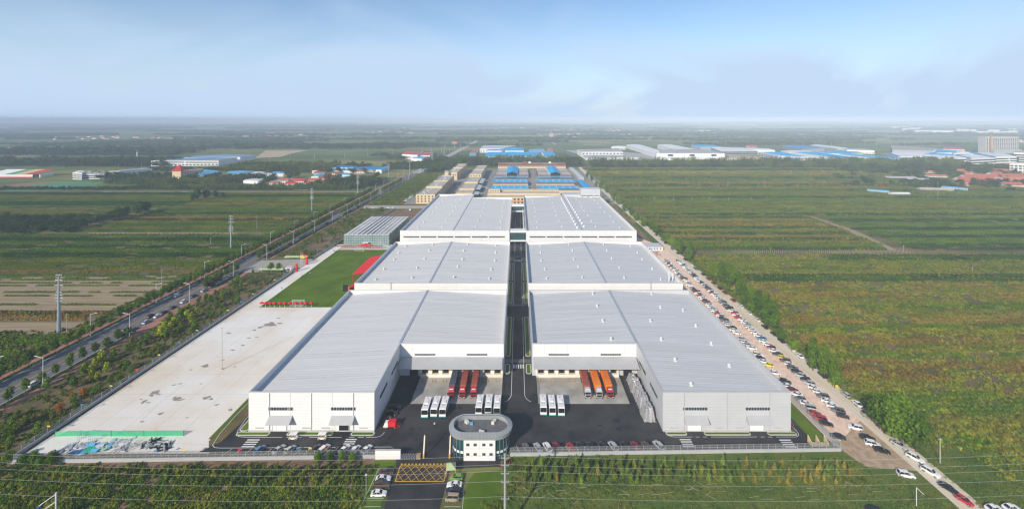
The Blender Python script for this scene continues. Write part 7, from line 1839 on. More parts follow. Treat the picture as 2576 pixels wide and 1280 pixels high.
# steel railings beside the dock aprons
def railing(lb, x, y0, y1, n):
    t = thing('railing', lb, 'railing', (x, y0, 0), 0)
    w = (y1 - y0) / n; pm = MB(); pm.box(-0.05, 0.05, -0.05, 0.05, 0.04, 1.2); pm = pm.mesh('post', M['black'])
    for k in range(n + 1): link('post', pm, t, (0, k * w, 0))
    for z in (0.6, 1.15): b = MB(); b.box(-0.04, 0.04, 0, y1 - y0, z, z + 0.07); b.build('rail', M['black'], t)
railing('black railing on the west edge of the western loading apron', -42.6, 172, 189.4, 14); railing('black railing on the east edge of the eastern loading apron', 44.2, 172, 189.4, 14)
railing('grey railing beside the service road at the western apron', -6.4, 172.5, 189, 10); railing('grey railing beside the service road at the eastern apron', 7.9, 172.5, 189, 10)
wm = MB(); wm.cyl((0, -0.7, 0.15), (0, 0.7, 0.15), 0.09, n=6); wm.box(-0.12, 0.12, -0.85, -0.6, 0, 0.2); wm.box(-0.12, 0.12, 0.6, 0.85, 0, 0.2); wm = wm.mesh('wheel_guide', M['ypaint'])
for side, C_ in (('western', WC), ('eastern', EC)):
    k = 0
    for c in C_:
        for s in (-1, 1):
            k += 1; tag(link('wheel_guide', wm, None, (c + s * 0.62, 186.6, 0.05)), 'yellow wheel guide rail on the %s apron, %s from the left' % (side, ordw(k)), 'guide rail', 'wheel guides')
# wooden pen at the fence corner
t = thing('pallet_pen', 'pen of pale wooden boards at the corner of the silver warehouse fence', 'pen', (100.6, 149.6, 0.04))
for k in range(12): b = MB(); b.box(k * 0.5, k * 0.5 + 0.36, 0, 0.06, 0, 1.5); b.build('board', M['cream'], t)
for k in range(3): b = MB(); b.hexa([(k * 2.8 - 0.1, 0.1, 0), (k * 2.8 + 0.1, 0.1, 0), (k * 2.8 + 0.1, 2.2, 0), (k * 2.8 - 0.1, 2.2, 0), (k * 2.8 - 0.1, 0.1, 1.4), (k * 2.8 + 0.1, 0.1, 1.4), (k * 2.8 + 0.1, 2.2, 2.4), (k * 2.8 - 0.1, 2.2, 2.4)]); b.build('side_board', M['cream'], t)
# site cabin
X, Y = gp(1655, 634)
t = thing('site_cabin', 'row of white site cabins with a turquoise door behind the car park', 'cabin', (110.5, 372, 0))
b = MB(); b.box(0, 13, 0, 6, 0, 2.9); b.build('wall', M['house_white'], t)
b = MB(); b.box(-0.2, 13.2, -0.2, 12, 2.903, 3.1); b.build('roof', M['silver'], t)
b = MB(); b.box(0, 13, 6.1, 11.9, 0, 2.88); b.build('rear_cabin', M['house_grey'], t)
for x, c in ((1.2, 'glass'), (2.8, 'bluef'), (5.2, 'glass'), (7.4, 'glass'), (10.2, 'glass')): b = MB(); b.box(x, x + 1.1, -0.07, -0.01, 0.4 if c == 'bluef' else 1.0, 2.2); b.build('door' if c == 'bluef' else 'window', M[c], t)
# bicycles and scooters
def bike_proto():
    t = thing('scooter', 'x', 'scooter', (0, 0, 0), 0, 'parked scooters')
    for x in (-0.6, 0.6): b = MB(); b.cyl((x, -0.06, 0.27), (x, 0.06, 0.27), 0.27, n=10); b.build('wheel', M['black'], t)
    b = MB(); b.hexa([(-0.7, -0.14, 0.35), (0.45, -0.14, 0.3), (0.45, 0.14, 0.3), (-0.7, 0.14, 0.35), (-0.75, -0.12, 0.8), (0.1, -0.1, 0.55), (0.1, 0.1, 0.55), (-0.75, 0.12, 0.8)]); b.build('body', PAINT['red'], t)
    b = MB(); b.cyl((0.6, 0, 0.3), (0.42, 0, 1.05), 0.04, n=5); b.cyl((0.42, -0.3, 1.05), (0.42, 0.3, 1.05), 0.03, n=5); b.build('handlebar', M['metal'], t)
    b = MB(); b.box(-0.65, 0.0, -0.15, 0.15, 0.82, 0.92); b.build('seat', M['black'], t)
    return t
sp = bike_proto(); k = 0
for n, x0, y0, dx, dy, where in ((7, -5.4, 141.0, 0.5, 0.35, 'the gatehouse corner'), (9, 99.6, 158.6, 0.15, 1.1, 'the side of the silver warehouse'), (2, 121.5, 149.2, 1.2, 0.2, 'the black sedan at the track corner'), (4, 131.5, 157.5, -0.1, 1.2, 'the track under the big round tree')):
    for q in range(n):
        lb = 'scooter parked at %s, %s of the row' % (where, ordw(q + 1)); x, y = x0 + dx * q, y0 + dy * q
        if k == 0: sp.location = (x, y, 0.05); sp['label'] = lb; sp.rotation_euler = (0, 0, 0.4)
        else: copy_thing(sp, (x, y, 0.05), 0.4 + 0.3 * q, lb)
        k += 1
# excavator on the bare plot
X, Y = gp(1044, 531)
t = thing('excavator', 'small white excavator on the bare plot', 'excavator', (X - 6, Y, 0.03))
for s in (-1, 1): b = MB(); b.box(-1.5, 1.5, s * 0.9 - 0.25, s * 0.9 + 0.25, 0, 0.7); b.build('track', M['black'], t)
b = MB(); b.box(-1.3, 1.0, -0.9, 0.9, 0.75, 1.6); b.box(-0.2, 1.0, -0.9, 0.1, 1.6, 2.7); b.build('body', PAINT['white'], t)
b = MB(); b.cyl((0.9, 0.3, 1.5), (-3.2, 0.3, 3.6), 0.2, n=6); b.cyl((-3.2, 0.3, 3.6), (-4.6, 0.3, 1.2), 0.16, n=6); b.box(-5.1, -4.3, -0.2, 0.8, 0.5, 1.2); b.build('boom', PAINT['beige'], t)

# ================================================================ poles, lamps and wires
def lamp_proto():
    t = thing('street_lamp', 'x', 'street lamp', (0, 0, 0), 0, 'highway street lamps')
    b = MB(); b.cyl((0, 0, 0), (0, 0, 11.4), 0.17, 0.09, n=8); b.cyl((0, 0, 0), (0, 0, 0.6), 0.26, n=8); b.build('pole', M['lamp_metal'], t)
    b = MB(); b.cyl((0, 0, 11.2), (3.0, 0, 11.9), 0.09, n=6); b.build('arm', M['lamp_metal'], t)
    b = MB(); b.hexa([(2.4, -0.2, 11.8), (3.6, -0.16, 12.0), (3.6, 0.16, 12.0), (2.4, 0.2, 11.8), (2.4, -0.15, 11.98), (3.6, -0.1, 12.12), (3.6, 0.1, 12.12), (2.4, 0.15, 11.98)]); b.build('lamp_head', M['lamp_metal'], t)
    return t
lp = lamp_proto()
for k in range(17):
    y = 184.5 + 41.1 * k
    lw = 'street lamp on the west side of the highway, %s from the near end' % ordw(k + 1); le = 'street lamp on the east side of the highway, %s from the near end' % ordw(k + 1)
    if k == 0: lp.location = (-220.6, y, 0); lp['label'] = lw
    else: copy_thing(lp, (-220.6, y, 0), 0, lw)
    copy_thing(lp, (-200.4, y, 0), math.pi, le)
def monopole(px, yb, yt, lb, arms=6):
    X, Y = gp(px, yb); h = CAM_H - (yt - VY) * Y / FPX
    t = thing('power_pylon', lb, 'pylon', (X, Y, 0), 0, 'steel power pylons')
    r0 = 0.028 * h
    b = MB(); b.cyl((0, 0, 0), (0, 0, h), r0, r0 * 0.38, n=10); b.build('shaft', M['bluegrey'], t)
    for k in range(arms):
        z = h * (0.995 - (0.045 * k if k < 3 else 0.30 + 0.05 * (k - 3))) if k not in (1, 2) else h * (0.995 - 0.09 * k)
        w = h * (0.050 + 0.012 * (k % 3))
        b = MB(); b.hexa([(-w, -0.15, z - 0.2), (w, -0.15, z - 0.2), (w, 0.15, z - 0.2), (-w, 0.15, z - 0.2), (-w, -0.1, z + 0.12), (w, -0.1, z + 0.12), (w, 0.1, z + 0.12), (-w, 0.1, z + 0.12)]); b.build('crossarm', M['metal'], t)
        for s in (-1, 1): b = MB(); b.cyl((s * w * 0.95, 0, z - 0.2), (s * w * 0.95, 0, z - 1.4), 0.12, n=5); b.build('insulator', M['metal'], t)
for k, (px, yb, yt) in enumerate(((148, 836, 690), (581, 627, 543), (784.5, 533, 474), (900, 488, 440), (977, 455, 411), (1031, 441, 394), (1062, 420, 379), (1085, 408, 374), (1119, 392, 364))):
    monopole(px, yb, yt, 'steel power pylon beside the highway, %s from the near end' % ordw(k + 1), 7 if k < 4 else 4)
tag(MB().cyl((0, 0, 0), (0, 0, 34), 0.55, 0.2, 8).cyl((0, 0, 34), (0, 0, 34.6), 0.7, 0.5, 8).build('high_mast', M['lamp_metal'], None, (*gp(1089, 420), 0)), 'tall white mast beside the far road junction', 'mast')
def pole(px, yb, yt, lb, r=0.16, group='concrete field poles', arm=True):
    X, Y = gp(px, yb); h = CAM_H - (yt - VY) * Y / FPX
    r = max(r, Y * 0.00030)
    t = thing('utility_pole', lb, 'utility pole', (X, Y, 0), 0, group)
    b = MB(); b.cyl((0, 0, 0), (0, 0, h), r, r * 0.7, n=7); b.build('shaft', M['pole_concrete'], t)
    if arm: b = MB(); b.box(-0.8, 0.8, -0.05, 0.05, h - 0.5, h - 0.38); b.build('crossarm', M['metal'], t)
def zq(x, y): return ((2200 + x / 3.2) / 1.4907, (450 + y / 3.2) / 1.4907)
for k, x in enumerate((345, 590, 815, 1040, 1263, 1470, 1700, 1975)): a, c = zq(x, 1010 if k == 0 else 976), zq(x, 920 if k == 0 else 926); pole(a[0], a[1], c[1], 'concrete pole in the near line across the eastern fields, %s from the track' % ordw(k + 1))
for k, (x, y0, y1) in enumerate(((295, 730, 775), (625, 762, 822), (745, 728, 782), (1100, 762, 810), (1205, 727, 776), (1585, 755, 808), (1695, 732, 806), (2060, 765, 812), (2142, 730, 812), (2530, 765, 812), (2298, 470, 555), (2428, 1040, 1075))): a, c = zq(x, y1), zq(x, y0); pole(a[0], a[1], c[1], 'concrete pole in the far line across the eastern fields, %s from the track' % ordw(k + 1))
for px, yb, yt, lb in ((2359.5, 500, 456, 'tall pale pole in the eastern fields before the red village'), (2365, 1164, 1100, 'leaning concrete pole beside the track at the bottom right'), (2273, 634, 617, 'pale pole at the field corner by the vines'), (2446, 684, 671, 'short pole in the eastern field beside a path'), (168, 833, 788, 'thin pole beside the near pylon'), (407, 720, 678, 'thin pole beyond the straw field'), (530, 616, 598, 'thin pole beside the second pylon'), (646, 578, 542, 'thin pole between the pylons'), (393, 752, 720, 'short pole at the edge of the straw field'), (2505, 470, 440, 'pale pole at the red village')):
    pole(px, yb, yt, lb, group='single field poles')
for k in range(16):
    px = 300 + k * 62 + rnd.uniform(-10, 10); y = 425 - k * 3.1
    pole(px, y, y - rnd.uniform(12, 18), 'thin distant pole in the line across the western fields', group='distant western poles', arm=False)
for k in range(22):
    px = 1750 + k * 38 + rnd.uniform(-9, 9); y = rnd.uniform(362, 368)
    pole(px, y, y - rnd.uniform(8, 13), 'thin distant pole in the line beyond the factories', group='distant eastern poles', arm=False)
for k, y in enumerate((1080, 1160, 1245, 1340, 1450, 1580, 1730, 1900, 2100)): pole(VX - 228 * FPX / y, VY + FPX * 112 / y, VY + FPX * 96 / y, 'pole along the far stretch of the highway, %s from the junction' % ordw(k + 1), group='far highway poles', arm=False)
# yard mast, small lamp posts
X, Y = gp(558.5, 929); b = MB(); b.cyl((0, 0, 0), (0, 0, 18.3), 0.16, 0.08, n=8); b.cyl((0, 0, 0), (0, 0, 0.5), 0.4, n=8); b.cyl((0, 0, 18.3), (0, 0, 18.5), 0.3, n=8)
tag(b.build('yard_mast', M['pole_concrete'], None, (X, Y, 0.03)), 'thin lighting mast standing on the concrete yard', 'mast')
X, Y = gp(2305.5, 1272); t = thing('bent_lamp_post', 'white lamp post with a bent arm on the grass at the bottom right', 'lamp post', (X, Y, 0))
b = MB(); b.cyl((0, 0, 0), (0, 0, 5.4), 0.12, 0.09, n=8); b.build('pole', M['lamp_metal'], t)
b = MB(); b.cyl((0, 0, 5.35), (2.1, 0, 3.4), 0.09, n=6); b.build('arm', M['lamp_metal'], t)
X, Y = gp(921, 1247); t = thing('thin_lamp_post', 'thin lamp post on the grass left of the gate bays', 'lamp post', (X, Y, 0)); b = MB(); b.cyl((0, 0, 0), (0, 0, 6.2), 0.09, n=6); b.build('pole', M['pole_concrete'], t); b = MB(); b.box(-0.25, 0.25, -0.2, 0.2, 6.2, 6.5); b.build('lamp_head', M['lamp_metal'], t)
# power line along the front
t = thing('line_tower', 'grey steel pole with insulators rising from the bottom edge beside the gatehouse', 'power pole', (-3.5, 118, 0))
b = MB(); b.cyl((0, 0, 0), (0, 0, 21.8), 0.42, 0.22, n=10); b.build('shaft', M['metal'], t)
ZW = [(20.6, 0.9), (18.6, -0.9), (16.4, 0.9), (14.1, -0.9), (9.6, 0.6)]
for z, o in ZW:
    b = MB(); b.box(-1.1, 1.1, -0.07, 0.07, z - 0.08, z + 0.05); b.build('crossarm', M['metal'], t)
    for s in (-1, 1): b = MB(); b.cyl((s * 0.95, 0, z + 0.05), (s * 0.95, 0, z + 0.5), 0.1, 0.06, n=6); b.build('insulator', M['bluegrey'], t)
wirem = mat('aluminium_wire', (0.50, 0.51, 0.50), rough=0.4, metal=0.2, var=0.03)
for k, (z, o) in enumerate(ZW):
    for side, xe in (('western', -160), ('eastern', 165)):
        b = MB(); x0 = -3.5; n = 14; pts = []
        for q in range(n + 1):
            f = q / n; pts.append((x0 + (xe - x0) * f, 118 + o * 0.3 + f * 2, z + 0.5 - 4 * 2.4 * f * (1 - f) * 0.9))
        for a, c in zip(pts[:-1], pts[1:]): b.cyl(a, c, 0.02, n=4, cap=False)
        tag(b.build('power_wire', wirem), 'power wire crossing the foreground, %s from the top on the %s side' % (ordw(k + 1), side), 'wire', 'power wires')
# road sign gantry at the bottom left
X, Y = gp(141, 1285); Y = 119.5; X = gX(141, Y)
t = thing('sign_gantry', 'white post with a blue direction sign at the bottom left corner', 'road sign', (X, Y, 0))
b = MB(); b.cyl((0, 0, 0), (0, 0, 10.0), 0.2, n=10); b.build('post', M['lamp_metal'], t)
for z in (9.6, 7.6): b = MB(); b.cyl((0, 0, z), (-3.0, -1.6, z - 1.9), 0.1, n=6); b.build('arm', M['lamp_metal'], t)
b = MB(); b.hexa([(-6.4, -3.5, 4.0), (-2.6, -1.5, 4.0), (-2.62, -1.4, 4.0), (-6.42, -3.4, 4.0), (-6.4, -3.5, 6.6), (-2.6, -1.5, 7.6), (-2.62, -1.4, 7.6), (-6.42, -3.4, 6.6)]); b.build('sign_panel', mat('road_sign_blue', (0.01, 0.06, 0.33), rough=0.5, var=0.05), t)
# traffic gantries at the far junction
for px, py, w, lb in ((1055, 436, 16, 'white traffic gantry with a blue sign at the far junction'), (1083, 428, 14, 'white traffic gantry beyond the far junction')):
    X, Y = gp(px, py); t = thing('traffic_gantry', lb, 'gantry', (X, Y, 0))
    b = MB(); b.cyl((0, 0, 0), (0, 0, 8), 0.35, n=6); b.cyl((0, 0, 8), (w, 0, 8), 0.3, n=6); b.build('frame', M['lamp_metal'], t)
    b = MB(); b.box(2, 7, -0.1, 0.1, 5.5, 8.2); b.build('sign_panel', M['bluef'], t)
# ================================================================ trees that can be told apart
def crown_blobs(seed, r, z0, z1, n, squash=1.0):
    rr_ = random.Random(seed); bl = []
    for k in range(n):
        f = (k + 0.5) / n; z = z0 + (z1 - z0) * f
        prof = math.sin(math.pi * (0.18 + 0.72 * f)) ** 0.8
        a = rr_.uniform(0, 6.28); d = r * 0.5 * prof * rr_.uniform(0.2, 1.0)
        q = r * rr_.uniform(0.42, 0.62) * (0.55 + 0.45 * prof)
        bl.append((d * math.cos(a), d * math.sin(a), z, q, q * squash))
    return bl
def trunk_mesh(h, r, limbs, spread, seed=0):
    rr_ = random.Random(seed); b = MB(); b.cyl((0, 0, 0), (0, 0, h), r, r * 0.6, n=7)
    for k in range(limbs):
        a = rr_.uniform(0, 6.28); b.cyl((0, 0, h * rr_.uniform(0.6, 0.98)), (spread * math.cos(a), spread * math.sin(a), h * rr_.uniform(1.3, 1.8)), r * 0.45, r * 0.15, n=5, cap=False)
    return b.mesh('trunk', M['trunk'])
def tree_kind(key, n, crown, trunk, leaf, size, seeds):
    return [(leaf_mesh('crown', leaf, n, sh_crown(crown(s)), size, s), trunk(s)) for s in seeds]
K = {
    'street': tree_kind('street', 560, lambda s: crown_blobs(s, 2.7, 2.6, 6.6, 11), lambda s: trunk_mesh(2.6, 0.13, 4, 1.2, s), M['lf_street'], 0.34, (1, 2, 3, 4)),
    'round': tree_kind('round', 1500, lambda s: crown_blobs(s, 4.2, 2.6, 8.2, 16), lambda s: trunk_mesh(2.8, 0.25, 5, 2.2, s), M['lf_mid'], 0.36, (5, 6, 7)),
    'willow': tree_kind('willow', 1300, lambda s: crown_blobs(s, 4.0, 2.0, 7.0, 15), lambda s: trunk_mesh(2.4, 0.25, 5, 2.0, s), M['lf_willow'], 0.36, (8, 9)),
    'poplar': tree_kind('poplar', 1300, lambda s: crown_blobs(s, 3.0, 2.4, 12.5, 18, 1.35), lambda s: trunk_mesh(4.5, 0.22, 5, 1.4, s), M['lf_mid'], 0.34, (10, 11, 12)),
    'dark': tree_kind('dark', 1100, lambda s: crown_blobs(s, 5.2, 4.0, 11.0, 14), lambda s: trunk_mesh(4.4, 0.3, 5, 2.6, s), M['lf_dark'], 0.55, (13, 14)),
    'small': tree_kind('small', 420, lambda s: crown_blobs(s, 1.9, 1.2, 4.4, 8), lambda s: trunk_mesh(1.6, 0.08, 3, 0.8, s), M['lf_mid'], 0.26, (15, 16, 17)),
    'olive': tree_kind('olive', 420, lambda s: crown_blobs(s, 1.8, 0.9, 3.6, 8), lambda s: trunk_mesh(1.2, 0.07, 3, 0.8, s), M['lf_olive'], 0.26, (18, 19)),
    'red': tree_kind('red', 420, lambda s: crown_blobs(s, 2.0, 1.2, 4.2, 8), lambda s: trunk_mesh(1.6, 0.08, 3, 0.8, s), M['lf_red'], 0.24, (22,)),
}
K['yellow'] = [(leaf_mesh('crown', M['lf_mid'], 620, sh_crown(crown_blobs(s, 2.5, 1.4, 5.4, 10)), 0.28, s, 0.25, (M['lf_yellow'], 0.45)), trunk_mesh(1.8, 0.1, 4, 1.1, s)) for s in (20, 21)]
def cone_shape(h, r, z0=0.2):
    def f(rg):
        u = rg.uniform(0, 1) ** 0.7; z = z0 + (h - z0) * (1 - u); rad = r * u * rg.uniform(0.55, 1.0) * (0.75 + 0.25 * math.sin(z * 7)); a = rg.uniform(0, 6.283)
        return (rad * math.cos(a), rad * math.sin(a), z), (math.cos(a), math.sin(a), -0.1)
    return f
K['cedar'] = [(leaf_mesh('crown', M['lf_conifer'], 330, cone_shape(3.4, 1.25), 0.26, s), trunk_mesh(0.6, 0.06, 0, 0, s)) for s in (30, 31, 32)]
K['withered'] = [(leaf_mesh('crown', M['lf_brown'], 240, cone_shape(3.0, 1.0), 0.24, s), trunk_mesh(0.6, 0.05, 0, 0, s)) for s in (33, 34)]
K['vine'] = [(leaf_mesh('crown', M['lf_vine'], 300, sh_crown(crown_blobs(s, 0.95, 0.4, 3.0, 7)), 0.24, s), trunk_mesh(0.7, 0.06, 0, 0, s)) for s in (35, 36, 37)]
def tree(kind, x, y, label, group, s=1.0, v=None, name='tree', cat='tree'):
    cm, tm = K[kind][rnd.randrange(len(K[kind])) if v is None else v]
    t = thing(name, label, cat, (x, y, 0), rnd.uniform(0, 6.28), group)
    t.scale = (s * rnd.uniform(0.92, 1.08), s * rnd.uniform(0.92, 1.08), s * rnd.uniform(0.9, 1.1))
    link('trunk', tm, t); link('crown', cm, t)
    return t
# street trees
FARST = []
y, k = 152.0, 0
while y < 660:
    k += 1
    if y > 430: FARST.append((-221.3, y))
    elif not (318 < y < 322): tree('street', -221.3 + rnd.uniform(-0.2, 0.2), y, 'street tree along the west sidewalk, %s from the near end' % ordw(k), 'street trees west', rnd.uniform(0.9, 1.12))
    y += 5.7 if y < 420 else 6.4
y, k = 155, 0
while y < 226:
    k += 1; tree('street', -201.2, y, 'street tree on the east verge of the highway, %s from the near end' % ordw(k), 'street trees east', rnd.uniform(0.72, 0.95)); y += 5.9
k = 0
for a, c in ((288, 320), (348, 478), (507, 640), (666, 780)):
    y = a
    while y < c:
        k += 1
        if y > 430: FARST.append((-206.0, y))
        else: tree('street', -206.0 + rnd.uniform(-0.2, 0.2), y, 'street tree in the highway median, %s from the near end' % ordw(k), 'street trees median', rnd.uniform(0.95, 1.15))
        y += 5.2 if y < 480 else 6.2
# trees along the dusty track
def near_track(kind, px, py, lb, s=1.0): X, Y = gp(px, py); tree(kind, X, Y, lb, 'trees along the dusty track', s)
tl = [('round', 2268, 1118, 1.35), ('round', 2225, 1085, 1.15), ('round', 2305, 1135, 1.0), ('poplar', 2045, 932, 0.85), ('poplar', 2072, 950, 0.85), ('poplar', 2100, 975, 0.8), ('willow', 2000, 885, 0.72), ('round', 1965, 855, 0.62), ('poplar', 1945, 832, 0.95), ('poplar', 1928, 818, 1.0), ('poplar', 1910, 800, 0.95), ('poplar', 1892, 790, 0.95), ('poplar', 1872, 772, 1.0), ('poplar', 1858, 748, 0.95),
      ('poplar', 1835, 728, 1.0), ('poplar', 1818, 715, 1.0), ('willow', 1800, 700, 1.05), ('willow', 1790, 690, 0.9), ('poplar', 1735, 656, 0.95), ('round', 1708, 637, 0.95), ('willow', 1690, 622, 1.0), ('willow', 1678, 612, 0.9), ('round', 1650, 588, 0.9), ('round', 1640, 578, 0.9), ('willow', 1618, 570, 1.05), ('willow', 1600, 556, 0.95), ('round', 1590, 545, 0.9), ('round', 1572, 532, 0.9), ('willow', 1556, 515, 1.1), ('round', 1545, 507, 0.9), ('willow', 1538, 494, 1.1), ('round', 1525, 486, 1.0), ('round', 1512, 476, 1.0), ('willow', 1500, 470, 1.0), ('round', 1488, 456, 1.0), ('round', 1478, 448, 1.0)]
for k, (kd, px, py, s) in enumerate(tl):
    nm = {'round': 'bushy round green tree', 'poplar': 'upright poplar', 'willow': 'pale green willow'}[kd]
    near_track(kd, px, py, '%s beside the dusty track, %s from the bottom right' % (nm, ordw(k + 1)), s * 1.25)
# lone dark trees in the western fields
for k, (px, py, s) in enumerate(((300, 556, 1.25), (316, 551, 1.15), (352, 541, 1.3), (368, 537, 1.2), (342, 540, 1.0), (497, 505, 1.35), (520, 502, 1.25), (486, 507, 1.0), (542, 500, 0.9), (560, 500, 0.8))):
    X, Y = gp(px, py); tree('dark', X, Y, 'dark lone tree in the western fields, %s of the clumps' % ordw(k + 1), 'dark field trees', s)
# strip beside the highway: flowering and autumn trees
yl = [(415, 818), (440, 808), (452, 800), (470, 793), (482, 800), (495, 786), (428, 826), (405, 835), (255, 905), (240, 915), (268, 925), (228, 930), (282, 895), (246, 945), (215, 930)]
for k, (px, py) in enumerate(yl): X, Y = gp(px, py + 12); tree('yellow', X, Y, 'yellow blossoming tree in the highway strip, %s of the cluster' % ordw(k + 1), 'yellow blossoming trees', rnd.uniform(0.75, 1.1))
for k, (px, py) in enumerate(((212, 1000), (180, 1012), (150, 1038))): X, Y = gp(px, py); tree('red', X, Y, 'red leaved tree near the yard fence, %s from the top' % ordw(k + 1), 'red leaved trees', 0.9)
rs = random.Random(9); FARSC = []
for k in range(130):
    y = rs.uniform(146, 316) if k < 95 else rs.uniform(354, 540); x = rs.uniform(-194.5, -168.8)
    if k >= 95: x = rs.uniform(-194, -164.5)
    FARSC.append((x, y))
# nursery trees before the front fence
rs = random.Random(4); k = 0
for row, (y, n, x0, x1) in enumerate(((140.6, 32, 3.5, 107), (137.6, 32, 1, 106), (134.8, 28, 0, 100))):
    for q in range(n):
        x = x0 + (x1 - x0) * (q + rs.uniform(0.2, 0.8)) / n; k += 1
        kd = rs.choice(('cedar', 'cedar', 'cedar', 'withered', 'vine') if q < n * 0.7 else ('cedar', 'withered', 'withered'))
        tree(kd, x, y + rs.uniform(-0.8, 0.8), {'cedar': 'grey green young cedar', 'withered': 'withered brown young cedar', 'vine': 'young tree smothered in vines'}[kd] + ', east of the gatehouse, %s row, %s from the gate' % (ordw(row + 1), ordw(q + 1)), 'nursery trees before the eastern fence', rs.uniform(0.75, 1.12), None, 'young_cedar' if kd != 'vine' else 'young_tree')
for row, (y, n, x0, x1) in enumerate(((138.6, 26, -140, -52), (136.2, 24, -142, -51), (133.8, 14, -100, -50))):
    for q in range(n):
        x = x0 + (x1 - x0) * (q + rs.uniform(0.2, 0.8)) / n
        tree('vine', x, y + rs.uniform(-0.8, 0.8), 'vine covered young tree below the western fence, %s row, %s from the corner' % (ordw(row + 1), ordw(q + 1)), 'vine covered trees before the western fence', rs.uniform(0.65, 1.0), None, 'vine_covered_tree')
for k, x in enumerate((-54, -57.5, -61, -65)): tree('round', x, 142.3, 'dense dark bush beside the white name wall, %s from it' % ordw(k + 1), 'bushes beside the name wall', 0.42, 0)
for k, (px, py) in enumerate(((85, 1168), (60, 1175), (105, 1178), (130, 1172), (20, 1165))): X, Y = gp(px, py); tree('round', X, Y, 'dense bush at the front corner of the yard fence, %s of the clump' % ordw(k + 1), 'bushes at the fence corner', 0.5)
X, Y = gp(690, 680); tree('round', X - 1, 320.6, 'round tree beside the near lime tents', 'plaza trees', 0.7); tree('round', X + 5, 320.4, 'round tree beside the gate hut', 'plaza trees', 0.65)
X, Y = gp(1700 / 1.4907, 0.1 + 480); 

# ================================================================ uncountable growth
T = {}
T['weeds'] = template('weeds', [leaf_mesh('weeds', M['over'], 300, sh_patch(7, 5, 1.5, 13, s), 0.30, s) for s in (1, 2, 3, 4)])
T['rows2'] = template('field_rows', [leaf_mesh('field_rows', M['over2'], 300, sh_patch(12, 7, 2.1, 15, s), 0.50, s) for s in (4, 5, 6)])
for kd in ('dark', 'green', 'olive', 'brown', 'yellow', 'purple'):
    T[kd] = template('row_' + kd, [leaf_mesh('row_' + kd, M['cr_' + kd], 260, sh_row(10, 1.9, 1.5), 0.34, s) for s in (7, 8)])
T['scrub'] = template('scrub', [leaf_mesh('scrub', M['verge_mix'], 260, sh_patch(5, 4, 1.2, 9, s), 0.26, s) for s in (10, 11, 12)])
T['grass'] = template('tall_grass', [leaf_mesh('tall_grass', M['roughgrass'], 200, sh_patch(5, 4, 0.45, 22, s), 0.22, s) for s in (13, 14)])
T['bankv'] = template('bank_vines', [leaf_mesh('bank_vines', M['lf_vine'] if s < 17 else M['lf_mid'], 260, sh_patch(4, 3, 1.2, 8, s), 0.26, s) for s in (15, 16, 17)])
T['belt'] = template('belt_trees', [leaf_mesh('belt_trees', M['lf_far'], 420, sh_crown([(random.Random(s * 9 + q).uniform(-8, 8), random.Random(s * 5 + q).uniform(-4, 4), random.Random(s + q * 3).uniform(4, 9.5), 3.2, 3.6) for q in range(11)]), 0.95, s) for s in (20, 21, 22)])
T['pop'] = template('belt_poplars', [leaf_mesh('belt_poplars', M['lf_far2'], 420, sh_crown([(-7.5 + 1.25 * q + random.Random(s + q).uniform(-0.6, 0.6), random.Random(s * 7 + q).uniform(-3, 3), random.Random(s * 3 + q).uniform(5.0, 9.0), 1.5, 4.6) for q in range(13)]), 0.75, s) for s in (23, 24, 25)])
T['hedge'] = template('low_hedge', [leaf_mesh('low_hedge', M['lf_dark'], 160, sh_row(8, 1.6, 0.7, 0.1), 0.22, s) for s in (26, 27)])
rg = np.random.default_rng(5)
PT = {}
def put(key, x, y, rot=None, s=1.0, sz=None, z=0.0):
    PT.setdefault(key, []).append((x, y, z, rg.uniform(0, 6.283) if rot is None else rot, s, s if sz is None else sz))
def inside(x, y, m=1.04): return abs(x) < (1.185 if x < 0 else 1.16) * y * m + 6
def cover(key, x0, x1, y0, y1, dx, dy, s=1.0, rot=None, jit=0.4, dens=1.0, cond=None):
    y = y0 + dy / 2
    while y < y1:
        x = x0 + dx / 2
        while x < x1:
            xx, yy = x + rg.uniform(-jit, jit) * dx, y + rg.uniform(-jit, jit) * dy
            if inside(xx, yy) and (dens >= 1 or rg.uniform() < dens) and (cond is None or cond(xx, yy)):
                put(key, xx, yy, rot, s * rg.uniform(0.85, 1.15), s * rg.uniform(0.7, 1.3))
            x += dx
        y += dy
def rows(key, x0, x1, y0, y1, gap, s=1.0, dens=1.0, cond=None):
    y = y0 + gap / 2
    while y < y1:
        x = x0 + rg.uniform(0, 9 * s)
        while x < x1:
            if inside(x, y) and (dens >= 1 or rg.uniform() < dens) and (cond is None or cond(x, y)): put(key, x, y + rg.uniform(-0.15, 0.15), rg.choice((0.0, math.pi)) + rg.uniform(-0.02, 0.02), s, s * rg.uniform(0.8, 1.2))
            x += 9.2 * s
        y += gap
# --- fields laid out in bands along the rows
def banded(x0, x1, y0, y1, pal, s=1.0, gap=3.0, wmin=5, wmax=12, path=2.6, seed=1, cond=None, dens=0.97):
    r2 = random.Random(seed); y = y0; last = None
    while y < y1:
        w = r2.uniform(wmin, wmax); kd = r2.choice([p for p in pal if p != last] or pal); last = kd
        xa = x0 + r2.uniform(-15, 15) if x0 < -300 else x0
        rows(kd, xa, x1, y, min(y + w, y1), gap, s * r2.uniform(0.85, 1.2), dens * r2.uniform(0.8, 1.0), cond)
        y += w + (path if r2.random() < 0.7 else 0.5)
track = lambda x, y: abs(x - (337 - (501 - y) * 0.11)) > 5 if 365 < y < 505 else True
E1 = ['green', 'olive', 'green', 'olive', 'brown', 'green', 'brown', 'olive']; E2 = ['green', 'dark', 'olive', 'green', 'brown', 'dark']
cover('weeds', 140, 480, 150, 361, 5.0, 3.6, 1.0, None, 0.45, 0.6)
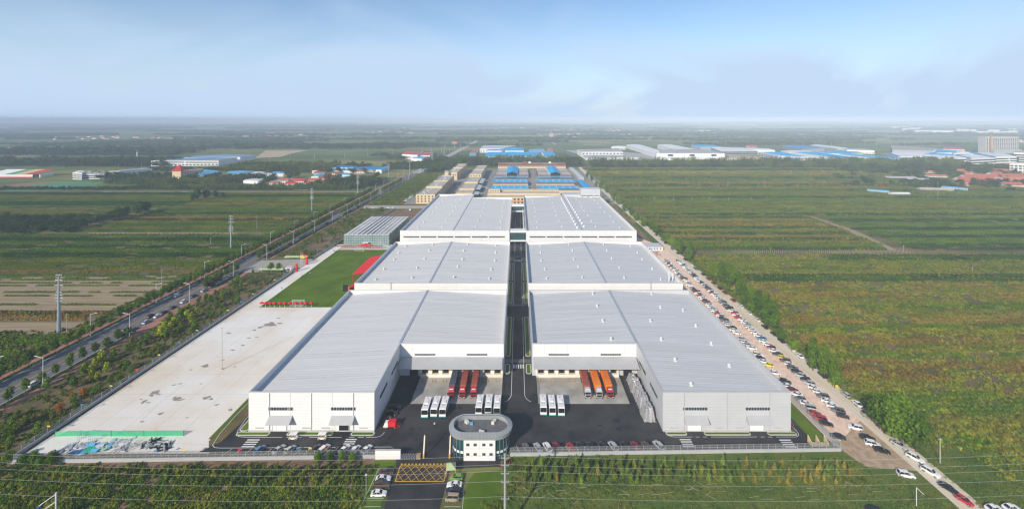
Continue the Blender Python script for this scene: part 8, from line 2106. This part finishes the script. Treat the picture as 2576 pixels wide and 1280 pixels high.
for a, c, kd, dn in ((156, 165, 'olive', 0.5), (165, 172, 'green', 0.6), (172, 180, 'green', 0.85), (180, 187, 'olive', 0.6), (187, 196, 'brown', 0.8), (196, 203, 'brown', 0.55), (203, 209, 'green', 0.7), (209, 216, 'olive', 0.6), (216, 226, 'brown', 0.7), (226, 233, 'yellow', 0.4), (233, 239, 'green', 0.75), (239, 248, 'brown', 0.75), (248, 255, 'olive', 0.7), (255, 262, 'green', 0.8), (262, 272, 'olive', 0.6), (272, 281, 'brown', 0.7), (281, 288, 'olive', 0.7), (288, 296, 'brown', 0.5)):
    rows(kd, 142, 480, a, c, 2.4, 1.0, dn, lambda x, y: math.sin(x * 0.045 + y * 0.11) + 0.6 * math.sin(x * 0.021 - y * 0.07) > -0.75)
rows('dark', 150, 420, 300, 314, 2.8, 1.15); banded(150, 480, 316, 345, ['green', 'olive', 'green'], 1.0, 3.2, 5, 9, 1.5, 8, None, 0.8); rows('dark', 250, 480, 345, 360, 2.8, 1.1)
cover('rows2', 141, 330, 372, 505, 9, 5.5, 0.9, 0.0, 0.35, 0.6, cond=track)
banded(143, 327, 372, 505, E2, 1.0, 3.2, 5, 12, 2.5, 5, track); banded(342, 640, 372, 500, ['dark', 'green', 'dark'], 1.05, 3.2, 9, 20, 2.5, 6, track)
banded(150, 830, 505, 720, E2 + ['olive'], 1.25, 4.0, 7, 20, 4, 7); cover('rows2', 142, 830, 505, 700, 12, 8, 1.1, 0.0, 0.35, 0.5)
banded(155, 1200, 720, 1010, E2 + ['green', 'yellow'], 1.8, 6.0, 14, 34, 6, 9); cover('rows2', 150, 1000, 700, 1020, 16, 12, 1.6, 0.0, 0.35, 0.6)
# scrubby edge of the track
cover('scrub', 134.8, 143, 165, 480, 3.6, 3.4, 0.95, None, 0.45, 0.9); cover('grass', 134.6, 205, 118, 175, 4.2, 3.4, 1.0, None, 0.45); cover('weeds', 150, 205, 138, 165, 5, 3.8, 0.9)
cover('scrub', 118, 124.5, 430, 640, 4.2, 4, 0.8, None, 0.45, 0.5)
# --- western fields
W0 = -1100
cover('rows2', W0, -230, 150, 228, 8, 5, 0.8, 0.0, 0.4, 0.95)                        # weeds in the near corner
rows('green', W0, -232, 197, 226, 2.6, 1.0, 0.8)
rows('brown', W0, -240, 242, 254, 2.4, 0.9, 0.85); rows('dark', W0, -250, 249, 253, 2.4, 0.9, 0.7)
for y in (262, 275, 281, 292, 297): rows('green', W0, -238, y, y + 2.4, 2.5, 0.75, 0.75)
rows('green', W0, -236, 302, 316, 3.4, 0.85, 0.85); rows('brown', W0, -236, 317, 322, 2.4, 0.8, 0.8)
WP = ['green', 'dark', 'green', 'olive', 'dark', 'green', 'brown']
banded(W0, -234, 323, 352, ['green', 'olive'], 1.0, 3.1, 6, 10, 2, 11); banded(W0, -234, 352, 424, ['dark', 'green', 'dark'], 1.15, 3.0, 8, 14, 2.6, 12)
banded(W0, -232, 432, 500, WP, 1.15, 3.0, 6, 13, 3, 13, lambda x, y: x > -440 or y < 440); banded(-440, -232, 500, 660, WP, 1.3, 3.4, 8, 18, 4, 14)
rows('purple', -640, -400, 498, 505, 2.6, 1.2); rows('purple', -640, -420, 484, 489, 2.6, 1.1)
cover('belt', -640, -440, 425, 480, 11, 9, 0.75, None, 0.45)
banded(W0, -440, 510, 665, ['olive', 'olive', 'green', 'dark', 'olive'], 1.1, 4.0, 12, 34, 3, 15)
# shrubs left of the west sidewalk
cover('scrub', -236, -226.5, 150, 660, 4, 4, 1.3, None, 0.45, 0.85)
for x in (-221.3, -201.2): 
    y = 150
    while y < 700:
        if x < -210 or y < 226 or 294 < y < 318 or y > 352: put('hedge', x, y, R(90), 1.0)
        y += 7.6
# strip between highway and fence
cover('scrub', -196, -167.4, 146, 317, 3.9, 3.4, 0.9, None, 0.45, 0.62); cover('scrub', -196, -163.5, 353, 542, 4.2, 3.8, 1.1, None, 0.45, 0.66, cond=lambda x, y: not (-185 < x < -166 and 372 < y < 425))
cover('scrub', -150, -90, 575, 960, 7, 6, 1.6, None, 0.45, 0.0)
cover('scrub', -197, -157, 570, 900, 6, 6, 1.7, None, 0.45, 0.75)
# front bank
cover('bankv', -172, -47, 117, 139.3, 2.6, 2.1, 1.0, None, 0.45, 0.95); cover('scrub', -200, -166, 118, 146, 3.8, 3.2, 1.1, None, 0.45, 0.9)
cover('grass', -4, 126, 118, 133, 4, 3.2, 1.0, None, 0.45); cover('bankv', -3, 112, 132.5, 142, 4, 3, 0.6, None, 0.45, 0.7); cover('grass', -3, 112, 132, 145, 4, 3, 1.0, None, 0.45, 0.8); cover('grass', -70, -46, 118, 132, 4, 3.2, 1.0, None, 0.45, 0.8)
cover('scrub', -13, 2, 120, 134, 4, 3, 0.8, None, 0.45, 0.4)
# --- tree belts and woods
def belt(key, x0, x1, y0, y1, s=1.0, dens=1.0, dx=12, dy=9, tall=1.0):
    n0 = len(PT.get(key, [])); cover(key, x0, x1, y0, y1, dx * s, dy * s, s, 0.0 if key == 'pop' else None, 0.3, dens)
    PT[key] = PT.get(key, [])[:n0] + [(*q[:5], q[5] * tall) for q in PT.get(key, [])[n0:]]
belt('pop', 165, 560, 1000, 1030, 1.05, tall=1.6); belt('pop', 560, 1010, 980, 1025, 1.05, tall=1.6); belt('belt', 170, 1000, 990, 1006, 0.7, 0.8); belt('belt', 700, 1250, 880, 1000, 1.0, 0.35)
belt('belt', -150, 150, 1030, 1075, 1.05, tall=1.3); belt('pop', -160, 150, 1075, 1120, 1.15, tall=1.3); belt('belt', -230, -150, 960, 1150, 1.0, 0.6)
belt('belt', -190, -140, 900, 1000, 0.9, 0.7)
belt('pop', -560, -270, 684, 702, 0.9, tall=0.85); belt('pop', -620, -560, 690, 706, 0.8, tall=0.9); belt('belt', -900, -620, 686, 692, 0.42, 0.9); belt('pop', -700, -480, 738, 770, 0.9, 0.8); belt('belt', -600, -440, 775, 800, 1.0, 0.6); belt('belt', -820, -560, 800, 850, 0.8, 0.4)
belt('pop', -610, -400, 905, 985, 1.15, tall=1.2); belt('belt', -820, -610, 930, 960, 0.6, 0.5); belt('belt', -470, -330, 960, 1010, 1.0, 0.5); belt('belt', -330, -236, 700, 780, 0.9, 0.5); belt('belt', -420, -300, 890, 920, 0.8, 0.5); belt('belt', -300, -226, 960, 1030, 1.0, 0.7)
for x, y in ((-345, 795), (-330, 800), (-300, 792), (-275, 780), (-268, 830), (-420, 830), (-440, 840), (-430, 815), (-455, 860)): put('belt', x, y, None, 0.9, 1.1)
# the red village: trees between the roofs
for _ in range(48):
    px, py = rg.uniform(2270, 2590), rg.uniform(430, 484); x, y = gp(px, py); put('belt', x, y, None, rg.uniform(0.4, 0.62))
for _ in range(60):
    px, py = rg.uniform(2100, 2420), rg.uniform(425, 470); x, y = gp(px, py); put('belt', x, y, None, rg.uniform(0.5, 0.95))
cover('belt', 640, 900, 700, 760, 14, 11, 0.8, None, 0.4, 0.5)
# far belts, thinning to the horizon
rb = random.Random(31)
for _ in range(320):
    y = 1150 * math.exp(rb.uniform(0, 2.1)); x = rb.uniform(-1.25, 1.2) * y; L = rb.uniform(120, 700) * (y / 1800) ** 0.6
    if -240 < x < 180 and y < 1800: continue
    if 150 < x + L and x < 1800 and 1100 < y < 1750: continue
    if -980 < x < -400 and 1020 < y < 1260: continue
    if x < -450 and x + L > -1000 and 1200 < y < 1580: continue
    s = 1.1 * (y / 1300) ** 0.55; n = int(L / (13 * s))
    for q in range(n):
        for r_ in range(rb.choice((1, 1, 2, 3))):
            xx = x + q * 13 * s + rb.uniform(-3, 3); put('belt' if rb.random() < 0.75 else 'pop', xx, y + r_ * 9 * s + rb.uniform(-4, 4) + 0.02 * (xx - x), rb.choice((0, 3.14)), s, s * rb.uniform(0.55, 0.85))
belt('belt', -1500, -820, 1010, 1120, 1.3, 0.8, 15, 14); belt('belt', -1700, -1060, 1320, 1500, 1.6, 0.7, 15, 15); belt('belt', -1060, -420, 1600, 1720, 1.4, 0.75, 15, 15)
for i, (x, y) in enumerate(FARST): put('street', x, y, None, 1.15)
for x, y in FARSC: put('shrubtree', x, y, None, rb.uniform(0.6, 1.15))
T['street'] = template('far_street_trees', [K['street'][i][0] for i in range(4)]); T['shrubtree'] = template('scrub_trees', [k_[0] for k_ in K['small'] + K['olive']])
for nm, label, cat, tk in (('street', 'far rows of street trees along the highway', 'street trees', 'street'), ('shrubtree', 'small trees scattered through the scrub between highway and fence', 'scrub', 'shrubtree'), ('weeds', 'overgrown nursery field of mixed green and brown weeds', 'weeds', 'weeds'), ('rows2', 'bushy crop covering the fields', 'crop', 'rows2'), ('dark', 'dark green crop rows', 'crop', 'dark'), ('green', 'green crop rows across fields', 'crop', 'green'), ('olive', 'olive green crop rows', 'crop', 'olive'), ('brown', 'withered brown rows of crop', 'crop', 'brown'), ('yellow', 'yellow green crop rows', 'crop', 'yellow'), ('purple', 'purple leaved nursery rows', 'crop', 'purple'), ('scrub', 'scrubby undergrowth along roads and fences', 'undergrowth', 'scrub'), ('grass', 'rough tall grass before fences', 'grass', 'grass'), ('bankv', 'creeping vines covering the front bank', 'vines', 'bankv'), ('belt', 'woods and tree belts reading as one mass', 'woods', 'belt'), ('pop', 'poplar belts reading as one mass', 'woods', 'pop'), ('hedge', 'clipped low hedge along the sidewalks', 'hedge', 'hedge')):
    P_ = np.array(PT[nm]); 
    scatter({'weeds': 'weeds', 'rows2': 'field_crop', 'scrub': 'undergrowth', 'grass': 'grass', 'bankv': 'creeping_vines', 'belt': 'woods', 'pop': 'poplar_woods', 'hedge': 'low_hedge', 'street': 'far_street_trees', 'shrubtree': 'scrub_trees'}.get(nm, nm + '_crop_rows'), P_[:, :3], T[tk], label, cat, np.stack([P_[:, 4], P_[:, 4], P_[:, 5]], 1), P_[:, 3])
# straw ground of the western plots
sheet('field_straw', [(W0, 228), (-231, 228), (-231, 241), (W0, 241)], 0.012, M['straw'], 'straw coloured stubble plot', 'field')
sheet('field_straw', [(W0, 256), (-233, 256), (-233, 312), (W0, 312)], 0.012, M['straw'], 'straw coloured stubble plot', 'field')
sheet('field_pale_strip', [gp(205, 592), gp(596, 590), gp(596, 585), gp(225, 585)], 0.012, M['straw'], 'pale fallow strip between crops', 'field')
sheet('field_soil', [(140, 150), (520, 150), (520, 700), (142, 700)], 0.006, M['weedsoil'])
sheet('field_soil_west', [(W0, 160), (-226, 160), (-226, 680), (W0, 680)], 0.006, mat('field_soil_w', (0.09, 0.085, 0.035), rough=1, col2=(0.19, 0.145, 0.08), scale=0.04, stretch=(0.2, 1, 1), fine=0.2, bscale=2, detail=6))
# vine trellis posts
pm = MB(); pm.box(-0.06, 0.06, -0.06, 0.06, 0, 1.9); pm = pm.mesh('trellis_post', M['pole_concrete']); k = 0
for r_ in range(3):
    for q in range(46):
        k += 1; x = 180 + q * 3.3; tag(link('trellis_post', pm, None, (x, 363.5 + r_ * 2.6, 0)), 'pale trellis post in the thin vine strip across the eastern field', 'post', 'trellis posts')
# bamboo canes lying in the front grass
cm = MB(); cm.cyl((-1.6, 0, 0.5), (1.6, 0, 0.62), 0.022, n=4); cm = cm.mesh('bamboo_cane', mat('dry_bamboo', (0.55, 0.50, 0.38), var=0.1))
rs = random.Random(12)
for k in range(40): tag(link('bamboo_cane', cm, None, (rs.uniform(2, 108), rs.uniform(127.5, 134.5), 0), rs.choice((0, 0, 0.6, -0.7, 0.1))), 'dry bamboo cane lying in the grass before the eastern fence', 'cane', 'bamboo canes in the grass')

# ================================================================ haze
hz = MB(); hz.box(-45000, 45000, -1500, 45000, -1.0, 128)
hm_ = bpy.data.materials.new('haze_air'); hm_.use_nodes = True
hn, hl = hm_.node_tree.nodes, hm_.node_tree.links
hn.remove(hn['Principled BSDF'])
pv = hn.new('ShaderNodeVolumePrincipled'); pv.inputs['Color'].default_value = (0.70, 0.84, 1.0, 1); pv.inputs['Density'].default_value = 2.0e-4; pv.inputs['Anisotropy'].default_value = -0.28
hl.new(pv.outputs['Volume'], hn['Material Output'].inputs['Volume'])
o = hz.build('haze', hm_); o['kind'] = 'stuff'; o['label'] = 'pale blue haze lying over the plain'; o['category'] = 'haze'

# fine repeated members too small to pick apart singly
for o in COL.objects:
    if o.name.split('.')[0] in ('purlins', 'conductor_rail', 'mullions', 'front_mullions', 'side_mullions', 'container_ribs', 'parapet_seams', 'plant_room_posts', 'gable_posts', 'legs', 'posts', 'spandrel_panel', 'roof_lettering', 'parapet_handrail', 'wheel_axle', 'side_windows', 'rear_frame', 'cat_ladder', 'door_frame'): o['kind'] = 'stuff'
